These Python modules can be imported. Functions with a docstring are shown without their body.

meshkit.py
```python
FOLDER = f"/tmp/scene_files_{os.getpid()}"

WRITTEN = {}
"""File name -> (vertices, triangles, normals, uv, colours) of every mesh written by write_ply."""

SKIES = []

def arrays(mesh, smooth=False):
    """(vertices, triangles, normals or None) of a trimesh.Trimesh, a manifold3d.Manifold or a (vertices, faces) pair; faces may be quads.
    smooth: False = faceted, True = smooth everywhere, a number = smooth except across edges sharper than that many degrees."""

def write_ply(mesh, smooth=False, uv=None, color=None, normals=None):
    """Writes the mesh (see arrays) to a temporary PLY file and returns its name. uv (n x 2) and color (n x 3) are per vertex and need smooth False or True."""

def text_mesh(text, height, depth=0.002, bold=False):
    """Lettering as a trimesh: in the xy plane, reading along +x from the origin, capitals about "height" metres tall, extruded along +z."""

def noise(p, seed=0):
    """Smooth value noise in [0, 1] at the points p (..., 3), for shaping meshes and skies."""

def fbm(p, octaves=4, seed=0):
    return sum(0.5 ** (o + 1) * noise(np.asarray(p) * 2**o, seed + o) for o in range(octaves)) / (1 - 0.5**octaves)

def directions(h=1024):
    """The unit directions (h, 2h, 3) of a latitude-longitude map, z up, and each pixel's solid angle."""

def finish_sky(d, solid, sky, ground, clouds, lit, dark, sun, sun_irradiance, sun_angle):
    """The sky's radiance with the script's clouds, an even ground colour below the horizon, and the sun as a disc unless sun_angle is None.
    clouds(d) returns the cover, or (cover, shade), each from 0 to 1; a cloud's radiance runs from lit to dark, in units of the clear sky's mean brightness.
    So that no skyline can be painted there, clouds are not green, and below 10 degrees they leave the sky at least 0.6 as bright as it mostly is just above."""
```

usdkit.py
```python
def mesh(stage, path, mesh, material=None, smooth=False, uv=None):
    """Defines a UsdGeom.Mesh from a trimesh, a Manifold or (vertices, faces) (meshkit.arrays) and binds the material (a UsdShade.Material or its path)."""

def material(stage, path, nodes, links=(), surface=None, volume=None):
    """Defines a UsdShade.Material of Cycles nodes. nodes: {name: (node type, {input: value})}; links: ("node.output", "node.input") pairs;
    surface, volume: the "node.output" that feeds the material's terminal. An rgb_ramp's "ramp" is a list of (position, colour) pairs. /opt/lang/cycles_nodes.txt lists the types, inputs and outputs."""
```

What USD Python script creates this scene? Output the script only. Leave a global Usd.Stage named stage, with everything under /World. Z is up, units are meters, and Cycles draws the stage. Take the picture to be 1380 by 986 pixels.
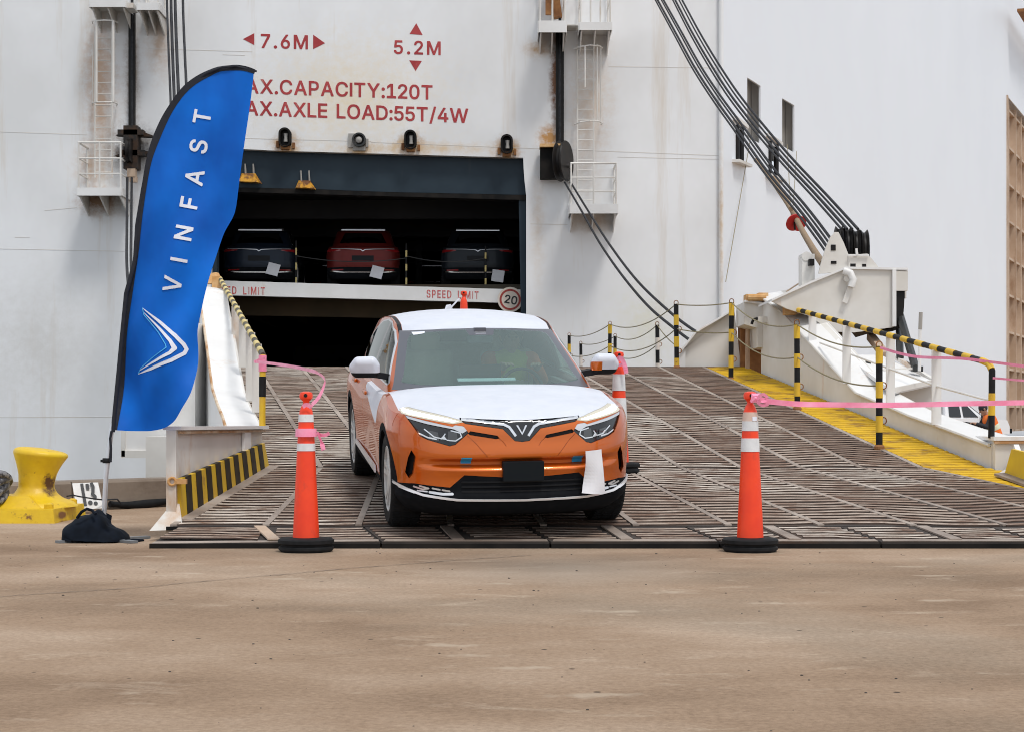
import math, random
import numpy as np, trimesh, manifold3d as m3d
import usdkit, meshkit
from shapely.geometry import Polygon, LineString, Point, box as sbox
from shapely.ops import unary_union
from pxr import Usd, UsdGeom, UsdLux, UsdShade, Sdf, Gf

stage = Usd.Stage.CreateInMemory()
UsdGeom.SetStageUpAxis(stage, 'Z'); UsdGeom.SetStageMetersPerUnit(stage, 1.0)
UsdGeom.Xform.Define(stage, '/World'); UsdGeom.Scope.Define(stage, '/World/Looks')
rng = random.Random(7); nrg = np.random.default_rng(7)

# ---------------------------------------------------------------- camera, sky, sun
FPX, CX, HY, EYE = 2300.0, 690.0, 560.0, 1.0        # a level camera one metre above the quay, shifted lens
cam = UsdGeom.Camera.Define(stage, '/World/camera')
cam.CreateHorizontalApertureAttr(36.0); cam.CreateFocalLengthAttr(60.0)
cam.CreateVerticalApertureOffsetAttr((HY - 493.0) / 1380.0 * 36.0)
cam.CreateFocusDistanceAttr(14.0); cam.CreateFStopAttr(0.0)
cam.CreateExposureAttr(0.32)
cam.AddTranslateOp().Set((0, 0, EYE)); cam.AddRotateXOp().Set(90.0)

SUN = np.array([0.32, -0.52, 1.15]); SUN = SUN / np.linalg.norm(SUN)      # towards the sun
sky_m = usdkit.material(stage, '/World/Looks/sky', {
    'sky': ('sky_texture', {'sky_type': 'single_scattering', 'sun_disc': False, 'sun_elevation': math.asin(SUN[2]),
                            'sun_rotation': math.atan2(SUN[0], SUN[1]), 'aerosol_density': 2.0}),
    'tc': ('texture_coordinate', {}), 'n': ('noise_texture', {'scale': 2.2, 'detail': 4}),
    'r': ('rgb_ramp', {'ramp': [(0.3, (5.5, 5.95, 6.6)), (0.7, (8.2, 8.5, 8.9))]}),
    'mx': ('mix', {'fac': 0.88}), 'bg': ('background_shader', {'strength': 0.1})},
    [('tc.generated', 'n.vector'), ('n.fac', 'r.fac'), ('sky.color', 'mx.color1'), ('r.color', 'mx.color2'), ('mx.color', 'bg.color')], surface='bg.background')
dome = UsdLux.DomeLight.Define(stage, '/World/sky'); dome.CreateIntensityAttr(1.0)
UsdShade.MaterialBindingAPI.Apply(dome.GetPrim()).Bind(sky_m)
dome.GetPrim().SetCustomDataByKey('kind', 'structure'); dome.GetPrim().SetCustomDataByKey('label', 'pale overcast sky'); dome.GetPrim().SetCustomDataByKey('category', 'sky')
sun = UsdLux.DistantLight.Define(stage, '/World/sun'); sun.CreateIntensityAttr(0.4); sun.CreateAngleAttr(12.0)
sun.CreateNormalizeAttr(True); sun.CreateColorAttr((1.0, 0.97, 0.93))
_z = SUN; _x = np.cross([0, 0, 1], _z); _x /= np.linalg.norm(_x); _y = np.cross(_z, _x)
sun.AddTransformOp().Set(Gf.Matrix4d(*_x, 0, *_y, 0, *_z, 0, 0, 0, 0, 1))

# ---------------------------------------------------------------- scene helpers
_used = {}
def numbered(path):
    k = _used.get(path, -1) + 1; _used[path] = k
    return path if k == 0 else '%s_%03d' % (path, k)
LOC = {}
def tag(p, label=None, cat=None, group=None, kind=None):
    for k, v in (('label', label), ('category', cat), ('group', group), ('kind', kind)):
        if v: p.SetCustomDataByKey(k, v)
    return p
def thing(name, label, cat, loc=(0, 0, 0), group=None, kind=None):
    path = numbered('/World/' + name); x = UsdGeom.Xform.Define(stage, path)
    x.AddTranslateOp().Set(tuple(float(a) for a in loc)); LOC[path] = np.asarray(loc, float)
    tag(x.GetPrim(), label, cat, group, kind); return path
def fix(m):
    if isinstance(m, trimesh.Trimesh): return m
    if hasattr(m, 'to_mesh'):
        q = m.to_mesh(); return trimesh.Trimesh(q.vert_properties[:, :3], q.tri_verts, process=False)
    return trimesh.Trimesh(*m, process=False)
def part(parent, name, m, mat, smooth=False, label=None, kind=None):
    """A mesh given in world coordinates, as a child of a thing (or of a part of it)."""
    if isinstance(m, (list, tuple)) and len(m) and isinstance(m[0], trimesh.Trimesh): m = cat(m)
    m = fix(m)
    if len(m.faces) == 0: return None
    top = '/'.join(parent.split('/')[:3])
    m = m.copy(); m.apply_translation(-LOC.get(top, np.zeros(3)))
    path = numbered(parent + '/' + name)
    usdkit.mesh(stage, path, m, MAT[mat], smooth)
    tag(stage.GetPrimAtPath(path), label, None, None, kind)
    return path
def solo(name, m, mat, label, cat, group=None, kind=None, smooth=False):
    if isinstance(m, (list, tuple)) and len(m) and isinstance(m[0], trimesh.Trimesh): m = globals()['cat_'](m)
    m = fix(m); b = m.bounds; c = np.array([(b[0][0] + b[1][0]) / 2, (b[0][1] + b[1][1]) / 2, b[0][2]])
    path = numbered('/World/' + name); m = m.copy(); m.apply_translation(-c)
    g = usdkit.mesh(stage, path, m, MAT[mat], smooth); g.AddTranslateOp().Set(tuple(float(a) for a in c)); LOC[path] = c
    tag(g.GetPrim(), label, cat, group, kind); return path
def copy_thing(src, name, loc, label, cat, group, rotz=0.0, M=None):
    path = numbered('/World/' + name); x = UsdGeom.Xform.Define(stage, path)
    r = x.GetPrim(); r.GetReferences().AddInternalReference(src); x.ClearXformOpOrder()
    if M is not None: x.AddTransformOp(opSuffix='place').Set(M)
    else:
        x.AddTranslateOp(opSuffix='place').Set(tuple(float(a) for a in loc)); x.AddRotateZOp(opSuffix='place').Set(float(rotz))
    r.SetInstanceable(True); tag(r, label, cat, group); return path

# ---------------------------------------------------------------- mesh helpers
def P(px, py, d): return np.array([(px - CX) / FPX * d, d, EYE + (HY - py) / FPX * d])
def cat_(ms): return trimesh.util.concatenate([fix(m) for m in ms])
cat = cat_
def orient(m):
    if m.is_volume is False or True:
        if m.volume < 0: m.invert()
    return m
def box(c, s):
    m = trimesh.creation.box(s); m.apply_translation(c); return m
def box2(a, b): a, b = np.minimum(a, b), np.maximum(a, b); return box((a + b) / 2, b - a)
def hull(pts): return trimesh.convex.convex_hull(np.asarray(pts, float))
def frame(z):
    z = np.asarray(z, float); z = z / np.linalg.norm(z)
    a = np.array([0, 0, 1.0]) if abs(z[2]) < 0.9 else np.array([1.0, 0, 0])
    x = np.cross(a, z); x /= np.linalg.norm(x); return x, np.cross(z, x), z
def tube(pts, r, n=8):
    """A round tube along points; r a number or one per point."""
    p = np.asarray(pts, float); k = len(p); r = np.full(k, r) if np.ndim(r) == 0 else np.asarray(r, float)
    t = np.gradient(p, axis=0); t /= np.maximum(np.linalg.norm(t, axis=1, keepdims=True), 1e-9)
    x, y, _ = frame(t[0]); V = []
    ang = np.arange(n) / n * 2 * np.pi
    for i in range(k):
        x = x - t[i] * (x @ t[i]); x /= np.linalg.norm(x); y = np.cross(t[i], x)
        V.append(p[i] + r[i] * (np.cos(ang)[:, None] * x + np.sin(ang)[:, None] * y))
    V = np.vstack(V + [p[:1], p[-1:]]); F = []
    for i in range(k - 1):
        for j in range(n):
            a, b = i * n + j, i * n + (j + 1) % n
            F += [(a, b, b + n), (a, b + n, a + n)]
    e0, e1 = k * n, k * n + 1
    for j in range(n):
        F += [(e0, (j + 1) % n, j), (e1, (k - 1) * n + j, (k - 1) * n + (j + 1) % n)]
    return trimesh.Trimesh(V, F, process=False)
def bar(a, b, w, h, up=(0, 0, 1)):
    """A straight rectangular bar from a to b, w wide and h high."""
    a, b = np.asarray(a, float), np.asarray(b, float); t = b - a; t /= np.linalg.norm(t)
    s = np.cross(t, up); s /= np.linalg.norm(s); u = np.cross(s, t)
    V = [q + i * s * w / 2 + j * u * h / 2 for q in (a, b) for i, j in ((-1, -1), (1, -1), (1, 1), (-1, 1))]
    F = [(0, 1, 2), (0, 2, 3), (4, 6, 5), (4, 7, 6)]
    for i in range(4):
        j = (i + 1) % 4; F += [(i, i + 4, j + 4), (i, j + 4, j)]
    return orient(trimesh.Trimesh(V, F, process=False))
def lathe(prof, n=32, center=(0, 0, 0), axis=(0, 0, 1)):
    """profile of (r, z) turned about the axis."""
    prof = np.asarray(prof, float); k = len(prof); a = np.arange(n) / n * 2 * np.pi
    x, y, z = frame(axis); V = []
    for r, h in prof: V.append(np.asarray(center) + h * z + r * (np.cos(a)[:, None] * x + np.sin(a)[:, None] * y))
    V = np.vstack(V); F = []
    for i in range(k - 1):
        for j in range(n):
            p, q = i * n + j, i * n + (j + 1) % n
            F += [(p, q, q + n), (p, q + n, p + n)]
    m = trimesh.Trimesh(V, F, process=False)
    caps = []
    for i, s in ((0, 1), (k - 1, -1)):
        if prof[i][0] > 1e-4:
            c = np.asarray(center) + prof[i][1] * z
            ring = V[i * n:(i + 1) * n]
            Fc = [(n, (j + 1) % n, j) if s > 0 else (n, j, (j + 1) % n) for j in range(n)]
            caps.append(trimesh.Trimesh(np.vstack([ring, c]), Fc, process=False))
    return orient(cat([m] + caps) if caps else m)
def ext(poly, o, ux, uy, un):
    """A shapely polygon in the (ux, uy) plane at o, extruded by the vector un."""
    o, ux, uy, un = (np.asarray(v, float) for v in (o, ux, uy, un)); out = []
    for g in getattr(poly, 'geoms', [poly]):
        if g.is_empty or g.area < 1e-9: continue
        m = trimesh.creation.extrude_polygon(g, 1.0, engine='earcut'); v = m.vertices
        q = trimesh.Trimesh(o + v[:, :1] * ux + v[:, 1:2] * uy + v[:, 2:3] * un, m.faces, process=False)
        if np.dot(np.cross(ux, uy), un) < 0: q.invert()
        out.append(q)
    return cat(out)
def wallpoly(pts, d, depth):
    """A polygon given by its outline on the upright plane y = d, extruded away from the viewer by depth."""
    q = [P(x, y, d) for x, y in pts]
    return ext(Polygon([(a[0], a[2]) for a in q]).buffer(0), (0, d, 0), (1, 0, 0), (0, 0, 1), (0, depth, 0))
def slab(c4, n):
    """Four corners and a thickness vector."""
    c = np.asarray(c4, float); n = np.asarray(n, float)
    V = np.vstack([c, c + n]); F = [(0, 2, 1), (0, 3, 2), (4, 5, 6), (4, 6, 7)]
    for i in range(4):
        j = (i + 1) % 4; F += [(i, j, j + 4), (i, j + 4, i + 4)]
    return orient(trimesh.Trimesh(V, F, process=False))
def sag(a, b, s, n=14):
    a, b = np.asarray(a, float), np.asarray(b, float); t = np.linspace(0, 1, n)[:, None]
    p = a + (b - a) * t; p[:, 2] -= (4 * s * t * (1 - t))[:, 0]; return p
def glyph(ch, h, bold=True, depth=0.004, squeeze=1.0):
    if ch == 'I': return box((0, h / 2, depth / 2), (h * (.19 if bold else .13) * squeeze, h, depth))
    m = meshkit.text_mesh(ch, h, depth, bold); m.apply_translation([-m.bounds[:, 0].mean(), 0, 0]); m.vertices[:, 0] *= squeeze; return m
def place(m, o, ux, uy, un):
    v = m.vertices; q = trimesh.Trimesh(np.asarray(o) + v[:, :1] * ux + v[:, 1:2] * uy + v[:, 2:3] * un, m.faces, process=False)
    if np.dot(np.cross(ux, uy), un) < 0: q.invert()
    return q

# ---------------------------------------------------------------- materials
MAT = {}
def pmat(name, c, c2=None, scale=3.0, stretch=(1, 1, 1), mix=(0.35, 0.65), rough=0.5, metal=0.0, bump=0.0, bscale=None, coat=0.0,
         rust=None, rustc=(0.22, 0.085, 0.03), rscale=1.2, rstretch=(1, 1, 0.35), spec=0.5, extra=None, spots=None, obj=False, detail=5):
    n = {'p': ('principled_bsdf', {'base_color': c, 'roughness': rough, 'metallic': metal, 'coat_weight': coat, 'specular_ior_level': spec, **(extra or {})}), 'g': ('geometry', {}), 'tc': ('texture_coordinate', {})}
    l = []; pos = 'tc.object' if obj else 'g.position'; col = None
    if c2 is not None:
        n['m'] = ('mapping', {'scale': tuple(scale * s for s in stretch)}); n['n'] = ('noise_texture', {'scale': 1.0, 'detail': detail, 'roughness': 0.6})
        n['r'] = ('rgb_ramp', {'ramp': [(mix[0], c), (mix[1], c2)]})
        l += [(pos, 'm.vector'), ('m.vector', 'n.vector'), ('n.fac', 'r.fac')]; col = 'r.color'
    if rust is not None:
        n['rm'] = ('mapping', {'scale': tuple(rscale * s for s in rstretch)}); n['rn'] = ('noise_texture', {'scale': 1.0, 'detail': 8, 'roughness': 0.68})
        n['rr'] = ('rgb_ramp', {'ramp': [(rust[0], (0, 0, 0)), (rust[1], (1, 1, 1))]})
        n['rx'] = ('mix', {'color1': c, 'color2': rustc})
        l += [(pos, 'rm.vector'), ('rm.vector', 'rn.vector'), ('rn.fac', 'rr.fac'), ('rr.color', 'rx.fac')]
        if col: l.append((col, 'rx.color1'))
        col = 'rx.color'
    for i, (ctr, rad, sc, st) in enumerate(spots or []):
        rad = np.broadcast_to(rad, 3)
        n['sm%d' % i] = ('mapping', {'location': tuple(-np.asarray(ctr) / rad), 'scale': tuple(1 / rad)})
        n['sg%d' % i] = ('gradient_texture', {'gradient_type': 'spherical'})
        n['sn%d' % i] = ('noise_texture', {'scale': 5.0, 'detail': 6, 'roughness': 0.7})
        n['sa%d' % i] = ('math', {'math_type': 'multiply_add', 'value2': 2.6, 'value3': -1.4})
        n['sb%d' % i] = ('math', {'math_type': 'add', 'use_clamp': True})
        n['sz%d' % i] = ('math', {'math_type': 'multiply', 'value2': 1.0, 'use_clamp': True})
        n['sc%d' % i] = ('math', {'math_type': 'multiply', 'value2': st, 'use_clamp': True})
        n['sx%d' % i] = ('mix', {'color1': c, 'color2': sc})
        l += [(pos, 'sm%d.vector' % i), ('sm%d.vector' % i, 'sg%d.vector' % i), (pos, 'sn%d.vector' % i), ('sn%d.fac' % i, 'sa%d.value1' % i),
              ('sa%d.value' % i, 'sb%d.value1' % i), ('sg%d.fac' % i, 'sb%d.value2' % i), ('sb%d.value' % i, 'sz%d.value1' % i), ('sg%d.fac' % i, 'sz%d.value2' % i),
              ('sz%d.value' % i, 'sc%d.value1' % i), ('sc%d.value' % i, 'sx%d.fac' % i)]
        if col: l.append((col, 'sx%d.color1' % i))
        col = 'sx%d.color' % i
    if col: l.append((col, 'p.base_color'))
    if bump:
        n['bn'] = ('noise_texture', {'scale': bscale or 60.0, 'detail': 4}); n['b'] = ('bump', {'strength': 1.0, 'distance': bump})
        l += [(pos, 'bn.vector'), ('bn.fac', 'b.height'), ('b.normal', 'p.normal')]
    MAT[name] = usdkit.material(stage, '/World/Looks/' + name, n, l, surface='p.BSDF')
    return name

RUST = (0.20, 0.075, 0.022); OCHRE = (0.50, 0.27, 0.08); GRIME = (0.12, 0.10, 0.085)
WD = 42.0                                                    # distance of the ship's slanted stern wall
def ws(px, py, rx, ry, c, s): return (P(px, py, WD), (rx * 1.25 / FPX * WD, 0.9, ry * 1.25 / FPX * WD), c, min(s * 1.4, 2.1))
hull_spots = [ws(385, 196, 24, 22, OCHRE, 1.6), ws(485, 204, 24, 14, OCHRE, 1.2), ws(553, 196, 26, 22, OCHRE, 1.6), ws(683, 202, 22, 22, OCHRE, 1.6),
              ws(741, 186, 20, 22, (0.50, 0.26, 0.08), 1.5), ws(748, 110, 10, 80, RUST, 1.3), ws(178, 100, 14, 90, (0.3, 0.2, 0.13), 1.0), ws(178, 200, 40, 40, GRIME, 1.2),
              ws(135, 130, 30, 150, (0.60, 0.44, 0.33), 0.9), ws(135, 272, 40, 26, (0.42, 0.25, 0.15), 1.1), ws(724, 66, 24, 16, (0.52, 0.36, 0.22), 0.9), ws(215, 60, 26, 60, (0.55, 0.42, 0.32), 0.8),
              ws(470, 130, 170, 110, (0.78, 0.68, 0.52), 0.75), ws(790, 170, 40, 150, (0.66, 0.56, 0.47), 0.6), ws(971, 300, 5, 150, (0.55, 0.36, 0.18), 0.6), ws(870, 440, 60, 80, (0.72, 0.70, 0.55), 0.5),
              ws(560, 200, 160, 12, (0.66, 0.50, 0.32), 0.8), ws(725, 300, 14, 130, (0.66, 0.55, 0.44), 0.5), ws(133, 90, 26, 60, (0.60, 0.42, 0.30), 0.8), ws(800, 130, 36, 90, (0.66, 0.55, 0.45), 0.6), ws(120, 225, 30, 40, (0.62, 0.46, 0.34), 0.7), ws(800, 300, 34, 16, (0.5, 0.36, 0.25), .7), ws(50, 470, 120, 130, (0.62, 0.60, 0.57), 0.45), ws(310, 470, 60, 120, (0.6, 0.5, 0.4), 0.4)]
pmat('hull_paint', (0.72, 0.72, 0.715), (0.83, 0.835, 0.84), scale=0.35, stretch=(1, 1, 0.7), rough=0.42, bump=0.0025, bscale=1.6,
     rust=(0.56, 0.84), rustc=(0.60, 0.51, 0.40), rscale=1.0, rstretch=(1.3, 1.3, 0.11), spots=hull_spots)
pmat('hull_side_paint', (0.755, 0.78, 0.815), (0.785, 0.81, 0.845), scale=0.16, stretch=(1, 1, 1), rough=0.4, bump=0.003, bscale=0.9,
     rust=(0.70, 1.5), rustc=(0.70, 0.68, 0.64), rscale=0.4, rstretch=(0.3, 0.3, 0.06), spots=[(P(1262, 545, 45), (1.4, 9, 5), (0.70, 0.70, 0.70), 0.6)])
pmat('weld_seam', (0.60, 0.59, 0.57), (0.66, 0.60, 0.52), scale=1.5, rough=0.6)
pmat('cream_steel', (0.60, 0.57, 0.52), (0.74, 0.72, 0.68), scale=0.9, rough=0.5, rust=(0.60, 0.76), rustc=(0.50, 0.29, 0.14), rscale=1.4, rstretch=(1, 1, 0.4), bump=0.0015, bscale=3)
pmat('white_steel', (0.70, 0.69, 0.67), (0.80, 0.795, 0.785), scale=0.8, rough=0.45, rust=(0.63, 0.82), rustc=(0.60, 0.42, 0.27), rscale=1.1, rstretch=(1, 1, 0.3), bump=0.0015, bscale=3)
pmat('rusty_edge', (0.42, 0.22, 0.09), (0.66, 0.54, 0.40), scale=3.0, rough=0.75, mix=(0.4, 0.6))
pmat('rust', (0.17, 0.065, 0.02), (0.33, 0.15, 0.05), scale=4.0, rough=0.85, bump=0.004, bscale=25)
pmat('orange_rust', (0.50, 0.24, 0.07), (0.68, 0.45, 0.22), scale=5.0, rough=0.8)
pmat('gold_rust', (0.62, 0.30, 0.02), (0.16, 0.06, 0.015), mix=(.42, .58), scale=7.0, rough=0.7, bump=0.01, bscale=20)
pmat('navy_paint', (0.012, 0.024, 0.036), (0.022, 0.038, 0.052), scale=0.8, rough=0.5, spec=.25, rust=(0.62, 0.8), rustc=(0.05, 0.055, 0.06), rscale=1.2, rstretch=(2, 2, .2))
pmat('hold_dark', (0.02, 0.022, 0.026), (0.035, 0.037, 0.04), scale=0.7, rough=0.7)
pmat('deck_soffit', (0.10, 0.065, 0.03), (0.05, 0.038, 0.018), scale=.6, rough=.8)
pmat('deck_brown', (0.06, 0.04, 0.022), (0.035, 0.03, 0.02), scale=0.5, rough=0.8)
pmat('black_steel', (0.009, 0.013, 0.014), (0.03, 0.028, 0.026), scale=6.0, rough=0.5)
pmat('grease_black', (0.005, 0.005, 0.006), (0.014, 0.011, 0.009), scale=5.0, rough=0.45, spec=.25)
pmat('rubber', (0.008, 0.009, 0.010), (0.015, 0.015, 0.016), scale=20.0, rough=0.75, spec=.2, bump=0.0008, bscale=90)
pmat('black_edge', (0.008, 0.008, 0.008), (0.02, 0.017, 0.015), scale=4.0, rough=0.8, spec=.15)
pmat('rust_dark', (0.05, 0.025, 0.012), (0.012, 0.010, 0.009), scale=3.5, rough=.8, mix=(.4, .55))
pmat('yellow_paint', (0.66, 0.42, 0.012), (0.72, 0.50, 0.03), scale=4.0, rough=0.5, rust=(0.64, 0.72), rustc=(0.16, 0.08, 0.03), rscale=4.0, rstretch=(1, 1, 1), bump=0.002, bscale=18)
pmat('post_yellow', (0.72, 0.46, 0.02), (0.66, 0.40, 0.03), scale=9.0, rough=0.5, rust=(0.66, 0.74), rustc=(0.2, 0.1, 0.04), rscale=9, rstretch=(1, 1, 1))
pmat('faded_yellow', (0.58, 0.45, 0.16), (0.66, 0.54, 0.24), scale=9.0, rough=0.6)
pmat('faded_black', (0.10, 0.085, 0.05), (0.05, 0.045, 0.035), scale=9.0, rough=0.6)
pmat('post_black', (0.008, 0.008, 0.009), (0.016, 0.016, 0.016), scale=9.0, rough=0.55, spec=.2)
pmat('post_white', (0.66, 0.58, 0.50), (0.75, 0.70, 0.64), scale=9.0, rough=0.55)
pmat('hazard_yellow', (0.70, 0.47, 0.015), (0.60, 0.37, 0.02), scale=3.0, rough=0.5, rust=(0.62, 0.72), rustc=(0.25, 0.13, 0.04), rscale=3.5, rstretch=(1, 1, 1))
pmat('hazard_black', (0.022, 0.017, 0.010), (0.04, 0.032, 0.02), scale=5.0, rough=0.6, spec=.2)
pmat('bollard_yellow', (0.74, 0.50, 0.008), (0.64, 0.40, 0.012), scale=5.0, rough=0.45, bump=0.006, bscale=11, rust=(0.60, 0.66), rustc=(0.20, 0.09, 0.02), rscale=6.0, rstretch=(1, 1, 1),
     spots=[(P(66, 652, 16.3), (0.10, 0.3, 0.17), (0.10, 0.045, 0.015), 7.0), (P(92, 693, 16.2), (0.2, 0.3, 0.05), (0.2, 0.08, 0.02), 4.0), (P(30, 703, 16.2), (1.0, 0.3, 0.035), (0.26, 0.13, 0.03), 3.0)])
pmat('grating_plate', (0.030, 0.022, 0.018), (0.055, 0.042, 0.034), scale=2.0, rough=0.85, rust=(0.55, 0.75), rustc=(0.085, 0.045, 0.024), rscale=1.1, rstretch=(1, 1, 1))
def bar_material(nm, a, b, flank, fl2):
    """Tops scuffed bright by tyres; the flanks keep their dark rust and dirt."""
    n = {'g': ('geometry', {}), 'p': ('principled_bsdf', {'roughness': .62, 'specular_ior_level': .18}), 's': ('separate_xyz', {}), 'k': ('math', {'math_type': 'greater_than', 'value2': .955}),
         'm': ('mapping', {'scale': (2.6, 2.6, 2)}), 'n': ('noise_texture', {'scale': 1.0, 'detail': 9, 'roughness': .72}), 'r': ('rgb_ramp', {'ramp': [(.33, a), (.62, b)]}),
         'm2': ('mapping', {'scale': (3.4, 4.0, 2)}), 'n2': ('noise_texture', {'scale': 1.0, 'detail': 8, 'roughness': .7}), 'r2': ('rgb_ramp', {'ramp': [(.49, (0, 0, 0)), (.66, (.9, .9, .9))]}), 'x2': ('mix', {'color2': (.135, .060, .030)}),
         'r3': ('rgb_ramp', {'ramp': [(.35, flank), (.7, fl2)]}), 'x': ('mix', {}), 'bn': ('noise_texture', {'scale': 45.0, 'detail': 4}), 'bb': ('bump', {'distance': .003})}
    l = [('g.true_normal', 's.vector'), ('s.z', 'k.value1'), ('g.position', 'm.vector'), ('m.vector', 'n.vector'), ('n.fac', 'r.fac'), ('g.position', 'm2.vector'), ('m2.vector', 'n2.vector'), ('n2.fac', 'r2.fac'),
         ('r2.color', 'x2.fac'), ('r.color', 'x2.color1'), ('n2.fac', 'r3.fac'), ('k.value', 'x.fac'), ('r3.color', 'x.color1'), ('x2.color', 'x.color2'), ('x.color', 'p.base_color'),
         ('g.position', 'bn.vector'), ('bn.fac', 'bb.height'), ('bb.normal', 'p.normal')]
    MAT[nm] = usdkit.material(stage, '/World/Looks/' + nm, n, l, surface='p.BSDF')
DK = ((.022, .013, .009), (.075, .046, .033))
bar_material('grating_bar', (.20, .132, .096), (.47, .385, .315), *DK); bar_material('grating_bar_pale', (.33, .26, .205), (.62, .55, .475), *DK); bar_material('grating_bar_brown', (.14, .085, .062), (.32, .235, .18), *DK)
bar_material('yellow_bar', (.70, .43, .010), (.62, .37, .012), (.50, .29, .008), (.36, .20, .01))
pmat('grating_strip', (0.20, 0.155, 0.125), (0.40, 0.335, 0.28), scale=1.5, rough=0.6, rust=(0.56, 0.74), rustc=(0.18, 0.11, 0.07), rscale=2.2, rstretch=(1, 1, 1))
pmat('yellow_plate', (0.55, 0.33, 0.01), (0.40, 0.22, 0.012), scale=2.2, rough=0.7)
pmat('wire_rope', (0.014, 0.015, 0.018), (0.035, 0.036, 0.04), scale=20.0, rough=0.6, spec=.2)
pmat('manila_rope', (0.22, 0.145, 0.085), (0.32, 0.23, 0.14), scale=30.0, rough=0.9)
pmat('tan_line', (0.20, 0.17, 0.09), (0.28, 0.24, 0.15), scale=20.0, rough=0.9)
pmat('red_disc', (0.45, 0.012, 0.012), (0.35, 0.02, 0.015), scale=3.0, rough=0.5)
pmat('red_letter', (0.33, 0.018, 0.022), (0.44, 0.05, 0.05), scale=1.4, rough=0.55, rust=(0.60, 0.80), rustc=(0.55, 0.33, 0.28), rscale=2.0, rstretch=(1, 1, .5))
pmat('stencil_red', (0.50, 0.05, 0.05), (0.58, 0.16, 0.14), scale=3.0, rough=0.6)
pmat('sign_face', (0.62, 0.53, 0.44), (0.68, 0.60, 0.52), scale=3.0, rough=0.5)
pmat('sign_red', (0.32, 0.035, 0.025), rough=0.5)
pmat('sign_black', (0.015, 0.015, 0.016), rough=0.5)
pmat('cone_orange', (0.90, 0.060, 0.010), (0.82, 0.045, 0.010), scale=6.0, rough=0.42, rust=(0.56, 0.8), rustc=(0.42, 0.06, 0.035), rscale=7, rstretch=(1, 1, 0.5), bump=0.0006, bscale=120)
pmat('reflective_white', (0.62, 0.63, 0.64), (0.74, 0.75, 0.76), scale=12.0, rough=0.4, rust=(0.6, 0.8), rustc=(0.45, 0.43, 0.41), rscale=9, rstretch=(1, 1, 1))
pmat('reflective_dirty', (0.60, 0.40, 0.32), (0.66, 0.52, 0.44), scale=14.0, rough=0.5)
pmat('pink_tape', (0.90, 0.24, 0.40), (0.94, 0.36, 0.52), scale=8.0, rough=0.4, extra={'subsurface_weight': 0.0})
pmat('flag_black', (0.006, 0.008, 0.016), (0.012, 0.014, 0.022), scale=30.0, rough=0.8)
pmat('print_white', (0.74, 0.77, 0.85), rough=0.6)
pmat('print_cyan', (0.10, 0.52, 0.86), rough=0.6)
pmat('pole_metal', (0.62, 0.63, 0.66), rough=0.32, metal=0.85)
pmat('bag_cloth', (0.003, 0.005, 0.009), (0.006, 0.010, 0.018), scale=8.0, rough=0.8, spec=.12, bump=0.004, bscale=14)
pmat('grey_plastic', (0.16, 0.17, 0.18), rough=0.5)
pmat('white_rag', (0.66, 0.63, 0.6), (0.55, 0.5, 0.46), scale=12.0, rough=0.9)
pmat('recess_paint', (0.36, 0.345, 0.32), (0.30, 0.275, 0.245), scale=0.8, rough=0.7)
pmat('rib_brown', (0.46, 0.33, 0.23), (0.58, 0.45, 0.34), scale=0.8, rough=0.7, rust=(0.55, 0.75), rustc=(0.26, 0.13, 0.06), rscale=0.8, rstretch=(1, 1, 0.3))
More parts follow.
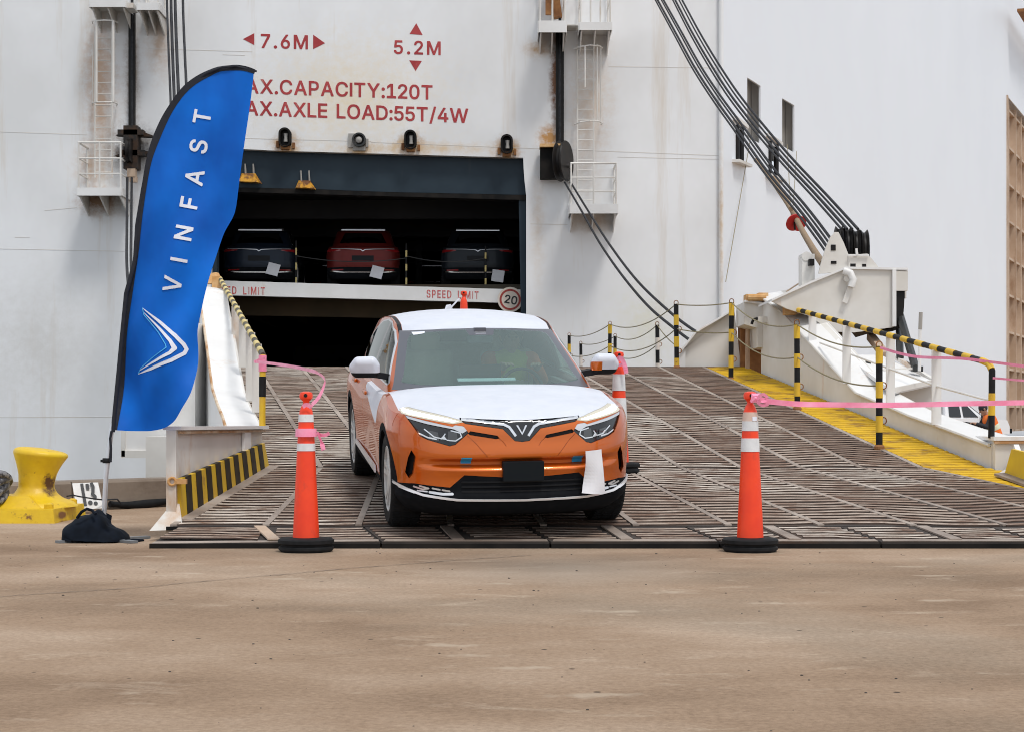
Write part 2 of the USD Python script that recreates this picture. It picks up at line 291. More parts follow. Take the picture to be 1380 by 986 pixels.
pmat('kerb_concrete', (0.17, 0.128, 0.095), (0.25, 0.20, 0.155), scale=1.6, rough=0.85, bump=0.006, bscale=14, rust=(0.6, 0.75), rustc=(0.10, 0.08, 0.06), rscale=2.0, rstretch=(1, 1, 1))
pmat('board_white', (0.70, 0.69, 0.67), (0.62, 0.6, 0.57), scale=9.0, rough=0.55)
pmat('water', (0.01, 0.02, 0.022), rough=0.08, bump=0.05, bscale=1.2)
# cloth that lets a little light through
usd_n = {'g': ('geometry', {}), 'm': ('mapping', {'scale': (2.5, 2.5, 1.5)}), 'n': ('noise_texture', {'scale': 1.0, 'detail': 3}), 'r': ('rgb_ramp', {'ramp': [(0.3, (0.001, 0.105, 0.52)), (0.7, (0.001, 0.185, 0.75))]}),
         'p': ('principled_bsdf', {'roughness': 0.55, 'specular_ior_level': 0.25}), 't': ('translucent_bsdf', {}), 'x': ('mix_closure', {'fac': 0.22}),
         'wn': ('noise_texture', {'scale': 7.0, 'detail': 4}), 'b': ('bump', {'strength': 0.5, 'distance': 0.008})}
MAT['flag_blue'] = usdkit.material(stage, '/World/Looks/flag_blue', usd_n, [('g.position', 'm.vector'), ('m.vector', 'n.vector'), ('n.fac', 'r.fac'), ('r.color', 'p.base_color'), ('r.color', 't.color'),
    ('g.position', 'wn.vector'), ('wn.fac', 'b.height'), ('b.normal', 'p.normal'), ('p.BSDF', 'x.closure1'), ('t.BSDF', 'x.closure2')], surface='x.closure')

# quay concrete: long faint bands, pale scuffs, dark specks
def quay():
    n = {'g': ('geometry', {}), 'p': ('principled_bsdf', {'roughness': 0.9, 'specular_ior_level': 0.12}),
         'm1': ('mapping', {'scale': (0.28, 0.36, 1)}), 'n1': ('noise_texture', {'scale': 1.0, 'detail': 6, 'roughness': 0.62}),
         'r1': ('rgb_ramp', {'ramp': [(0.33, (0.215, 0.145, 0.095)), (0.47, (0.330, 0.234, 0.160)), (0.63, (0.45, 0.343, 0.255))]}),
         'm2': ('mapping', {'scale': (1.6, 3.2, 1), 'rotation': (0, 0, 0.07)}), 'n2': ('noise_texture', {'scale': 1.0, 'detail': 7, 'roughness': 0.7, 'distortion': 0.6}),
         'r2': ('rgb_ramp', {'ramp': [(0.58, (0, 0, 0)), (0.70, (0.6, 0.6, 0.6))]}), 'x2': ('mix', {'color2': (0.50, 0.40, 0.305)}),
         'm3': ('mapping', {'scale': (1, 1, 1)}), 'n3': ('noise_texture', {'scale': 34.0, 'detail': 7, 'roughness': 0.8}), 'r3': ('rgb_ramp', {'ramp': [(0.28, (0.66, 0.63, 0.60)), (0.72, (1.28, 1.28, 1.28))]}),
         'x3': ('mix', {'mix_type': 'multiply', 'fac': 1.0}),
         'm4': ('mapping', {'scale': (0.33, 0.33, 1), 'location': (3.1, 1.7, 0)}), 'n4': ('noise_texture', {'scale': 1.0, 'detail': 5, 'distortion': 0.8}),
         'r4': ('rgb_ramp', {'ramp': [(0.52, (0, 0, 0)), (0.72, (0.6, 0.6, 0.6))]}), 'x4': ('mix', {'color2': (0.25, 0.205, 0.155)}),
         'pm': ('mapping', {'location': tuple(-np.array([.35, 11.3, 0]) / (1.3, 1.5, 1)), 'scale': (1 / 1.3, 1 / 1.5, 1)}), 'pg': ('gradient_texture', {'gradient_type': 'spherical'}), 'pa': ('math', {'math_type': 'multiply', 'use_clamp': True}), 'px': ('mix', {'color2': (.195, .185, .16)}), 'v': ('voronoi_texture', {'scale': 3.1, 'randomness': 1.0}), 'vr': ('rgb_ramp', {'ramp': [(0.035, (1, 1, 1)), (0.05, (0, 0, 0))]}), 'x5': ('mix', {'color2': (0.06, 0.045, 0.035)}),
         'wm': ('mapping', {'scale': (0.9, 2.6, 1), 'location': (0.7, 3.3, 0)}), 'w': ('voronoi_texture', {'scale': 1.0, 'randomness': 1.0}), 'wn': ('noise_texture', {'scale': 9.0, 'detail': 4}),
         'wa': ('math', {'math_type': 'multiply_add', 'value2': 0.5}), 'wr': ('rgb_ramp', {'ramp': [(0.30, (0.55, 0.55, 0.55)), (0.42, (0, 0, 0))]}), 'x6': ('mix', {'color2': (0.50, 0.405, 0.31)}),
         'bn': ('noise_texture', {'scale': 60.0, 'detail': 6, 'roughness': .75}), 'b': ('bump', {'strength': 1.0, 'distance': 0.007})}
    l = [('g.position', 'm1.vector'), ('m1.vector', 'n1.vector'), ('n1.fac', 'r1.fac'), ('g.position', 'm2.vector'), ('m2.vector', 'n2.vector'), ('n2.fac', 'r2.fac'),
         ('g.position', 'm4.vector'), ('m4.vector', 'n4.vector'), ('n4.fac', 'r4.fac'), ('r4.color', 'x4.fac'), ('r1.color', 'x4.color1'),
         ('r2.color', 'x2.fac'), ('x4.color', 'x2.color1'), ('g.position', 'n3.vector'), ('n3.fac', 'r3.fac'), ('x2.color', 'x3.color1'), ('r3.color', 'x3.color2'),
         ('g.position', 'v.vector'), ('v.distance', 'vr.fac'), ('vr.color', 'x5.fac'), ('x3.color', 'x5.color1'),
         ('g.position', 'wm.vector'), ('wm.vector', 'w.vector'), ('g.position', 'wn.vector'), ('wn.fac', 'wa.value1'), ('w.distance', 'wa.value3'), ('wa.value', 'wr.fac'), ('wr.color', 'x6.fac'), ('x5.color', 'x6.color1'),
         ('g.position', 'pm.vector'), ('pm.vector', 'pg.vector'), ('pg.fac', 'pa.value1'), ('n3.fac', 'pa.value2'), ('pa.value', 'px.fac'), ('x6.color', 'px.color1'), ('px.color', 'p.base_color'), ('g.position', 'bn.vector'), ('bn.fac', 'b.height'), ('b.normal', 'p.normal')]
    MAT['quay_concrete'] = usdkit.material(stage, '/World/Looks/quay_concrete', n, l, surface='p.BSDF')
quay()
# ================================================================ the setting: quay, kerb, water
def edge_x(d): return -3.7 + 0.445 * (d - 18.9)              # the quay's edge runs along the ship's side
q = Polygon([(-60, -40), (60, -40), (60, 160), (edge_x(160), 160), (edge_x(-30), -30), (-60, -30)])
q = Polygon([(-26, -40), (90, -40), (90, 160), (edge_x(160), 160), (edge_x(26) - .6, 26), (-3.2, 20.2), (-5.4, 18.0), (-30, -6)]).buffer(0)
v, f = trimesh.creation.triangulate_polygon(q, engine='earcut')
v3 = np.c_[v, np.zeros(len(v))]; gm = trimesh.Trimesh(v3, f, process=False)
if gm.face_normals[0][2] < 0: gm.invert()
solo('ground', gm, 'quay_concrete', 'worn brownish concrete quay with pale scuff marks', 'ground', kind='structure')
solo('quay_wall', slab([(edge_x(26) - .6, 26, -.002), (edge_x(160), 160, -.002), (edge_x(160), 160, -6), (edge_x(26) - .6, 26, -6)], (0.25, -0.1, 0)), 'kerb_concrete', 'concrete face of the quay below its edge', 'wall', kind='structure')
w = trimesh.Trimesh([(-200, -60, -3), (200, -60, -3), (200, 250, -3), (-200, 250, -3)], [(0, 1, 2), (0, 2, 3)], process=False)
solo('water', w, 'water', 'dark harbour water between quay and ship', 'water', kind='structure')
kt = thing('quay_kerb', 'low brown concrete kerb along the edge of the quay', 'kerb', (edge_x(18), 18, 0), kind='structure')
ud = np.array([0.445, 1.0, 0]); ud /= np.linalg.norm(ud); un_ = np.array([ud[1], -ud[0], 0])
K0 = P(70, 690, 17.5)
kd = P(240, 681.5, 18.95) - P(98, 688, 17.97); kd[2] = 0; kd /= np.linalg.norm(kd); kn = np.array([-kd[1], kd[0], 0])
kb = P(98, 688, 17.97); kb[2] = 0
for i in range(-4, 4):
    a, b_ = kb + kd * (i * 2.6 + 0.008), kb + kd * ((i + 1) * 2.6 - 0.008)
    pr = [(0, 0), (0.012, 0.285), (0.035, 0.31), (0.42, 0.31), (0.42, 0)]
    m = ext(Polygon([(x, z) for x, z in pr]), a, kn, (0, 0, 1), b_ - a)
    part(kt, 'kerb_block', m, 'kerb_concrete')
def crack(pts, w_, seed):
    p = np.array([P(x, y, EYE * FPX / (y - HY)) for x, y in pts]); s = np.linspace(0, 1, 60); r2 = np.random.default_rng(seed)
    q_ = np.c_[np.interp(s, np.linspace(0, 1, len(p)), p[:, 0]), np.interp(s, np.linspace(0, 1, len(p)), p[:, 1])] + np.cumsum(r2.normal(0, .006, (60, 2)), 0) * [1, 1]
    ww = w_ * (.3 + r2.random(60)); V = np.vstack([np.c_[q_[:, 0], q_[:, 1] - ww, np.full(60, .004)], np.c_[q_[:, 0], q_[:, 1] + ww, np.full(60, .004)]])
    return trimesh.Trimesh(V, [f_ for i in range(59) for f_ in ((i, i + 1, 61 + i), (i, 61 + i, 60 + i))], process=False)
pmat('tar', (.10, .078, .06), (.16, .125, .098), scale=9, rough=.9)
solo('joint_line', crack([(-40, 806), (180, 792), (400, 772), (640, 752), (720, 748)], .010, 3), 'tar', 'thin dark joint line running slantwise across the quay concrete', 'ground', kind='structure')
nd_ = 60                                                     # grit and pebbles lying about on the quay
peb = []
for i in range(260):
    d = 4.2 + 10.5 * nrg.random() ** 0.75; x = (nrg.random() * 1500 - 60 - CX) / FPX * d
    if d > 12.6 and x > -2.9: continue
    s = (0.0016 + 0.0042 * nrg.random() ** 3) * (.35 + d / 12)
    if abs(d - 13.6) < 1.5 and x < -2.9: s *= 1.5
    m = trimesh.creation.icosphere(0, s); m.vertices *= (1.4, 1, 0.7); m.apply_translation((x, d, s * 0.35)); peb.append(m)
pmat('grit', (0.05, 0.04, 0.033), (0.11, 0.09, 0.075), scale=3.0, rough=0.9)
solo('loose_grit', peb, 'grit', 'small dark stones and grit scattered over the concrete quay', 'grit', kind='stuff')

# ================================================================ the ship
SHIP = thing('cargo_ship', 'huge white car carrier ship with open stern door and rust streaks', 'ship', (0, WD, -2.5))
HX = P(973, 0, WD)[0]; US = np.array([0.407, 0.9135, 0]); US /= np.linalg.norm(US); NS = np.array([US[1], -US[0], 0])   # side plating runs away to the right
def side_t(px): k = (px - CX) / FPX; return (HX - k * WD) / (k * US[1] - US[0])
def S(px, py, off=0.0):
    t = side_t(px); p = np.array([HX, WD, 0]) + US * t + NS * off; d = p[1]; p[2] = EYE + (HY - py) / FPX * d; return p
outer = Polygon([(-22, -4), (HX, -4), (HX, 27), (-22, 27)])
door = Polygon([(P(x, y, WD)[0], P(x, y, WD)[2]) for x, y in ((284, 199), (375, 203.5), (705, 213), (706.5, 240), (709, 262), (709, 540), (284, 540))])
part(SHIP, 'stern_plating', ext(outer.difference(door), (0, WD, 0), (1, 0, 0), (0, 0, 1), (0, 0.22, 0)), 'hull_paint')
part(SHIP, 'stern_plating', slab([(-22, WD, -4), (-22, WD, 27), (-45, WD + 34, 27), (-45, WD + 34, -4)], (0.2, 0.2, 0)), 'hull_paint')
# the side plating with its openings
def sp(px, py): p = S(px, py); return (np.dot(p[:2] - np.array([HX, WD]), US[:2]), p[2])
wins = [[(1007.5, 107), (1024.5, 118), (1024.5, 192), (1007.5, 183)], [(1054.5, 135), (1070, 144), (1070, 204), (1054.5, 195)]]
lead = [[(992, 174), (1000, 178), (1000, 217), (992, 213)], [(1036, 196), (1047, 201), (1047, 238), (1036, 232)]]
T0 = side_t(1357)
bay = [(T0, 0.2), (T0, sp(1357, 129)[1]), (T0 + 30, sp(1357, 129)[1]), (T0 + 30, 0.2)]
sidep = Polygon([(0.0, -4), (140, -4), (140, 27), (0.0, 27)])
for wq in wins + lead: sidep = sidep.difference(Polygon([sp(*a) for a in wq]).buffer(0.06).buffer(-0.02))
sidep = sidep.difference(Polygon(bay))
part(SHIP, 'side_plating', ext(sidep, (HX, WD, 0), US, (0, 0, 1), -NS * 0.05), 'hull_side_paint')
for wq in wins:
    a = [sp(*p) for p in wq]; t0, t1 = a[0][0] - 0.1, a[1][0] + 0.1; z0, z1 = min(p[1] for p in a) - .4, max(p[1] for p in a) + .6
    o = np.array([HX, WD, 0])
    c = lambda t, z, k: o + US * t - NS * k + np.array([0, 0, z])
    wnd = part(SHIP, 'window_opening', slab([c(t0, z0, .30), c(t1 + 2, z0, .30), c(t1 + 2, z1, .30), c(t0, z1, .30)], -NS * 0.05), 'recess_paint')
    part(wnd, 'reveal', slab([c(t1 + .1, z0, .06), c(t1 + .1, z1, .06), c(t1 + .1, z1, .29), c(t1 + .1, z0, .29)], US * .04), 'recess_paint')
for wq in lead:
    a = [sp(*p) for p in wq]; t0, t1 = a[0][0], a[1][0]; z0, z1 = min(p[1] for p in a) - .1, max(p[1] for p in a) + .1
    c = lambda t, z, k: np.array([HX, WD, 0]) + US * t - NS * k + np.array([0, 0, z])
    fl = part(SHIP, 'fairlead', slab([c(t0 - .2, z0, .6), c(t1 + 1, z0, .6), c(t1 + 1, z1, .6), c(t0 - .2, z1, .6)], -NS * 0.05), 'black_steel')
    part(fl, 'sill', cat([bar(c(t0 - .35, z0 - .02, -.08), c(t1 + .3, z0 + .0, -.08), .22, .07), bar(c(t0 - .3, z1 + .12, -.06), c(t1 + .2, z1 + .05, -.06), .12, .09)]), 'cream_steel')
    for t_ in (t0 + .06, t1 - .06): part(fl, 'roller', tube([c(t_, z0, .0), c(t_, z1, .0)], .07, 10), 'grease_black', smooth=40)
# rib-framed bay where a side ramp is stowed, at the far right
cs = lambda t, z, k: np.array([HX, WD, 0]) + US * t - NS * k + np.array([0, 0, z])
ztop = bay[1][1]
BAY = part(SHIP, 'stowage_bay', slab([cs(T0 - .1, 0, .5), cs(T0 + 30, 0, .5), cs(T0 + 30, ztop + 1.2, .5), cs(T0 - .1, ztop + 1.2, .5)], -NS * .1), 'rib_brown')
part(BAY, 'reveal', slab([cs(T0, 0, .06), cs(T0, ztop, .06), cs(T0, ztop, .49), cs(T0, 0, .49)], -US * .05), 'rib_brown')
for i, z in enumerate(np.linspace(1.5, ztop - .4, 9)):
    part(BAY, 'rib', bar(cs(T0 + .02, z, .33), cs(T0 + 11.9, z, .33), .3, .12), 'rib_brown')
for t in (1.5, 4.2, 6.4, 9.0):
    part(BAY, 'upright_frame', bar(cs(T0 + t, 0.3, .28), cs(T0 + t, ztop - .05, .28), .36, .16, up=US), 'rib_brown')
part(BAY, 'edge_bar', bar(cs(T0 - .02, 0.2, -.02), cs(T0 - .02, ztop, -.02), .08, .3, up=US), 'rib_brown')
part(BAY, 'dark_opening', slab([cs(T0 + 6.7, 1.6, .47), cs(T0 + 8.6, 1.6, .47), cs(T0 + 8.6, 9.6, .47), cs(T0 + 6.7, 9.6, .47)], NS * .03), 'black_steel')
# gangway high up in the top right corner
ga, gb = S(1357, 13, .9), S(1372, 30, .9)
gv = part(SHIP, 'gangway', bar(ga, ga + (US * 16 + np.array([0, 0, -.1])), .8, .14), 'rust')
for k in range(8):
    a = ga + US * (0.2 + k * 1.4); part(gv, 'rail_post', tube([a, a + (0, 0, 1.6)], .035, 6), 'white_steel')
part(gv, 'hand_rail', tube([ga + (0, 0, 1.6), ga + US * 14 + (0, 0, 1.6)], .035, 6), 'white_steel')
# weld seams of the shell plating, slightly raised
for x0, y0, x1, y1 in ((-30, 177, 118, 182), (-30, 335, 168, 339), (-30, 562, 240, 561), (60, 284, 104, 280), (200, 66, 340, 70), (300, 186, 500, 191), (500, 192, 970, 210), (715, 302, 765, 303), (832, 212, 972, 215), (300, 74, 330, 75), (820, 90, 972, 92), (20, 320, 40, 320)):
    part(SHIP, 'weld_seam', bar(P(x0, y0, WD - .001), P(x1, y1, WD - .001), .006, .012), 'weld_seam')
for x, y0, y1 in ((100, 0, 640), (300, 0, 196), (716, 60, 540), (845, 0, 560)):
    part(SHIP, 'weld_seam', bar(P(x, y0, WD - .001), P(x, y1, WD - .001), .006, .010), 'weld_seam')
part(SHIP, 'corner_pipe', tube([(HX - .03, WD - .07, 1), (HX - .03, WD - .07, 15)], .06, 8), 'hull_paint', smooth=40)
for px, ang in ((1225, 0), (1310, 0)):
    a = S(px, 0, .01); part(SHIP, 'weld_seam', bar((*a[:2], -1), (*a[:2], 26), .02, .008), 'hull_side_paint')
# ---- the open stern door: blue lintel, jamb, dark hold
part(SHIP, 'lintel', wallpoly([(283, 192), (375, 198), (712, 208), (712, 263), (520, 259), (420, 255), (283, 252)], WD + .23, .3), 'navy_paint')
part(SHIP, 'lintel_flange', wallpoly([(283, 252), (420, 255.3), (520, 259.3), (712, 263.3), (712, 270), (283, 258)], WD + .18, .4), 'black_edge')
part(SHIP, 'door_jamb', wallpoly([(699, 262), (713, 262), (713, 545), (704, 545), (702, 420)], WD + .24, .35), 'navy_paint')
part(SHIP, 'door_jamb', wallpoly([(270, 250), (292, 250), (292, 545), (270, 545)], WD + .24, .35), 'navy_paint')
part(SHIP, 'lintel_flange', wallpoly([(640, 206), (712, 209), (712, 262), (705, 262), (705, 214), (640, 212)], WD + .22, .01), 'navy_paint')
hx0, hx1, hz0, hz1, hd = -9.5, 1.1, 1.62, 6.4, 74.0
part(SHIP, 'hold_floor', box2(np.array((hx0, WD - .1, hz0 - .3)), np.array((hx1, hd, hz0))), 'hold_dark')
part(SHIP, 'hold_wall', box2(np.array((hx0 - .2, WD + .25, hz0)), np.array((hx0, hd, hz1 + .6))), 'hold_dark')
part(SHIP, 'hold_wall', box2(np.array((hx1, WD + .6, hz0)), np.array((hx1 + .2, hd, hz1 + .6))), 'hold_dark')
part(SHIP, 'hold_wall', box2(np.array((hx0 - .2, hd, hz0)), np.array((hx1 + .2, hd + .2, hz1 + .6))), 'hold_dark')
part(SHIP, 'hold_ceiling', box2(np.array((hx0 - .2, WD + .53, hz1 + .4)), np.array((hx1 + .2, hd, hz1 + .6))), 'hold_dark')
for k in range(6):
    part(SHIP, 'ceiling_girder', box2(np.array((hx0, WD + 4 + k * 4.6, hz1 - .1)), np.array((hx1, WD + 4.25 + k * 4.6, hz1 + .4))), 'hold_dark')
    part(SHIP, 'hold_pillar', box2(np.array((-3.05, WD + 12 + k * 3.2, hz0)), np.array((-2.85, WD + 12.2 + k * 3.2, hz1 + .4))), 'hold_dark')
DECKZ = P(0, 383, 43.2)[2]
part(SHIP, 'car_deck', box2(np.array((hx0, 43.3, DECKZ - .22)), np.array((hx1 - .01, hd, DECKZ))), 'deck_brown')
bm = part(SHIP, 'deck_beam', wallpoly([(270, 377.5), (673, 389.6), (702, 390.4), (702, 409), (673, 408), (270, 397)], 43.0, .28), 'white_steel')
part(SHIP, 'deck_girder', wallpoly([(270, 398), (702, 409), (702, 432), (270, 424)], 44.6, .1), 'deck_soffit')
for k in range(9):
    x = -9 + k * 1.2; part(SHIP, 'deck_girder', box2(np.array((x, 44.8, DECKZ - .45)), np.array((x + .12, 68, DECKZ - .222))), 'deck_brown')
def row(parent, txt, x0, x1, base, slope, hpx, d, mat, off, bold=True, squeeze=1.0, name='letter', stencil=False):
    """One mesh per letter, spread evenly from pixel x0 to x1 over the plane y = d."""
    h = hpx / FPX * d; gs = [(c, glyph(c, h, bold, 0.006, squeeze) if c != ' ' else None) for c in txt]
    W = [(g.bounds[1][0] - g.bounds[0][0]) if g is not None else h * .45 for c, g in gs]
    tot = (x1 - x0) / FPX * d; gap = (tot - sum(W)) / max(len(W) - 1, 1); x = P(x0, base, d)[0]; sl = slope
    ux = np.array([1, 0, -sl]) / math.hypot(1, sl); uy = np.array([0, 0, 1.0]); z0 = P(x0, base, d)[2]; xs = x
    for (c, g), wd_ in zip(gs, W):
        if g is not None:
            m = place(g, (x + wd_ / 2, d - off - .006, z0 - sl * (x + wd_ / 2 - xs)), ux, uy, np.array([0, 1.0, 0]))
            if stencil:
                a = m3(m); cx = x + wd_ / 2
                a = a - m3(box((cx, d - off, z0 + h * .5), (h * .05, .2, h * 3))); m = fix(a)
            part(parent, name, m, mat)
        x += wd_ + gap
def m3(m):
    m = trimesh.Trimesh(m.vertices, m.faces, process=True); m.merge_vertices()
    return m3d.Manifold(m3d.Mesh(np.asarray(m.vertices, np.float32), np.asarray(m.faces, np.uint32)))
row(SHIP, '7.6M', 351.5, 415, 64.5, .03, 18, WD, 'red_letter', 0)
row(SHIP, '5.2M', 531, 594, 72.5, .028, 17.5, WD, 'red_letter', 0)
row(SHIP, 'MAX.CAPACITY:120T', 309, 583, 124.5, .036, 18.5, WD, 'red_letter', 0)
row(SHIP, 'MAX.AXLE LOAD:55T/4W', 309, 631, 154.2, .036, 18.5, WD, 'red_letter', 0)
for tri in ([(327.5, 53), (342.6, 45), (342.6, 61)], [(438, 58.5), (422, 47), (422, 66.5)], [(561, 31.6), (552, 46), (569.5, 47.5)], [(560, 96), (551.5, 81.5), (568.5, 82.5)]):
    part(SHIP, 'arrow_head', wallpoly(tri, WD - .006, .006), 'red_letter')
row(bm, 'SPEED LIMIT', 284, 357, 395.5, .028, 10, 43.0, 'stencil_red', 0, stencil=True, squeeze=.68)
row(bm, 'SPEED LIMIT', 575, 645, 401, .030, 10, 43.0, 'stencil_red', 0, stencil=True, squeeze=.66)
# speed sign
sg = P(687.5, 404, 42.8); SG = thing('speed_sign', 'round speed limit sign reading 20 with red ring, on the white deck beam', 'sign', sg)
def disc(r0, r1, c, dy, n=40): return ext(Point(0, 0).buffer(r1, 24).difference(Point(0, 0).buffer(r0, 24)) if r0 else Point(0, 0).buffer(r1, 24), np.asarray(c), (1, 0, 0), (0, 0, 1), (0, dy, 0))
part(SG, 'plate', disc(0, .315, sg, .02), 'sign_face'); part(SG, 'ring', disc(.215, .265, sg - (0, .004, 0), .004), 'sign_red')
for i, c in enumerate('20'):
    ux = np.array([.985, 0, -.17]); uy = np.array([.17, 0, .985])
    part(SG, 'digit', place(glyph(c, .20, True, .004), sg + (-.085 + .17 * i, -.006, -.085 - .03 * i), ux, uy, np.array([0, 1., 0])), 'sign_black')
# rollers over the door
for k, (x, y, kind) in enumerate(((385, 186, 0), (484.5, 190, 1), (553.5, 189, 0), (683, 195, 0))):
    c = P(x, y, WD); r = .155 if kind == 0 else .165
    if kind == 0:
        o = unary_union([Point(0, .07).buffer(.15, 16), Point(0, -.1).buffer(.15, 16), sbox(-.15, -.1, .15, .07)])
        i_ = unary_union([Point(0, .07).buffer(.105, 16), Point(0, -.12).buffer(.105, 16), sbox(-.105, -.12, .105, .07)])
        L = part(SHIP, 'deck_fairlead', ext(o.difference(i_), c, (1, 0, 0), (0, 0, 1), (0, -.22, 0)), 'black_edge', label='oval rusty fairlead above the stern door')
        part(L, 'back_plate', ext(i_.buffer(.01), c, (1, 0, 0), (0, 0, 1), (0, -.02, 0)), 'grease_black')
        part(L, 'roller', lathe([(.0, -.1), (.055, -.1), (.045, 0), (.055, .1), (0, .1)], 14, c + (0.02, -.12, -.02), (0, 0, 1)), 'recess_paint', smooth=40)
        part(L, 'bracket', cat([box(c + (-.19, -.04, -.17), (.07, .09, .16)), box(c + (.2, -.04, -.2), (.06, .09, .14)), box(c + (0, -.06, -.25), (.2, .12, .1))]), 'rust')
    else:
        L = part(SHIP, 'round_lamp', lathe([(.0, 0), (.17, 0), (.17, .2), (.13, .2), (.12, .05), (0, .05)], 28, c, (0, -1, 0)), 'black_steel', smooth=35, label='round black lamp with grey boss above the stern door')
        part(L, 'boss', lathe([(.0, .02), (.085, .04), (.075, .17), (.045, .19), (0, .2)], 20, c, (0, -1, 0)), 'recess_paint', smooth=40)
        part(L, 'bracket', cat([box(c + (-.17, -.03, .0), (.2, .06, .34)), box(c + (.19, -.03, -.06), (.06, .06, .2)), box(c + (0, -.04, -.2), (.3, .06, .1))]), 'recess_paint')
for k, (x, y, s) in enumerate(((337, 240, 1.15), (412, 249, 1.0))):
    c = P(x, y, WD + .2)
    hk = part(SHIP, 'lashing_bracket', hull([c + np.array(v) * s for v in ((-.26, 0, -.1), (.26, 0, -.13), (-.17, -.05, .09), (.12, -.05, .09), (-.22, -.2, -.1), (.2, -.2, -.12), (-.12, -.16, .06), (.09, -.16, .06))]), 'gold_rust')
    for sx in (-.1, .1): part(hk, 'hanger', bar(c + (sx, -.05, .05), c + (sx - .02, -.03, .34), .03, .03), 'recess_paint')
    part(hk, 'gusset', hull([c + np.array(v) for v in ((-.05, -.22, -.1), (.06, -.22, -.1), (0, -.18, .07), (.02, -.05, .07), (0, -.05, -.1))]), 'gold_rust')

# ---- platforms, cages and ladders on the stern wall
def ladder(px0, px1, py0, py1, mat, n, off=.22):
    d = WD - off; a, b, c, e = P(px0, py0, d), P(px0, py1, d), P(px1, py0, d), P(px1, py1, d)
    L = part(SHIP, 'ladder', cat([tube([a, b], .022, 6), tube([c, e], .022, 6)]), mat)
    for i in range(n):
        t = (i + .5) / n; part(L, 'rung', tube([a + (b - a) * t, c + (e - c) * t], .014, 6), mat)
    return L
def platform(x0, x1, ytop, yfloor, depth, mat, gap=None, nposts=3, rails=True, fascia=9):
    """x0..x1 pixel span at the outer edge; floor pixel row; depth out from the wall in metres."""
    d = WD - depth; a, b = P(x0, yfloor, d), P(x1, yfloor, d); h = fascia / FPX * d
    fl = part(SHIP, 'platform', box2(np.array((a[0], d, a[2] - .04)), np.array((b[0], WD, a[2]))), mat)
    part(fl, 'fascia', cat([box2(np.array((a[0], d - .02, a[2] - h)), np.array((b[0], d, a[2] + .03))), box2(np.array((a[0] - .02, d, a[2] - h)), np.array((a[0], WD, a[2] + .03))), box2(np.array((b[0], d, a[2] - h)), np.array((b[0] + .02, WD, a[2] + .03)))]), 'white_steel')
    for x in np.linspace(a[0] + .05, b[0] - .05, 3):
        part(fl, 'bracket', slab([(x - .015, d + .05, a[2] - .05), (x - .015, WD, a[2] - .05), (x - .015, WD, a[2] - .55), (x - .015, d + .05, a[2] - h - .02)], (.03, 0, 0)), mat)
    if rails:
        zt = P(0, ytop, d)[2]
        for x in np.linspace(a[0] + .03, b[0] - .03, nposts): part(fl, 'rail_post', tube([(x, d + .02, a[2]), (x, d + .02, zt)], .022, 6), 'cream_steel')
        for x in (a[0] + .03, b[0] - .03): part(fl, 'rail_post', tube([(x, WD - .1, a[2]), (x, WD - .1, zt)], .022, 6), 'cream_steel')
        for k in (0, .34, .67):
            z = zt - (zt - a[2]) * k
            part(fl, 'hand_rail', tube([(a[0] + .03, WD - .02, z), (a[0] + .03, d + .02, z), (b[0] - .03, d + .02, z), (b[0] - .03, WD - .02, z)], .02 if k else .028, 6), 'cream_steel')
    return fl
platform(104, 164, 192, 255, .95, 'cream_steel')
platform(121, 169, -60, 2, .95, 'cream_steel', fascia=8)
platform(185, 214, -60, 6, .95, 'cream_steel', fascia=8)
ladder(128, 151, 44, 240, 'cream_steel', 13)
cg = part(SHIP, 'ladder_cage', cat([tube([P(130, 29, WD - .75), P(130, 138, WD - .75)], .03, 6), tube([P(152.5, 29, WD - .75), P(152.5, 138, WD - .75)], .036, 6), tube([P(125, 60, WD - .5), P(125, 140, WD - .5)], .014, 6)]), 'cream_steel')
for y in (28, 64, 100, 138):
    a = [P(125, y + 4, WD - .05), P(124, y + 1, WD - .45), P(130, y, WD - .76), P(141, y - .5, WD - .82), P(152.5, y, WD - .76), P(158, y + 2, WD - .45), P(157, y + 5, WD - .05)]
    if y in (28, 138): part(cg, 'hoop', tube(a, .016, 6), 'cream_steel')
platform(726, 763, -70, 30, 1.05, 'white_steel', fascia=14, nposts=3); platform(781, 824, -70, 32, 1.05, 'white_steel', fascia=9, nposts=4)
part(SHIP, 'platform', box2(P(763, 33, WD - .6) - (0, 0, 0), P(781, 42, WD)), 'cream_steel')
part(SHIP, 'davit', cat([bar(P(739, -30, WD - .5), P(739, 20, WD - .5), .14, .14, up=(1, 0, 0)), bar(P(744, -30, WD - .3), P(752, 24, WD - .3), .3, .2, up=(1, 0, 0))]), 'rust')
ladder(778, 800, 60, 290, 'cream_steel', 17)
cg = part(SHIP, 'ladder_cage', cat([tube([P(788.5, 62, WD - .78), P(788.5, 118, WD - .78)], .02, 6), tube([P(805, 60, WD - .6), P(805, 165, WD - .6)], .018, 6), tube([P(809.5, 62, WD - .4), P(809.5, 166, WD - .4)], .018, 6)]), 'cream_steel')
for y in (62, 164): part(cg, 'hoop', tube([P(776, y + 3, WD - .05), P(774, y + 4, WD - .4), P(782, y + 1, WD - .75), P(795, y - 1, WD - .82), P(808, y, WD - .6), P(812, y + 3, WD - .3), P(810, y + 4, WD - .05)], .016, 6), 'cream_steel')
platform(768, 832, 220, 277, .95, 'white_steel', fascia=11)
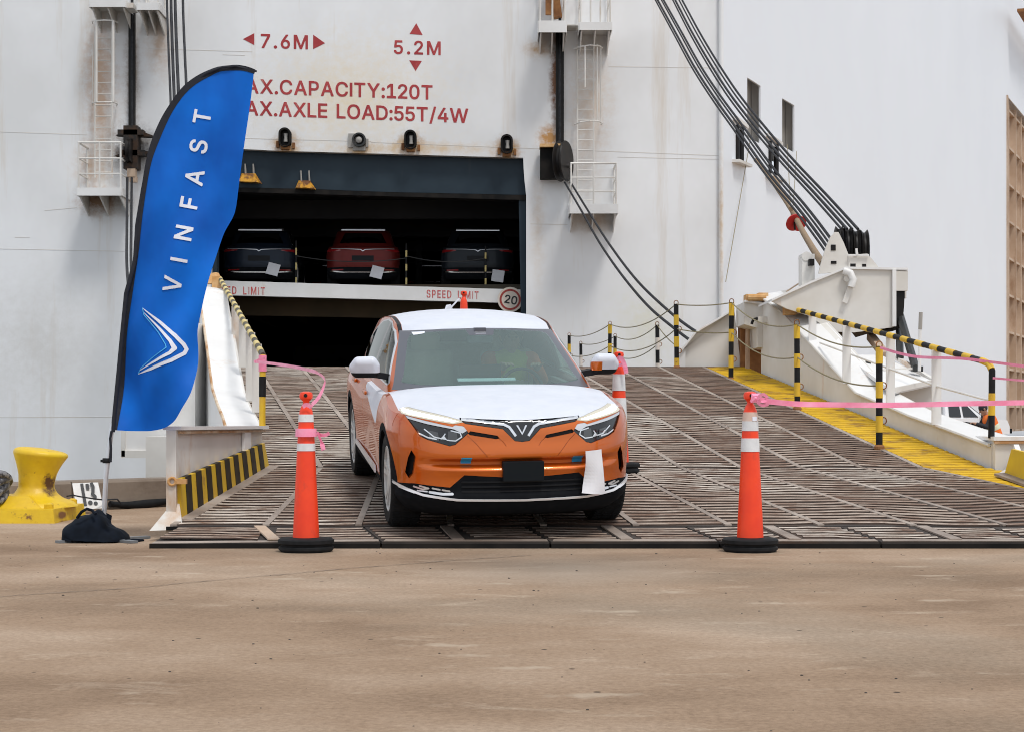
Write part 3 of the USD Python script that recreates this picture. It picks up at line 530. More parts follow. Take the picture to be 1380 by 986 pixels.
# guide channels and black sheave blocks with their wires
for x0, x1, y0, y1 in ((174.5, 181.5, 16, 172), (749, 760, 45, 196)):
    ch = part(SHIP, 'wire_channel', box2(P(x0, y0, WD - .02), P(x1, y1, WD - .14)), 'grease_black')
    part(ch, 'wire', tube([P((x0 + x1) / 2, y0 - 30, WD - .2), P((x0 + x1) / 2, y1, WD - .2)], .035, 8), 'wire_rope', smooth=40)
part(SHIP, 'channel_head', box2(P(168, 4, WD - .9), P(186, 18, WD - .35)), 'cream_steel')
c = P(178, 200, WD - .25)
lb = part(SHIP, 'sheave_block', cat([box(c, (.34, .4, 1.05)), box(c + (0, -.05, .36), (.62, .3, .13)), box(c + (0.05, -.05, -.14), (.6, .3, .13)), hull([c + np.array(v) for v in ((-.38, -.1, .3), (-.38, .15, .3), (.62, -.1, .26), (.62, .15, .26), (-.1, -.1, .42), (.2, -.1, .42), (.2, .15, .42))]), hull([c + np.array(v) for v in ((-.4, -.1, -.2), (-.4, .15, -.2), (.66, -.1, -.14), (.66, .15, -.14), (0, -.1, -.02), (.2, .15, -.02))])]), 'rust_dark')
part(lb, 'pulley', lathe([(.0, -.06), (.3, -.06), (.26, 0), (.3, .06), (0, .06)], 24, c + (0, -.24, -.1), (1, 0, 0)), 'grease_black', smooth=40)
part(lb, 'shackle', cat([box(c + (0.02, -.1, -.62), (.2, .2, .2)), box(c + (.06, -.1, -.78), (.16, .16, .14))]), 'rib_brown')
c = P(752, 218, WD - .35)
rb = part(SHIP, 'sheave_block', cat([box(c + (-.16, .1, -.05), (.55, .4, .72)), hull([c + np.array(v) for v in ((-.4, -.05, .28), (-.4, .3, .28), (.05, -.05, .45), (.05, .3, .45), (.1, .3, .28))])]), 'black_edge')
part(rb, 'pulley', lathe([(.0, -.11), (.48, -.11), (.5, -.08), (.42, -.03), (.42, .03), (.5, .08), (.48, .11), (0, .11)], 36, c + (.12, -.05, 0), np.array([.93, -.36, 0])), 'grease_black', smooth=35)
part(rb, 'rusty_cap', box(c + (-.2, .0, .36), (.5, .5, .08)), 'orange_rust')
# ================================================================ the loading ramp
def rz(d):
    """Height of the ramp's surface at distance d."""
    if d < 13.6: return .05 + (d - 12.92) / .68 * .07
    if d < 17.0: return .12 + .105 * (d - 13.6)
    if d < 26.0: return .477 + .14 * (d - 17.0)
    return 1.737 - .008 * (d - 26.0)
def lx(d): return -2.5 - .23 * (d - 17) if d > 17 else -2.5 + (17 - d) * -.06
def rx(d): return 3.93 - .13 * (d - 18.1) if d > 17 else 4.07 + (17 - d) * .40
def ow(d): return .66
RAMP = thing('loading_ramp', 'wide rusty steel loading ramp of ribbed grating leading up into the ship', 'ramp', (0, 12.92, 0))
def sheet(x0f, x1f, ds, dz, th, nx=1):
    V, F = [], []
    for d in ds:
        for k in range(nx + 1):
            x = x0f(d) + (x1f(d) - x0f(d)) * k / nx; V.append((x, d, rz(d) + dz))
    n = nx + 1
    for i in range(len(ds) - 1):
        for k in range(nx): a = i * n + k; F += [(a, a + 1, a + 1 + n), (a, a + 1 + n, a + n)]
    top = trimesh.Trimesh(V, F, process=False); bot = trimesh.Trimesh(np.array(V) - (0, 0, th), np.array(F)[:, ::-1], process=False)
    side = []
    bd = [i for i in range(n)] + [i * n + nx for i in range(1, len(ds))] + [(len(ds) - 1) * n + k for k in range(nx - 1, -1, -1)] + [i * n for i in range(len(ds) - 2, 0, -1)]
    V = np.array(V); S_ = []
    for a, b in zip(bd, bd[1:] + bd[:1]):
        S_.append((V[a], V[b], V[b] - (0, 0, th), V[a] - (0, 0, th)))
    sv = np.array(S_).reshape(-1, 3); sf = np.array([[(4 * i, 4 * i + 2, 4 * i + 1), (4 * i, 4 * i + 3, 4 * i + 2)] for i in range(len(S_))]).reshape(-1, 3)
    return cat([top, bot, trimesh.Trimesh(sv, sf, process=False)])
U_EDGE = np.linspace(0, 1, 12)                                # eleven lanes of bars between flat strips
def ux_(u, d): return lx(d) + (rx(d) - lx(d)) * u
part(RAMP, 'upper_plate', sheet(lambda d: lx(d) - .3, lambda d: rx(d) + .66, [17.012, 20, 23, 26.0], 0, .25), 'grating_plate')
part(RAMP, 'lower_plate', sheet(lambda d: lx(d), lambda d: rx(d) + .66, [13.612, 15.3, 16.99], 0, .10), 'grating_plate')
part(RAMP, 'inner_plate', sheet(lambda d: lx(26) - .3 - (d - 26) * .16, lambda d: rx(26) + .66 - (d - 26) * .15, [26.01, 34, 42.0], -.004, .2), 'grating_plate')
part(RAMP, 'crest_edge', sheet(lambda d: lx(26) - .3, lambda d: rx(26) + .66, [25.93, 26.03], .012, .1), 'black_edge')
def barmesh(xa, xb, d, wdt, skew, h=.0115):
    """A welded anti-skid bar: flat top, bevelled flanks, slight skew and waviness."""
    n = 4; V = []
    for k in range(n + 1):
        t = k / n; x = xa + (xb - xa) * t; dd = d + skew * (t - .5) + .030 * math.sin(2.3 * x + 1.1 * d) + .022 * math.sin(5.1 * x - 2.3 * d) + nrg.normal() * .009
        for o, hh in ((-wdt / 2, -.002), (-wdt / 2 + .006, h), (wdt / 2 - .006, h), (wdt / 2, -.002)):
            V.append((x, dd + o, rz(dd + o) + hh))
    F = []
    for k in range(n):
        for j in range(3): a = 4 * k + j; F += [(a, a + 4, a + 5), (a, a + 5, a + 1)]
    F += [(0, 1, 2), (0, 2, 3), (4 * n, 4 * n + 2, 4 * n + 1), (4 * n, 4 * n + 3, 4 * n + 2)]
    m = trimesh.Trimesh(V, F, process=False); return m
bars = []                                                    # (distance, mesh, material)
lane_t = ['grating_bar_pale', 'grating_bar_pale', 'grating_bar', 'grating_bar', 'grating_bar_brown', 'grating_bar', 'grating_bar', 'grating_bar', 'grating_bar_brown', 'grating_bar', 'grating_bar_brown']
PITCH = .145
ds = list(np.arange(13.71, 16.95, PITCH)) + list(np.arange(17.1, 25.95, PITCH))
for i in range(11):
    for r_, d in enumerate(ds):
        u0, u1 = U_EDGE[i], U_EDGE[i + 1]; sk = 0.0 if i < 4 else (.16 if (i % 2) else -.16) * min(1.0, (i - 3) / 3)
        if i >= 4: sk *= .3 + .5 * math.sin(d * 1.3 + i)
        xa, xb = ux_(u0, d) + .024 + .008 * nrg.random(), ux_(u1, d) - .024 - .008 * nrg.random()
        tone = lane_t[i]
        if meshkit.noise(np.array([xa * .6, d * .55, 3.0])) > .62: tone = 'grating_bar_pale' if tone == 'grating_bar' else 'grating_bar'
        if i >= 2 and meshkit.noise(np.array([xa * .5 + 9, d * .8, 7.0])) > .63: tone = 'grating_bar_brown'
        bars.append((d, barmesh(xa, xb, d, .084 + .012 * nrg.normal() * .5, sk), tone, 'anti_skid_bar'))
for u in U_EDGE:                                             # flat strips between the lanes
    for da, db in ((13.62, 16.98), (17.02, 25.95)):
        ps = sheet(lambda d: ux_(u, d) - .026, lambda d: ux_(u, d) + .026, list(np.linspace(da, db, 6)), .014, .02)
        part(RAMP, 'flat_strip', ps, 'grating_strip')
# yellow walkway along the right edge
part(RAMP, 'yellow_walkway', sheet(lambda d: rx(d) + .04, lambda d: rx(d) + .655, list(np.linspace(13.64, 16.98, 8)) + list(np.linspace(17.02, 25.9, 6)), .003, .02), 'yellow_plate')
for d in ds:
    bars.append((d, barmesh(rx(d) + .045, rx(d) + .65, d, .12, .05), 'yellow_bar', 'yellow_bar'))
# foot flaps
seam0 = [-2.66, -1.18, 0.10, 1.38, 2.60, 3.80, 5.0]
FL = []
for i in range(6):
    sh = .19
    a0, a1 = seam0[i] + .008, seam0[i + 1] - .008
    lo = 0.0 if i else -.03
    q4 = [(a0 + (sh if i else -.06), 12.92, .05), (a1 + sh, 12.92, .05), (a1, 13.585, rz(13.585)), (a0, 13.585, rz(13.585))]
    if i == 0: q4[0] = (-2.74, 12.92, .03)
    fp = part(RAMP, 'foot_flap', slab([(x, y, z - .001) for x, y, z in q4], (0, 0, -.022)), 'grating_plate'); FL.append(fp)
    part(fp, 'lip', bar((q4[0][0], 12.915, .018), (q4[1][0], 12.915, .018), .05, .034), 'black_edge')
    part(fp, 'rim', slab([(x, y, z) for x, y, z in ((q4[0][0] + .01, 12.925, .052 if i else .034), (q4[1][0] - .01, 12.925, .052), (q4[1][0] - .02, 13.0, .060), (q4[0][0] + .02, 13.0, .060 if i else .042))], (0, 0, .004)), 'grating_strip')
    part(fp, 'flat_strip', slab([(a0 + (.62 if i else .70) + .10, 12.96, .058), (a0 + (.62 if i else .70) + .19, 12.96, .058), (a0 + .62 + .07, 13.57, rz(13.57) + .002), (a0 + .62 - .02, 13.57, rz(13.57) + .002)], (0, 0, .012)), 'grating_strip' if i != 0 else 'rib_brown')
    for r_, d in enumerate(np.arange(13.055, 13.56, .107)):
        t = (13.585 - d) / .665
        for h_, (ua, ub) in enumerate(((0.0, .44), (.56, 1.0))):
            xa = a0 + (a1 - a0) * ua + (sh * t if i else (-.08 * t if ua == 0 else .1 * t)) + .02; xb = a0 + (a1 - a0) * ub + sh * t - .02
            if i == 0 and ub < .5: xb = a0 + .675 + .05 * t
            if i == 0 and ua > .5: xa = a0 + .79 + .06 * t
            tone = ('grating_bar', 'grating_bar', 'grating_bar', 'grating_bar_pale', 'grating_bar_pale', 'grating_bar_pale')[i]
            bars.append((d - 6, barmesh(xa, xb, d, .064, (-.07 if h_ else .07) * (1 if i > 2 else .25), .008), tone, 'anti_skid_bar'))
part(RAMP, 'hinge_line', bar((lx(13.6) - .05, 13.6, .105), (5.2, 13.6, .105), .03, .03), 'black_edge')
part(RAMP, 'hinge_line', bar((lx(17) - .05, 17.0, rz(17) - .012), (rx(17) + .6, 17.0, rz(17) - .012), .03, .03), 'black_edge')
bars.sort(key=lambda b: b[0])
kept = {'anti_skid_bar': 0, 'yellow_bar': 0}; rest = {}
for d, m, tone, nm in bars:
    if kept[nm] < (300 if nm == 'anti_skid_bar' else 60): part(RAMP, nm, m, tone); kept[nm] += 1
    else: rest.setdefault(tone, []).append(m)
for tone, ms in rest.items(): part(RAMP, 'distant_bars', cat(ms), tone, kind='stuff')
part(RAMP, 'under_structure', cat([box2(np.array((-4.4, 20.5, .2)), np.array((4.6, 20.9, .75))), bar((-2.2, 17.4, .15), (-3.2, 25, 1.1), .3, .4), bar((3.6, 17.4, .15), (3.0, 25, 1.1), .3, .4)]), 'cream_steel')

# ---- side girders: inner face, sloping top, end box, hand rail on flat uprights
GP = [(17.0, .86, .88), (17.6, .96, 1.0), (18.5, 1.08, 1.13), (19.5, 1.26, 1.31), (20.3, 1.58, 1.64), (21.4, 2.05, 2.11), (22.3, 2.38, 2.45), (22.9, 2.66, 2.72), (24.2, 2.8, 2.85), (25.9, 2.9, 2.95)]
GPR = [(17.0, .72, .735), (18.2, .88, .865), (19.2, 1.01, .995), (19.7, 1.09, 1.07), (21.0, 1.29, 1.33), (22.0, 1.66, 1.72), (22.9, 2.0, 2.08), (24.2, 2.48, 2.58), (25.3, 2.78, 2.86)]
def girder(parent, prof, xf, sgn, w, mat, lo=.30):
    """Swept box: inner top edge zi, outer top edge zo."""
    R = []
    for d, zi, zo in prof:
        x = xf(d); b = rz(d) - lo; R.append([(x, d, b), (x, d, zi), (x + sgn * w, d, zo), (x + sgn * w, d, b)])
    R = np.array(R); V = R.reshape(-1, 3); F = []
    for i in range(len(R) - 1):
        for j in range(4): a, b_ = 4 * i + j, 4 * i + (j + 1) % 4; F += [(a, b_, b_ + 4), (a, b_ + 4, a + 4)]
    e = 4 * (len(R) - 1); F += [(0, 2, 1), (0, 3, 2), (e, e + 1, e + 2), (e, e + 2, e + 3)]
    part(parent, 'girder_wall', orient(trimesh.Trimesh(V, F, process=False)), mat)
    fe = R[:, 1] + np.array([-sgn * .02, 0, .004]); fo = R[:, 2] + np.array([sgn * .03, 0, .004])
    V = np.vstack([fe, fo]); n = len(fe); F = []
    for i in range(n - 1): F += [(i, i + 1, n + i + 1), (i, n + i + 1, n + i)]
    t = trimesh.Trimesh(V, F, process=False)
    if t.face_normals[0][2] < 0: t.invert()
    t2 = trimesh.Trimesh(V - (0, 0, .0), np.array(F)[:, ::-1], process=False)
    part(parent, 'top_flange', cat([t, trimesh.Trimesh(t.vertices - (0, 0, .03), t.faces[:, ::-1], process=False)] + []), 'white_steel')
    for e_ in (fe, fo): part(parent, 'flange_edge', tube(e_ - (0, 0, .015), .018, 6), 'rusty_edge' if e_ is fo and sgn < 0 else 'cream_steel')
def striped(parent, pts, r, nb, m0='post_black', m1='post_yellow', n=12, name='pole', bname='yellow_band'):
    """A black tube with wrapped yellow bands standing a hair proud of it."""
    p = np.asarray(pts, float); part(parent, name, tube(p, r, n), m0, smooth=50)
    s = np.r_[0, np.cumsum(np.linalg.norm(np.diff(p, axis=0), axis=1))]; L = s[-1]
    at = lambda q_: np.array([np.interp(q_, s, p[:, k]) for k in range(3)])
    for i in range(nb):
        a, b = L * (i + .02) / nb, L * (i + .5) / nb
        if b - a < .01: continue
        part(parent, bname, tube([at(a), *[p[j] for j in range(len(p)) if a < s[j] < b], at(b)], r + .003, n), m1, smooth=50)
LG = thing('ramp_side_girder', 'white ramp girder with hand rail and hazard board, beside the blue flag', 'ramp girder', (lx(17), 17, .3), group='girders along the ramp edges')
girder(LG, GP, lambda d: lx(d) - .005, -1, .31, 'white_steel')
hr = [np.array((lx(24.3) + .02, 24.3, 2.95)), np.array((lx(17) + .02, 17.0, 1.60)), np.array((lx(17) + .02, 16.97, 1.50)), np.array((lx(17) + .02, 16.95, .88))]
striped(LG, hr[:2], .030, 17, 'faded_black', 'faded_yellow', name='hand_rail')
part(LG, 'end_post', tube([hr[1], hr[2], hr[3]], .032, 12), 'post_yellow', smooth=50); part(LG, 'black_band', tube([hr[2] + (hr[3] - hr[2]) * .18, hr[2] + (hr[3] - hr[2]) * .50], .035, 12), 'post_black', smooth=50)
for d in (18.0, 18.9, 20.0, 21.3):
    x = lx(d) + .045; zi = rz(d) + .42 + (.25 if d > 19.5 else 0); zr = 1.60 + (d - 17) / 7.3 * 1.35
    part(LG, 'upright', box2(np.array((x - .055, d - .012, zi)), np.array((x + .045, d + .012, zr - .03))), 'cream_steel')
part(LG, 'hinge_bracket', cat([hull([P(288, 378, 24.3) + np.array(v) for v in ((-.12, -.1, -.05), (.14, -.1, -.05), (-.1, .1, -.05), (.14, .1, -.05), (-.02, -.05, .1), (.08, -.05, .1), (.02, .06, .12))]), box(P(292, 385, 24.2), (.1, .2, .25))]), 'orange_rust')
# level end plate, hazard board and bottom strip
def Q(t, off=0.0, z=0.0):                                     # along the flare from near (t=0, d=13.9) to far (t=1, d=17)
    return np.array([-2.69 + .25 * t + off, 13.9 + 3.1 * t, z])
part(LG, 'end_plate', slab([Q(0, -.05, .12), Q(1, -.05, .40), Q(1, -.05, .87), Q(0, -.05, .885)], (-.05, .004, 0)), 'cream_steel')
part(LG, 'end_cap', slab([Q(-.02, -.135, .886), Q(-.02, .012, .886), Q(1.01, .012, .872), Q(1.01, -.135, .872)], (0, 0, .03)), 'white_steel')
part(LG, 'edge_angle', cat([bar(Q(-.01, -.07, .06), Q(-.01, -.07, .885), .08, .08, up=(0, 1, 0))]), 'cream_steel')
part(LG, 'rim_bar', cat([bar(Q(0, -.02, .865), Q(1, -.02, .852), .02, .02)]), 'rusty_edge')
part(LG, 'stiffener', slab([Q(.72, -.045, .6), Q(.80, -.045, .6), Q(.80, -.045, .85), Q(.72, -.045, .85)], (.03, 0, 0)), 'white_steel')
part(LG, 'foot_gusset', hull([Q(-.02, -.16, .10), Q(-.02, .03, .10), Q(.03, -.16, .10), Q(.0, -.07, .30), Q(0, -.02, .30), Q(-.06, .06, .09), Q(-.07, -.2, .08)]), 'cream_steel')
def hazard(parent, Qf, sgn, nstripe=9):
    zb = lambda t: .155 + (.477 - .155) * t + .01; zt = lambda t: .49 + .25 * t
    c = [Qf(.0, 0, zb(0)), Qf(1.03, 0, zb(1.03)), Qf(.965, 0, zt(.965)), Qf(-.01, 0, zt(-.01))]
    hb = part(parent, 'hazard_board', slab(c, (-sgn * .035, 0, 0)), 'hazard_yellow')
    for k in range(nstripe):
        t0 = .055 + k * .107; t1 = t0 + .056; s0 = -.02 - .028 * t0
        a = [Qf(t0, 0, zb(t0)), Qf(t1, 0, zb(t1)), Qf(t1 + s0, 0, zt(t1 + s0) + .003), Qf(t0 + s0, 0, zt(t0 + s0) + .003)]
        part(hb, 'black_stripe', slab([q_ + np.array([sgn * .004, 0, 0]) for q_ in a], (-sgn * .042, 0, 0)), 'hazard_black')
    part(parent, 'kick_strip', slab([Qf(-.02, sgn * .0, zb(-.02) - .012), Qf(1.03, 0, zb(1.03) - .012), Qf(1.03, sgn * .10, zb(1.03) - .02), Qf(-.02, sgn * .10, zb(-.02) - .02)], (0, 0, .022)), 'grating_strip')
hazard(LG, lambda t, o=0, z=0: Q(t, o + .0, z), 1)
part(LG, 'eye_bolt', cat([tube([Q(-.01, -.03, .47) + (math.cos(a) * .03 - .03, -.05, math.sin(a) * .03) for a in np.linspace(0, 6.28, 12)], .012, 6), box(Q(-.01, -.02, .47) + (.03, -.03, 0), (.09, .05, .04))]), 'orange_rust')
# outrigger end of the ramp behind the flag
OB = part(LG, 'outer_box', cat([box2(np.array((-4.78, 21.0, .53)), np.array((-3.90, 22.6, 2.15)))]), 'white_steel')
part(OB, 'rim', cat([bar((-4.80, 20.99, .53), (-3.88, 20.99, .53), .05, .09), bar((-4.78, 20.99, .5), (-4.78, 20.99, 2.15), .05, .05, up=(0, 1, 0))]), 'cream_steel')
part(OB, 'strut', box2(np.array((-4.42, 21.2, -1.0)), np.array((-4.25, 21.4, .53))), 'orange_rust'); part(OB, 'strut', box2(np.array((-4.12, 21.2, -1.0)), np.array((-4.05, 21.4, .53))), 'cream_steel')
part(OB, 'brace', bar(P(289, 536, 20.6), P(303, 578, 20.0), .09, .05), 'white_steel')
part(OB, 'side_box', box2(P(236, 440, 22.6), P(270, 505, 23.4)), 'white_steel'); part(OB, 'dark_recess', box2(P(258, 415, 23.4), P(279, 440, 24.0)), 'rib_brown')
part(OB, 'upper_box', box2(P(236, 392, 23.2), P(270, 416, 24.2)), 'white_steel')

RG = thing('ramp_side_girder', 'white ramp girder beside the yellow walkway, carrying the long striped hand rail', 'ramp girder', (4.78, 17, .3), group='girders along the ramp edges')
rxo = lambda d: rx(d) + .665
girder(RG, GPR, lambda d: 6.98 - .13 * d, 1, .36, 'cream_steel')
hr = [P(1062, 414, 23.9), P(1325, 486.5, 17.15), P(1333, 490.5, 17.05), P(1337, 499, 17.0), P(1336, 590, 17.0)]
striped(RG, hr, .032, 17, 'post_black', 'post_yellow', name='hand_rail')
for x, d in ((1095, 22.9), (1141, 21.3), (1200, 19.9), (1262, 18.4)):
    X_ = 6.98 - .13 * d + .12; zr = np.interp(d, [17.15, 23.9], [hr[1][2], hr[0][2]]); zi = np.interp(d, [g[0] for g in GPR], [g[1] for g in GPR])
    part(RG, 'upright', box2(np.array((P(x, 0, d)[0] - .05, d - .015, zi)), np.array((P(x, 0, d)[0] + .05, d + .015, zr - .02))), 'white_steel')
part(RG, 'guard_wire', tube([P(1105, 462, 22.6), P(1262, 520, 18.4), P(1336, 540, 17.0)], .012, 6), 'cream_steel')
EB = part(RG, 'end_box', box2(np.array((4.785, 16.9, .44)), np.array((5.75, 17.6, .755))), 'cream_steel')
part(EB, 'lid', box2(np.array((4.76, 16.86, .757)), np.array((5.8, 17.65, .795))), 'white_steel')
part(EB, 'rim', bar((4.77, 16.88, .745), (5.08, 16.88, .745), .03, .035), 'rusty_edge')
part(EB, 'brace', bar(P(1369, 601, 16.8), P(1381, 633, 16.5), .05, .05), 'white_steel')
hazard(RG, lambda t, o=0, z=0: np.array([4.72 + .35 * (1 - t) * .9 + o, 13.9 + 2.35 * t, z - .045 * t]), -1, 6)
gus = part(RG, 'tail_plate', slab([P(918.5, 498, 26.1), P(918.5, 474, 26.1), P(936, 448, 26.1), P(962, 428, 26.1), P(990, 416, 26.1), P(999.5, 501, 26.1)][0:0] + [P(918.5, 500, 26.1), P(919, 472, 26.1), P(989.5, 416.5, 26.1), P(999.5, 503, 26.1)], (0, .12, 0)), 'cream_steel')
part(gus, 'top_rim', cat([bar(P(918, 472, 26.05), P(937, 448, 26.05), .16, .025), bar(P(937, 448, 26.05), P(990, 416.5, 26.05), .16, .025), bar(P(917, 500, 26.05), P(917.5, 470, 26.05), .05, .14)]), 'white_steel')
part(gus, 'fill_plate', wallpoly([(919, 473), (937, 449), (989, 417.5), (960, 440)], 26.1, .12), 'cream_steel')
hg = part(RG, 'hinge_pocket', box2(P(998, 438, 26.0), P(1022, 505, 26.3)), 'rust'); part(hg, 'pin', tube([P(1008, 436, 25.8), P(1007, 504, 25.8)], .035, 8), 'rib_brown')
hb = part(RG, 'hinge_block', wallpoly([(1003, 407), (1028, 402), (1055, 412), (1062, 432), (1056, 470), (1022, 468), (1020, 442), (1003, 437)], 25.2, .9), 'cream_steel')
part(hb, 'rim', cat([bar(P(1003, 406, 25.18), P(1056, 413, 25.18), .1, .03)]), 'white_steel')
part(hb, 'lug', cat([box(P(1012, 402, 25.3), (.18, .3, .10)), box(P(1027, 401, 25.3), (.14, .3, .12)), tube([P(1008, 401, 25.1), P(1032, 401, 25.1)], .05, 10)]), 'orange_rust')
part(hb, 'hose', tube([P(1013, 437, 25.0), P(1015, 431, 25.0), P(1020, 429.5, 25.0), P(1026, 430, 25.0), P(1040, 433, 25.0), P(1045, 436, 25.0), P(1046, 426, 25.0), P(1049, 414, 25.0), P(1055, 409, 25.0)], .022, 8), 'grease_black', smooth=50)
part(hb, 'small_bracket', box(P(1034, 431, 25.0), (.28, .1, .09)), 'cream_steel')
part(RG, 'rail_bracket', cat([box(P(1064, 412, 23.8), (.16, .2, .26)), box(P(1066, 403, 23.8), (.12, .12, .1)), box(P(1071, 418, 23.8), (.14, .14, .1))]), 'orange_rust')
solo('crumpled_rag', hull([P(1354, 640, 16.6) + np.array(v) * .12 for v in ((-1, 0, -.5), (.9, .2, -.6), (.2, .8, -.5), (-.2, -.6, -.55), (-.5, .1, .15), (.3, -.2, .5), (.9, .1, .3), (.1, .5, .45))]).subdivide(), 'white_rag', 'crumpled white rag lying on the yellow walkway by the end of the girder', 'rag', smooth=True)

# ---- lifting arm with its sheaves
def arm(name, label, mx=1.0, ox=0.0):
    """mx = -1 mirrors it to the other edge of the ramp (seen only past the flag)."""
    def A(px, py, d): q_ = P(px, py, d); q_[0] = q_[0] * mx + ox; return q_
    def W(pts, d, dep):
        q_ = [A(x, y, d) for x, y in pts]; return ext(Polygon([(a[0], a[2]) for a in q_]).buffer(0), (0, d, 0), (1, 0, 0), (0, 0, 1), (0, dep, 0))
    def bx(a, b): return box2(a, b)
    T = thing(name, label, 'lifting arm', (A(1130, 440, 24)[0], 24, 1.6))
    part(T, 'arm_plate', W([(1040, 406), (1066, 394), (1095, 381), (1120, 370), (1140, 362.5), (1205, 364), (1205, 441), (1152, 448), (1120, 447), (1092, 426), (1060, 416)], 23.4, .06), 'cream_steel')
    part(T, 'arm_plate', W([(1050, 400), (1095, 381), (1140, 362), (1205, 364), (1205, 438), (1120, 446), (1070, 420)], 24.5, .06), 'cream_steel')
    part(T, 'top_plate', cat([slab([A(1040, 406, 23.36), A(1095, 381, 23.36), A(1095, 381, 23.36) + (0, 1.25, 0), A(1040, 406, 23.36) + (0, 1.25, 0)], (0, 0, .03)),
        slab([A(1095, 381, 23.36), A(1140, 362.5, 23.36), A(1140, 362.5, 23.36) + (0, 1.25, 0), A(1095, 381, 23.36) + (0, 1.25, 0)], (0, 0, .03)),
        slab([A(1140, 362.5, 23.36), A(1224, 364, 23.36), A(1224, 364, 23.36) + (0, 1.25, 0), A(1140, 362.5, 23.36) + (0, 1.25, 0)], (0, 0, .03))]), 'white_steel')
    part(T, 'end_plate', cat([bx(A(1205, 365, 23.37), A(1223.5, 392, 23.37) + (0, 1.2, 0)), bx(A(1219.5, 392, 23.6), A(1221.5, 402, 23.6) + (0, .9, 0))]), 'cream_steel')
    part(T, 'dark_opening', hull([A(1205, 391, 23.42), A(1219.5, 391, 23.42), A(1218, 420, 23.42), A(1213, 442, 23.42), A(1205, 446, 23.42)] + [q_ + np.array([0, .9, 0]) for q_ in (A(1205, 391, 23.42), A(1219.5, 391, 23.42), A(1218, 420, 23.42), A(1213, 442, 23.42), A(1205, 446, 23.42))]), 'grease_black')
    part(T, 'stiffener', bar(A(1205, 363, 23.37), A(1205, 440, 23.37), .05, .04, up=(0, 1, 0)), 'white_steel')
    c = A(1141, 376, 23.36)
    hk = part(T, 'bent_handle', tube([A(1137, 365, 23.33), A(1146, 368, 23.3), A(1150, 377, 23.3), A(1147, 387, 23.3)], .05, 8), 'white_steel', smooth=50)
    part(hk, 'shadow_bar', bar(A(1147, 385, 23.33), A(1138, 408, 23.34), .07, .03, up=(0, 1, 0)), 'cream_steel')
    part(hk, 'boss', lathe([(0, 0), (.045, 0), (.045, .04), (0, .04)], 14, c, (0, -1, 0)), 'cream_steel')
    part(T, 'underside', cat([hull([A(1106, 441, 23.5), A(1146, 447, 23.5), A(1136, 472, 23.7), A(1106, 441, 24.4), A(1146, 447, 24.4), A(1136, 472, 24.2)]), hull([A(1146, 446, 23.5), A(1200, 441, 23.5), A(1153, 455, 23.7), A(1146, 446, 24.4), A(1200, 441, 24.4), A(1153, 455, 24.2)])]), 'deck_brown')
    part(T, 'support', cat([bar(A(1173, 453, 23.9), A(1193, 479, 23.0), .1, .1)]), 'rib_brown')
    part(T, 'strut', cat([tube([A(1212, 440, 23.8), A(1213, 482, 22.6)], .05, 8)]), 'black_steel'); part(T, 'strut', cat([tube([A(1208, 408, 23.9), A(1234, 496, 22.2)], .055, 8)]), 'black_steel')
    # sheave cheeks
    part(T, 'cheek', W([(1103, 369), (1108, 350), (1113, 334), (1119, 320), (1125, 313), (1130, 313), (1137, 327), (1143, 342), (1145, 366)], 23.45, .05), 'cream_steel'); part(T, 'cheek', W([(1163, 364), (1168, 342), (1176, 350), (1187, 364)], 23.5, .9), 'cream_steel')
    ck = part(T, 'front_plate', W([(1144, 363), (1143, 344), (1169, 342), (1186, 363)], 23.43, .04), 'cream_steel')
    part(ck, 'slot', cat([bx(A(1146, 355.5, 23.425), A(1153, 360, 23.44)), bx(A(1162, 356, 23.425), A(1167, 360, 23.44)), bx(A(1120, 330, 23.44), A(1126, 338, 23.46)), bx(A(1120, 352, 23.44), A(1127, 356, 23.46))]), 'grease_black')
    part(ck, 'keeper', cat([bar(A(1143, 344, 23.4), A(1171, 344, 23.4), .02, .025), bar(A(1154, 335, 23.4), A(1155, 344, 23.4), .03, .03, up=(0, 1, 0))]), 'white_steel')
    ax = np.array([mx * .995, -.10, 0]); c0 = A(1146, 335, 24.0)
    for k in range(4):
        part(T, 'sheave', lathe([(.05, -.056), (.29, -.056), (.315, -.046), (.275, -.012), (.275, .012), (.315, .046), (.29, .056), (.05, .056)], 40, c0 + ax * (-.16 + .115 * k) + np.array([0, 0, -.018 * k]), ax), 'grease_black', smooth=40)
    # sloping apron plate behind
    if mx > 0:
        ap = part(T, 'apron', slab([A(1138, 478, 22.5), A(1187, 478, 23.0), A(1258, 514, 21.8), A(1202, 526, 20.4)], (0, 0, -.05)), 'white_steel')
        part(ap, 'rim', cat([bar(A(1202, 526, 20.39), A(1258, 514, 21.79), .04, .06), bar(A(1208, 482, 22.7), A(1262, 515, 21.8), .06, .05), bar(A(1190, 498, 21.8), A(1236, 496, 22.0), .02, .02)]), 'cream_steel')
        part(ap, 'lug', cat([box(A(1236, 497, 22.0), (.13, .1, .07)), box(A(1170, 489, 22.2), (.06, .06, .06))]), 'black_steel')
        part(ap, 'skirt', wallpoly([(1202, 527), (1258, 515), (1262, 560), (1215, 560)], 21.9, .05), 'cream_steel')
        pk = part(T, 'side_post', cat([bx(A(1081, 385, 24.1), A(1093, 345, 24.4)), lathe([(0, 0), (.066, 0), (.066, .3), (0, .3)], 16, A(1087, 345.5, 24.09), (0, 1, 0))]), 'cream_steel')
        part(pk, 'knob', box(A(1093, 354, 24.05), (.07, .12, .09)), 'grease_black')
        part(T, 'edge_plate', bar(A(1060, 393, 24.6), A(1080, 380, 24.6), .1, .02), 'rib_brown')
    return T
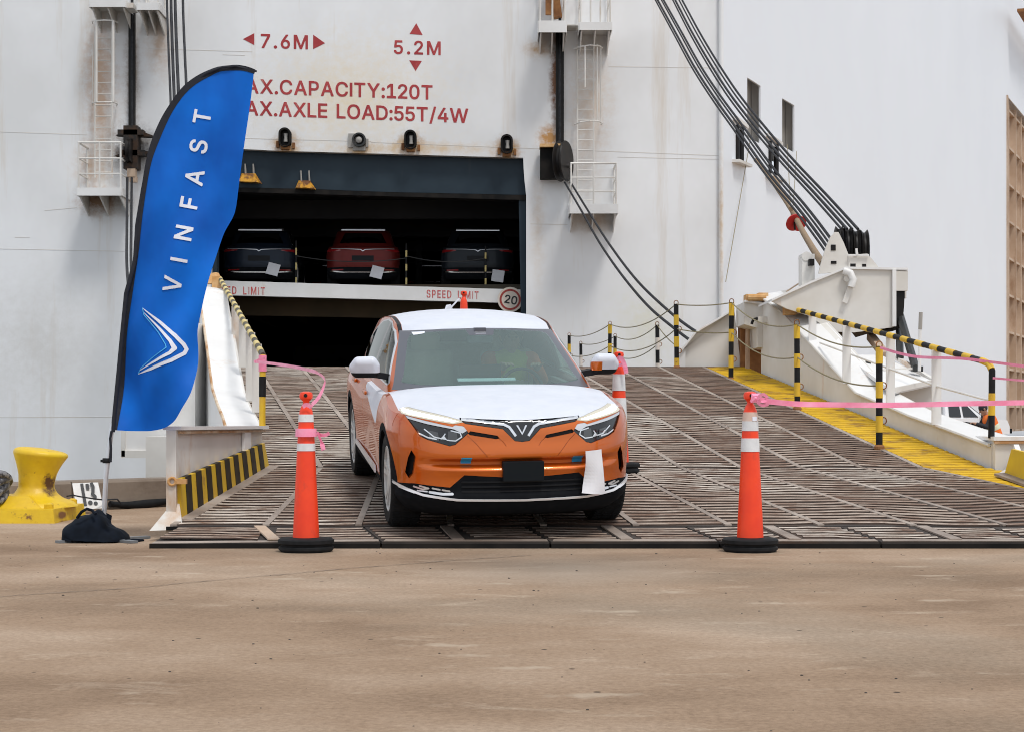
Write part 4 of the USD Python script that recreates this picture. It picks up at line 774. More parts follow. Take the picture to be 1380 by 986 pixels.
arm('lifting_arm', 'white steel lifting arm with four black sheaves above the striped hand rail')
fp_ = thing('slim_marker_post', 'slim white marker post with grey top, behind the right girder', 'post', P(1240, 462, 21))
part(fp_, 'pole', tube([P(1239, 500, 21), P(1240, 440, 21)], .02, 8), 'white_steel'); part(fp_, 'tip', tube([P(1240, 444, 21), P(1241, 421, 21)], .024, 8), 'recess_paint')

# ---- stanchions with sagging lines
POSTS = []
def stanchion(px, pyb, pyt, d, label, nb=3, m0='post_black', m1='post_yellow', z0=None, r=.036, flip=False):
    b = P(px, pyb, d); t = P(px + rng.uniform(-1, 2), pyt, d)
    if z0 is not None: b[2] = z0
    T = thing('stanchion', label, 'stanchion', b, group='striped stanchions along the ramp')
    pts = [t, b] if flip else [b, t]
    striped(T, np.array([pts[0] * (1 - k) + pts[1] * k for k in np.linspace(0, 1, 3)]), r, nb, m0, m1)
    h = np.linalg.norm(t - b)
    for k, dx in ((1.0, 0), (.62, .045), (.28, .045)):
        c = b + (t - b) * k + np.array([dx, 0, .02 if k == 1 else 0])
        part(T, 'ring', tube([c + (math.cos(a) * .032, .0, math.sin(a) * .036) for a in np.linspace(0, 6.29, 13)], .007, 6), 'rust')
    part(T, 'socket', lathe([(0, 0), (.055, 0), (.055, .03), (.04, .05), (0, .05)], 14, b - (0, 0, .0), (0, 0, 1)), 'rust')
    POSTS.append((b, t)); return T
stanchion(1185, 605, 467, 18.15, 'black and yellow stanchion nearest the quay, on the yellow walkway edge', 3, flip=True)
stanchion(1074.5, 553, 437, 21.2, 'black and yellow stanchion in front of the sloping white girder wall', 3, flip=True)
stanchion(985, 513, 408, 24.5, 'black and yellow stanchion before the rusty hinge pocket', 3, flip=True)
stanchion(912, 497, 410, 25.85, 'black and yellow stanchion at the crest of the ramp', 3)
stanchion(821.5, 520, 437, 33.0, 'black and yellow stanchion close to the white mirror of the orange car', 3, z0=1.68, flip=True)
stanchion(767, 520, 452, 38.5, 'black and yellow stanchion just right of the orange car roof, against the hull', 3, z0=1.64)
stanchion(886.5, 500, 438, 30.0, 'black and white stanchion standing beyond the crest of the ramp', 2, 'post_black', 'post_white', z0=1.70)
stanchion(828.5, 500, 453, 37.0, 'short black and yellow stanchion half hidden by a taller one near the car mirror', 2, z0=1.65)
stanchion(783.5, 500, 463, 40.5, 'short black and white stanchion by the hull, right of the car windscreen', 2, 'post_black', 'post_white', z0=1.62)
def line(a, b, s, label, n=12, r=.009): solo('guard_line', tube(sag(a, b, s, n), r, 5), 'tan_line', label, 'guard line', group='guard lines between the stanchions')
top = [p[1] for p in POSTS]; mid = [p[0] + (p[1] - p[0]) * .62 for p in POSTS]
nm = ['nearest stanchion', 'second stanchion', 'rusty pocket stanchion', 'ramp crest stanchion', 'car mirror stanchion', 'car roof stanchion']
for i in range(5):
    line(top[i], top[i + 1], (.10, .14, .03, .18, .1)[i], 'upper tan guard line from %s to %s' % (nm[i], nm[i + 1]))
    line(mid[i], mid[i + 1], (.10, .14, .03, .2, .1)[i], 'lower tan guard line from %s to %s' % (nm[i], nm[i + 1]))
line(top[6], top[7], .15, 'upper tan guard line between the black and white stanchion and the short yellow one')
line(mid[6], mid[7], .15, 'lower tan guard line between the black and white stanchion and the short yellow one')
line(top[7], top[8], .08, 'tan guard line between the two short stanchions by the hull')
line(top[6], P(910, 465, 26.6), .03, 'tan guard line from the black and white stanchion down to the white tail plate')

# ---- wire ropes and mooring lines
WN = ['outermost', 'second', 'third', 'innermost']
def rope(name, pts, r, mat, label, cat_n, group, n=40):
    p = np.asarray(pts, float); s = np.r_[0, np.cumsum(np.linalg.norm(np.diff(p, axis=0), axis=1))]
    from scipy.interpolate import PchipInterpolator
    f = PchipInterpolator(s, p); solo(name, tube(f(np.linspace(0, s[-1], n)), r, 8), mat, label, cat_n, group=group, smooth=50)
def wire_path(xy, d0, d1, X0, X1):
    """Pixel path to a path in space: straight in plan from (X0, d0) to (X1, d1)."""
    out = []
    for x, y in xy:
        k = (x - CX) / FPX; s = (k * d0 - X0) / ((X1 - X0) - k * (d1 - d0)); d = d0 + s * (d1 - d0); out.append(P(x, y, d))
    return out
A_ = [(883, 0), (909, 48), (934, 94), (961, 136), (988, 174), (1035, 240), (1075, 288), (1113, 340)]
B_ = [(906.5, 0), (930, 46), (954, 88), (978, 126), (1001, 157), (1050, 216), (1096, 266), (1134, 309)]
for nm_, base, end in (('lower', A_, (1113, 340)), ('upper', B_, (1134, 309))):
    for k in range(4):
        off = (0, 3.0, 8.2, 11.0)[k] if nm_ == 'lower' else (0, 3.2, 8.4, 12.6)[k]
        e0, dd = (end[0] - CX) / FPX * 23.9, 23.9
        dx_end = (k * (4.2 if nm_ == 'lower' else 7.4))
        xy = []
        for i, (x, y) in enumerate(base):
            t = i / 7.0; xy.append((x + off * (1 - t) + dx_end * t, y - (0 if nm_ == 'upper' else k * 3.2 * t)))
        d1 = 23.75 + .0 * k
        pp = wire_path(xy, 38.0, d1, (xy[0][0] - CX) / FPX * 38.0, (xy[-1][0] - CX) / FPX * d1)
        up_ = pp[0] + (pp[0] - pp[1]) * 1.1
        rope('hoist_wire', [up_] + pp, (.017, .022, .016, .021)[k], 'wire_rope', '%s wire of the %s black bundle running down to the lifting arm' % (WN[k], nm_), 'wire rope', 'hoist wires of the lifting arm')
for k, xy in enumerate(([(761, 246), (784, 285), (809, 329), (846, 381), (878, 417), (908, 442), (929, 458)], [(769, 246), (793, 285), (821, 329), (861, 381), (893, 412), (918, 433), (938, 447)])):
    pp = wire_path(xy, 41.4, 26.2, (xy[0][0] - CX) / FPX * 41.4, (xy[-1][0] - CX) / FPX * 26.2)
    rope('stay_wire', pp, .024, 'wire_rope', ('left' if k == 0 else 'right') + ' of the two black wires from the black pulley to the ramp tail plate', 'wire rope', 'wires from the black pulley')
for k, (x0, x1) in enumerate(((224.5, 230), (230, 235), (235.5, 241), (246, 252))):
    pp = wire_path([(x0, -60), (x0 + .5, 0), ((x0 + x1) / 2, 70), (x1, 140), (x1 + 4, 240), (x1 + 8, 330)], 41.5, 24.5, (x0 - CX) / FPX * 41.5, (x1 + 8 - CX) / FPX * 24.5) if False else [P(x0, -60, 41.4), P(x0 + .5, 0, 40.5), P((x0 + x1) / 2, 70, 38.5), P(x1, 140, 36), P(x1 - 2, 240, 31), P(x1 - 14, 330, 24.6)]
    rope('hoist_wire', pp, (.026, .034, .036, .030)[k], 'wire_rope', '%s of the four near-vertical black wires above the blue flag' % (('first from the left', 'second from the left', 'third from the left', 'fourth from the left')[k]), 'wire rope', 'wires above the flag')
for k, x in enumerate((171.5, 177.5)):
    rope('stay_wire', [P(x, 240, 41.5), P(x - .5, 300, 39), P(x - .5, 360, 35), P(x + 22, 470, 26)], .03, 'wire_rope', ('left' if k == 0 else 'right') + ' of the two wires under the rusty block beside the flag', 'wire rope', 'wires under the rusty block')
rope('mooring_rope', [S(1012, 208, .1), S(1030, 228, .5) * [1, .93, 1] * [1, 1, 1], P(1043, 240, 41), P(1063, 276, 36), P(1085, 318, 30), P(1109, 356, 24.6)][2:], .055, 'manila_rope', 'thick brown mooring rope passing through the red disc', 'rope', None)
rope('mooring_rope', [P(1018, 216, 43.5), P(1035, 236, 40), P(1050, 258, 37), P(1066, 282, 33)], .05, 'manila_rope', 'short brown mooring rope from the fairlead to the red disc', 'rope', None)
rc = P(1070, 300, 33.0)
RD = thing('rat_guard', 'red disc rat guard threaded on the brown mooring rope', 'rat guard', rc - (0, 0, .17))
axd = np.array([.35, -.8, -.45])
part(RD, 'disc', lathe([(.03, -.03), (.17, -.01), (.175, .0), (.17, .02), (.03, .03)], 30, rc, axd), 'red_disc', smooth=35)
part(RD, 'slot', bar(rc + (-.0, -.05, 0), rc + (.01, -.05, -.15), .035, .03, up=(0, 1, 0)), 'grease_black')
part(RD, 'disc', lathe([(.03, -.02), (.15, -.01), (.155, .0), (.15, .02), (.03, .02)], 30, rc + (.13, .2, .0), axd), 'red_disc', smooth=35)
for k, (x0, y0, x1, y1) in enumerate(((1007, 183, 978, 380), (1056, 195, 1066, 290), (1069, 204, 1068, 290))):
    solo('hanging_cord', tube([S(x0, y0, .1), S(x0, y0, .1) * .5 + P(x1, y1, (42, 42, 42)[k]) * .5, P(x1, y1, (40.5, 42.5, 42.5)[k])], .010, 5), 'tan_line', ('thin slanting cord below the taller hull opening', 'left of two thin cords below the shorter hull opening', 'right of two thin cords below the shorter hull opening')[k], 'cord')
# ================================================================ flag, bag, bollard, number board
FD = 13.75
def fdepth(X, Z):
    """Gentle folds of the hanging flag."""
    u = X + 3.0 + .17 * (2.2 - Z)
    return FD + .075 * np.sin(6.5 * u + 1.4 * Z) * np.clip((3.75 - Z) * .5, .3, 1) + .055 * np.sin(8 * (Z * .75 + u * .9)) * np.clip(1.6 - .6 * Z, .15, 1.2) + .020 * np.sin(15 * (Z * .45 - u)) * np.clip(1.9 - .5 * Z, .3, 1)
LE = [(150, 579), (168, 393), (180, 349), (183, 301), (191, 252), (201, 203), (216, 164), (229, 142), (251, 114), (277, 96), (297, 88.5), (316, 87), (344, 94)]
SE = [(157, 579), (179, 384), (188, 330), (193, 288), (204, 223), (219, 181), (235, 148), (258, 119), (280.6, 103.5), (300, 95), (319.6, 94.6), (342, 99.5)]
RE = [(154, 579), (194.6, 580.4), (217, 577.5), (237, 567.5), (248, 552), (261.6, 525), (267, 487), (265.6, 451), (271.6, 418), (280.6, 380), (290, 346), (300, 314), (315, 284.5), (321, 249), (328, 203), (336, 145), (341.7, 99.5)]
def dense(c, n, d=FD):
    c = np.asarray(c, float); s = np.r_[0, np.cumsum(np.linalg.norm(np.diff(c, axis=0), axis=1))]
    from scipy.interpolate import PchipInterpolator
    p = PchipInterpolator(s, c)(np.linspace(0, s[-1], n)); return np.array([P(x, y, d) for x, y in p])
def loftgrid(Lc, Rc, m, off=0.0, thick=.004):
    n = len(Lc); V = []
    for i in range(n):
        for k in range(m + 1):
            q_ = Lc[i] + (Rc[i] - Lc[i]) * k / m; V.append((q_[0], float(fdepth(q_[0], q_[2])) + off, q_[2]))
    V = np.array(V); F = []
    for i in range(n - 1):
        for k in range(m): a = i * (m + 1) + k; F += [(a, a + 1, a + m + 2), (a, a + m + 2, a + m + 1)]
    F = np.array(F); N = len(V)
    return trimesh.Trimesh(np.vstack([V, V + (0, thick, 0)]), np.vstack([F, F[:, ::-1] + N]), process=False)
FLAG = thing('feather_flag', 'tall blue feather flag with white lettering on a silver pole', 'flag', P(139, 690, FD) * (1, 1, 0))
part(FLAG, 'fabric', loftgrid(dense(SE, 110), dense(RE, 110), 60), 'flag_blue', smooth=True)
part(FLAG, 'sleeve', loftgrid(dense(LE, 90), dense(SE, 90), 4, -.003, .02), 'flag_black', smooth=40)
def onto(poly, mat, name, off=.006, res=.03):
    """A flat printed shape laid on the folds of the flag; poly in world x, z."""
    for g in getattr(poly, 'geoms', [poly]):
        if g.area < 1e-6: continue
        m = trimesh.creation.extrude_polygon(g.segmentize(res), .001, engine='earcut'); m = trimesh.Trimesh(m.vertices, m.faces)
        m = m.subdivide_to_size(res); V = m.vertices
        W_ = np.c_[V[:, 0], fdepth(V[:, 0], V[:, 1]) - off - V[:, 2], V[:, 1]]
        part(FLAG, name, trimesh.Trimesh(W_, m.faces, process=False), mat)
tx = np.array([39.0, 225.0]); tx /= np.linalg.norm(tx); ty = np.array([-tx[1], tx[0]])
from shapely import affinity
def glyph_poly(ch, h, bold=True):
    m = glyph(ch, h, bold, .002); lo = m.vertices[:, 2].min()
    f_ = [t for t in m.faces if (m.vertices[t][:, 2] < lo + 1e-5).all()]
    return unary_union([Polygon(m.vertices[t][:, :2]).buffer(.0004) for t in f_])
for ch, (px, py) in zip('TSAFNIV', ((272.5, 158), (267.5, 197.5), (262, 239), (255.5, 274), (249, 315), (243, 351.5), (234, 383.6))):
    h = .132; g = glyph_poly(ch, h); c = P(px, py, FD)
    g = affinity.affine_transform(affinity.scale(affinity.translate(g, 0, -h / 2), 1.0 if ch != 'I' else 1.0, 1, origin=(0, 0)), [tx[0], ty[0], tx[1], ty[1], c[0], c[2]])
    onto(g, 'print_white', 'letter')
zz = lambda L: [P(150 + x / 4.48, 380 + y / 4.48, FD)[[0, 2]] for x, y in L]
def vary(L, ws_):
    p = np.array(zz(L)); out = []
    for (a, wa), (b, wb) in zip(zip(p, ws_), zip(p[1:], ws_[1:])):
        t = (b - a) / np.linalg.norm(b - a); n_ = np.array([-t[1], t[0]])
        out.append(Polygon([a + n_ * wa, b + n_ * wb, b - n_ * wb, a - n_ * wa])); out.append(Point(*a).buffer(wa, 8)); out.append(Point(*b).buffer(wb, 8))
    return unary_union(out)
u_ = 1 / 4.48 / FPX * FD
outer_l = vary([(196, 160), (300, 243), (400, 327), (447, 378), (462, 408), (450, 432), (380, 474), (250, 524), (152, 553)], [x * u_ for x in (1.5, 9, 11, 11, 10, 11, 11, 9, 1.5)])
mid_l = vary([(208, 190), (300, 283), (372, 358), (398, 402), (372, 430), (280, 478), (166, 531)], [x * u_ for x in (1.5, 7, 10, 14, 10, 7, 1.5)])
thin_l = vary([(205, 200), (290, 302), (343, 378), (350, 398), (330, 413), (250, 466), (172, 518), (152, 550)], [x * u_ for x in (2.2, 2.2, 2.2, 2.6, 2.2, 2.2, 2.2, 2)])
edge_l = vary([(196, 160), (205, 200)], [2 * u_, 2 * u_])
onto(outer_l, 'print_white', 'emblem_stroke'); onto(mid_l, 'print_white', 'emblem_stroke', .0065); onto(thin_l, 'print_cyan', 'emblem_stroke', .007); onto(edge_l, 'print_cyan', 'emblem_stroke', .0072)
part(FLAG, 'pole', tube([P(138.5, 722, FD), P(143, 640, FD), P(151.5, 570, FD + .02)], [.020, .020, .019], 12), 'pole_metal', smooth=50)
part(FLAG, 'pole_tip', tube([P(a + 2, b + 2.5, FD + .012) for a, b in LE], [.018] * 6 + [.013] * 4 + [.008] * 3, 8), 'flag_black', smooth=50)
part(FLAG, 'clip', cat([lathe([(0, -.02), (.03, -.02), (.034, 0), (.03, .02), (0, .02)], 14, P(143.4, 620, FD), (0, 0, 1)), box(P(139.8, 620.5, FD), (.05, .02, .02))]), 'rubber')
part(FLAG, 'strap', tube([P(149, 622, FD - .02), P(149.4, 604, FD - .02), P(148.6, 590, FD - .02), P(150.5, 580, FD - .02)], .011, 6), 'flag_black')
gz = lambda px, d: np.array([(px - CX) / FPX * d, d, .012])
part(FLAG, 'foot', bar(gz(77, 13.42), gz(200, 13.95), .07, .02), 'grey_plastic'); part(FLAG, 'foot', bar(gz(96, 14.05), gz(181, 13.4), .07, .02), 'grey_plastic')
BAG = thing('weight_bag', 'black fabric weight bag slumped over the foot of the flag', 'bag', gz(130, 13.66) * (1, 1, 0))
sil = [(87, 728), (87.5, 709), (91, 704), (97, 700.5), (106, 693), (117, 689), (126, 686.5), (133.5, 681.5), (139, 686), (145, 695), (149, 703), (157, 707), (165, 711.5), (171, 718), (172.5, 726), (171, 728)]
sil = dense(sil, 60, 13.66); sil[:, 2] = np.maximum(sil[:, 2] - .02, .012); base = np.array([(sil[:, 0].min() + sil[:, 0].max()) / 2, 13.66, .012])
V, F = [], []; NS_ = 22
for i in range(NS_ + 1):
    s = -1 + 2 * i / NS_; sc = (1 - abs(s) ** 2.6) ** .5 if abs(s) < 1 else .02
    for p in sil:
        q_ = base + (p - base) * np.array([.55 + .45 * sc, 1, max(sc, .03)]); q_[1] = 13.66 + s * .26
        q_ = q_ + (meshkit.fbm(q_[None] * 6.0, 3)[0] - .5) * np.array([.05, .05, .055]) * (1 if p[2] > .05 else .2)
        q_[2] = max(q_[2], .010); V.append(q_)
n_ = len(sil)
for i in range(NS_):
    for j in range(n_): a, b = i * n_ + j, i * n_ + (j + 1) % n_; F += [(a, b, b + n_), (a, b + n_, a + n_)]
part(BAG, 'bag_body', orient(trimesh.Trimesh(V, F, process=False)), 'bag_cloth', smooth=True)
part(BAG, 'handle', tube([P(104, 697, 13.45), P(110, 689, 13.42), (P(117, 685, 13.44)), P(124, 687, 13.46), P(129, 692, 13.42)], .012, 6), 'bag_cloth', smooth=50)
part(BAG, 'flap', hull([P(143, 690, 13.42), P(151, 694, 13.42), P(150, 701, 13.42), P(144, 697, 13.42), P(143, 690, 13.5), P(151, 694, 13.5), P(150, 701, 13.5), P(144, 697, 13.5)]), 'bag_cloth')
part(BAG, 'strap', cat([tube([gz(168, 13.5) + (0, 0, .0), gz(180, 13.55), gz(194, 13.6)], [.014, .018, .008], 6)]), 'bag_cloth')
# bollard
BO = thing('bollard', 'big yellow mooring bollard with a dark rust patch', 'bollard', P(50, 690, 16.5) * (1, 1, 0))
bc = P(48, 690, 16.5); bc[2] = 0
part(BO, 'base_plate', hull([bc + np.array(v) for v in ((-1.1, -.62, 0), (.35, -.62, 0), (.35, .55, 0), (-1.1, .55, 0), (-1.1, -.60, .13), (.33, -.60, .13), (.33, .53, .13), (-1.1, .53, .13))]), 'bollard_yellow')
prof = [(.0, .125), (.40, .128), (.36, .17), (.26, .21), (.19, .27), (.165, .33), (.17, .42), (.195, .52), (.225, .60), (.237, .635), (.23, .66), (.19, .682), (.0, .70)]
from scipy.interpolate import PchipInterpolator
pr = np.array(prof); tt = np.linspace(0, len(pr) - 1, 60); pr = np.c_[PchipInterpolator(range(len(pr)), pr[:, 0])(tt), PchipInterpolator(range(len(pr)), pr[:, 1])(tt)]
m = lathe(pr, 48, bc, (0, 0, 1)); vv = m.vertices; hz = np.clip((vv[:, 2] - .2) / .5, 0, 1); vv[:, 0] += .055 * hz ** 1.5 + .0; r_ = vv[:, 0] - bc[0]; vv[:, 2] += -np.clip(hz, 0, 1) ** 2 * r_ * .16; vv[:, 0] = bc[0] + r_ * (1 + .10 * hz)
part(BO, 'post', trimesh.Trimesh(vv, m.faces, process=False), 'bollard_yellow', smooth=60)
part(BO, 'skirt', hull([bc + np.array(v) for v in ((-.85, -.42, .13), (.16, -.42, .13), (.16, .35, .13), (-.85, .35, .13), (-.75, -.3, .24), (.02, -.3, .24), (.02, .22, .24), (-.75, .22, .24))]), 'bollard_yellow')
for sx, sy in ((.2, -.45), (.2, .42)): part(BO, 'bolt', lathe([(0, 0), (.045, 0), (.045, .04), (.02, .055), (0, .055)], 6, bc + np.array([sx + .05, sy, .13]), (0, 0, 1)), 'bollard_yellow')
cn = bc + np.array([-.36, -.30, .27])
for k in range(3):
    solo('mooring_line', tube([cn + np.array([math.cos(a) * (.16 + .02 * k) - .02, math.sin(a) * .18, .05 * math.sin(3 * a + k) + .07 * k + .03 * (a > 3)]) for a in np.linspace(.2 * k, 5.6 + .2 * k, 26)], .038, 8), 'dark_line', ('lowest', 'middle', 'topmost')[k] + ' loop of the grey mooring line piled by the bollard', 'mooring line', group='coiled mooring line by the bollard', smooth=60) if False else None
pmat('dark_line', (0.05, 0.05, 0.055), (0.22, 0.22, 0.23), scale=26.0, rough=0.9, mix=(.45, .55))
ml = []
for k in range(4):
    ml += [cn + np.array([math.cos(a) * (.15 + .012 * k) - .0, math.sin(a) * .2, .05 * math.sin(2 * a + k) + .055 * k - .03]) for a in np.linspace(0, 6.2, 22)]
solo('mooring_line', tube(ml, .036, 8), 'dark_line', 'coil of grey mooring line against the yellow bollard, at the picture edge', 'mooring line', smooth=60)
# number board on the kerb
NB = thing('number_board', 'white board stencilled 13 leaning on the kerb behind the black bag', 'sign', P(118, 686, 17.55))
c4 = [P(103.5, 687, 17.45), P(139, 684, 17.5), P(131.8, 650, 17.72), P(97.3, 651, 17.65)]
part(NB, 'panel', slab(c4, (0, .015, .004)), 'board_white')
c4 = np.array(c4); ex = c4[1] - c4[0]; ey = c4[3] - c4[0]
def onboard(L, wd_):
    P_ = LineString([(x, y) for x, y in L]).buffer(wd_, 6, cap_style=2); return P_
def bmap(poly, name): part(NB, name, ext(poly, c4[0] + (0, -.004, 0), ex, ey, (0, .004, 0)), 'sign_black')
bmap(onboard([(.36, .98), (.36, .55), (.36, .14)], .055), 'digit')
three = unary_union([onboard([(.56, .74), (.56, .95)], .06), onboard([(.72, .98), (.77, .82), (.73, .62), (.70, .55), (.78, .46), (.76, .36)], .06), Point(.56, .24).buffer(.085, 8), Point(.76, .2).buffer(.075, 8)])
bmap(three, 'digit')
solo('wire_lashing', tube([P(90, 668, 17.4), P(98, 666.5, 17.38), P(108, 668.5, 17.36), P(124, 671, 17.38), P(140, 673, 17.5), P(158, 672, 17.85), P(163, 678, 17.9)], .008, 6), 'wire_rope', 'thin wire lashed across the number board', 'wire')
solo('fender_hose', tube([kb + kd * s - kn * (.035 + .02 * math.sin(4 * s)) + np.array([0, 0, .05 + .015 * math.sin(6 * s)]) for s in np.linspace(.42, 1.9, 30)], [.042 + .010 * math.sin(9 * s) for s in np.linspace(.42, 1.9, 30)], 8), 'rubber', 'dark rubber hose lying along the foot of the kerb', 'hose', smooth=60)

# ================================================================ traffic cones
def cone(px, d, zb, label, collars, topped=True, tilt=0.0, name='traffic_cone', h=1.18):
    c = np.array([(px - CX) / FPX * d, d, zb]); T = thing(name, label, 'traffic cone', c, group='tall orange traffic cones'); s = h / 1.18
    z = lambda v_: zb + v_ * s
    rr = lambda v_: float(np.interp(v_, [0.06, .72, .99, 1.035, 1.075], [.100, .068, .054, .048, .034]))
    part(T, 'base', lathe([(.0, 0), (.185, 0), (.203, .018), (.203, .034), (.186, .046), (.186, .052), (.207, .064), (.207, .088), (.19, .10), (.10, .105), (0, .105)], 40, c, (0, 0, 1)), 'rubber', smooth=35)
    pr = [(rr(v_), v_ * s) for v_ in (.09, .3, .5, .72, .9, .99, 1.035, 1.075)] + [(.026, 1.085 * s), (.022, 1.10 * s), (.03, 1.115 * s), (.046, 1.128 * s), (.05, 1.15 * s), (.044, 1.172 * s), (.02, 1.18 * s), (0, 1.18 * s)]
    part(T, 'body', lathe([(0, .09 * s)] + pr, 36, c, (0, 0, 1)), 'cone_orange', smooth=40)
    part(T, 'grip_hole', lathe([(0, 0), (.014, 0), (.014, .03), (0, .03)], 12, c + np.array([.002, -.053, 1.15 * s]), (0, 1, 0)), 'grease_black')
    for a, b, mt in collars: part(T, 'reflective_collar', lathe([(rr(a) + .0005, a * s), (rr(a) + .003, a * s), (rr(b) + .003, b * s), (rr(b) + .0005, b * s)], 36, c, (0, 0, 1)), mt, smooth=40)
    return T, c
yv = lambda py, d: EYE + (HY - py) / FPX * d
d0 = 12.62
RC, rcc = cone(1011, d0, 0.0, 'orange traffic cone standing alone at the right of the ramp foot', [(yv(608, d0), yv(590, d0), 'reflective_white'), (yv(580, d0), yv(567, d0), 'reflective_white'), (yv(567, d0), yv(555, d0), 'reflective_dirty')])
part(RC, 'white_label', slab([rcc + np.array([.008, -.062, .965]), rcc + np.array([.046, -.045, .965]), rcc + np.array([.045, -.042, .995]), rcc + np.array([.008, -.059, .995])], (0, .004, 0)), 'print_white')
LC, lcc = cone(412.5, d0, 0.0, 'orange traffic cone with pink ribbon tied round it, left of the car', [(yv(607, d0), yv(597, d0), 'reflective_white'), (yv(568, d0), yv(558, d0), 'reflective_white')])
MC, mcc = cone(834, 16.7, rz(16.7), 'orange traffic cone half hidden behind the car, under its white mirror', [(.47, .73, 'reflective_white'), (.80, .96, 'reflective_white')])
FC, fcc = cone(625, 25.7, rz(25.7), 'orange traffic cone showing above the roof of the car', [(.56, .70, 'reflective_white'), (.80, .9, 'reflective_white')])

# ================================================================ pink tape
def tape(pts, w_, label, twist=0.0, n=24, name='pink_tape'):
    p = np.asarray(pts, float); s = np.r_[0, np.cumsum(np.linalg.norm(np.diff(p, axis=0), axis=1))]; q_ = PchipInterpolator(s, p)(np.linspace(0, s[-1], n)); V = []
    for i, c in enumerate(q_):
        a = twist * i / (n - 1) + .12 * math.sin(i * .9); t = q_[min(i + 1, n - 1)] - q_[max(i - 1, 0)]; t /= np.linalg.norm(t)
        up = np.array([0, 0, 1.0]) if abs(t[2]) < .9 else np.array([1.0, 0, 0]); b = np.cross(t, up); b /= np.linalg.norm(b); u = np.cross(b, t)
        wv = (u * math.cos(a) + b * math.sin(a)) * w_ / 2; V += [c - wv, c + wv]
    V = np.array(V); nn = np.array([0, .0015, 0]); F = []
    for i in range(n - 1): F += [(2 * i, 2 * i + 2, 2 * i + 3), (2 * i, 2 * i + 3, 2 * i + 1)]
    F = np.array(F); m = trimesh.Trimesh(np.vstack([V, V + nn]), np.vstack([F, F[:, ::-1] + len(V)]), process=False)
    return m if label is None else solo(name, m, 'pink_tape', label, 'tape', smooth=False)
tape([P(342, 487, 17.0), P(376, 491, 15.8), P(410, 497, 14.6), P(432, 505, 13.5), P(438, 516, 13.1), P(432, 531, 12.9), P(420, 545, 12.62)], .030, 'long pink tape drooping from the left hand rail to the left cone', .25, 40)
tape([P(343, 488, 16.9), P(350, 484, 16.9), P(357, 482.5, 16.9)], .02, 'short loose end of pink tape at the left hand rail', .3, 8)
part(LC, 'ribbon_wrap', lathe([(.076, yv(588, d0)), (.080, yv(588, d0)), (.077, yv(577, d0)), (.073, yv(577, d0))], 30, lcc, (0, 0, 1)), 'pink_tape', smooth=40)
for q_, w_ in (([P(427, 583, 12.55), P(436, 586, 12.53), P(444, 583, 12.53)], .026), ([P(428, 583, 12.55), P(432, 592, 12.52), P(436, 606, 12.5)], .034), ([P(408, 548, 12.56), P(413, 545, 12.55), P(420, 549, 12.56)], .03)): part(LC, 'ribbon_tail', tape(q_, w_, None, .4, 8), 'pink_tape')
hr_ = LG
part(LG, 'ribbon_wrap', lathe([(.036, 1.44), (.04, 1.44), (.04, 1.60), (.036, 1.60)], 16, np.array((lx(17) + .02, 16.97, 0)), (0, 0, 1)), 'pink_tape')
tape([P(1024, 538, 12.6), P(1040, 541, 12.6), P(1090, 544.5, 12.75), P(1190, 545.5, 13.0), P(1300, 543.5, 13.2), P(1420, 541.5, 13.4)], .040, 'wide pink tape stretched from the right cone out of the picture', 0.0, 30)
part(RC, 'ribbon_knot', cat([hull([P(1018, 536, 12.55) + np.array(v) * .035 for v in ((-1, 0, -1), (1, 0, -.8), (1, .5, 1), (-.8, .3, 1), (0, -.6, 0))]), tape([P(1020, 538, 12.54), P(1029, 531, 12.52), P(1034, 536, 12.52), P(1026, 541, 12.53)], .024, None, .5, 10), tape([P(1020, 540, 12.54), P(1028, 546, 12.52), P(1036, 544, 12.52)], .022, None, .5, 8), tape([P(1012, 541, 12.55), P(1018, 534, 12.54), P(1024, 541, 12.54)], .02, None, .2, 6)]), 'pink_tape')
part(MC, 'ribbon_tail', tape([P(830, 488, 16.62), P(836, 482, 16.6), P(840, 488, 16.6), P(844, 503, 16.58)], .045, None, .4, 10), 'pink_tape'); part(MC, 'ribbon_tail', tape([P(828, 489, 16.62), P(834, 492, 16.6), P(839, 490, 16.6)], .03, None, .4, 8), 'pink_tape')
part(FC, 'ribbon_tail', tape([P(619, 402, 25.6), P(612, 410, 25.6), P(606, 416, 25.6)], .025, None, .4, 8), 'print_white'); part(FC, 'ribbon_end', hull([P(605, 415, 25.6) + np.array(v) * .07 for v in ((-1, 0, -.6), (1, 0, -.7), (.4, 0, .8), (-.6, .2, .6), (0, .6, 0))]), 'print_white')
tape([P(1186, 468, 18.1), P(1240, 481, 17.7), P(1295, 483, 17.3), P(1338, 488, 16.98), P(1420, 499, 16.4)], .030, 'thin pink tape from the top of the nearest stanchion past the hand rail corner', .3, 24)
tape([P(1338, 509, 16.96), P(1420, 516, 16.4)], .022, 'short thin pink tape from the hand rail end post to the right', .1, 10)

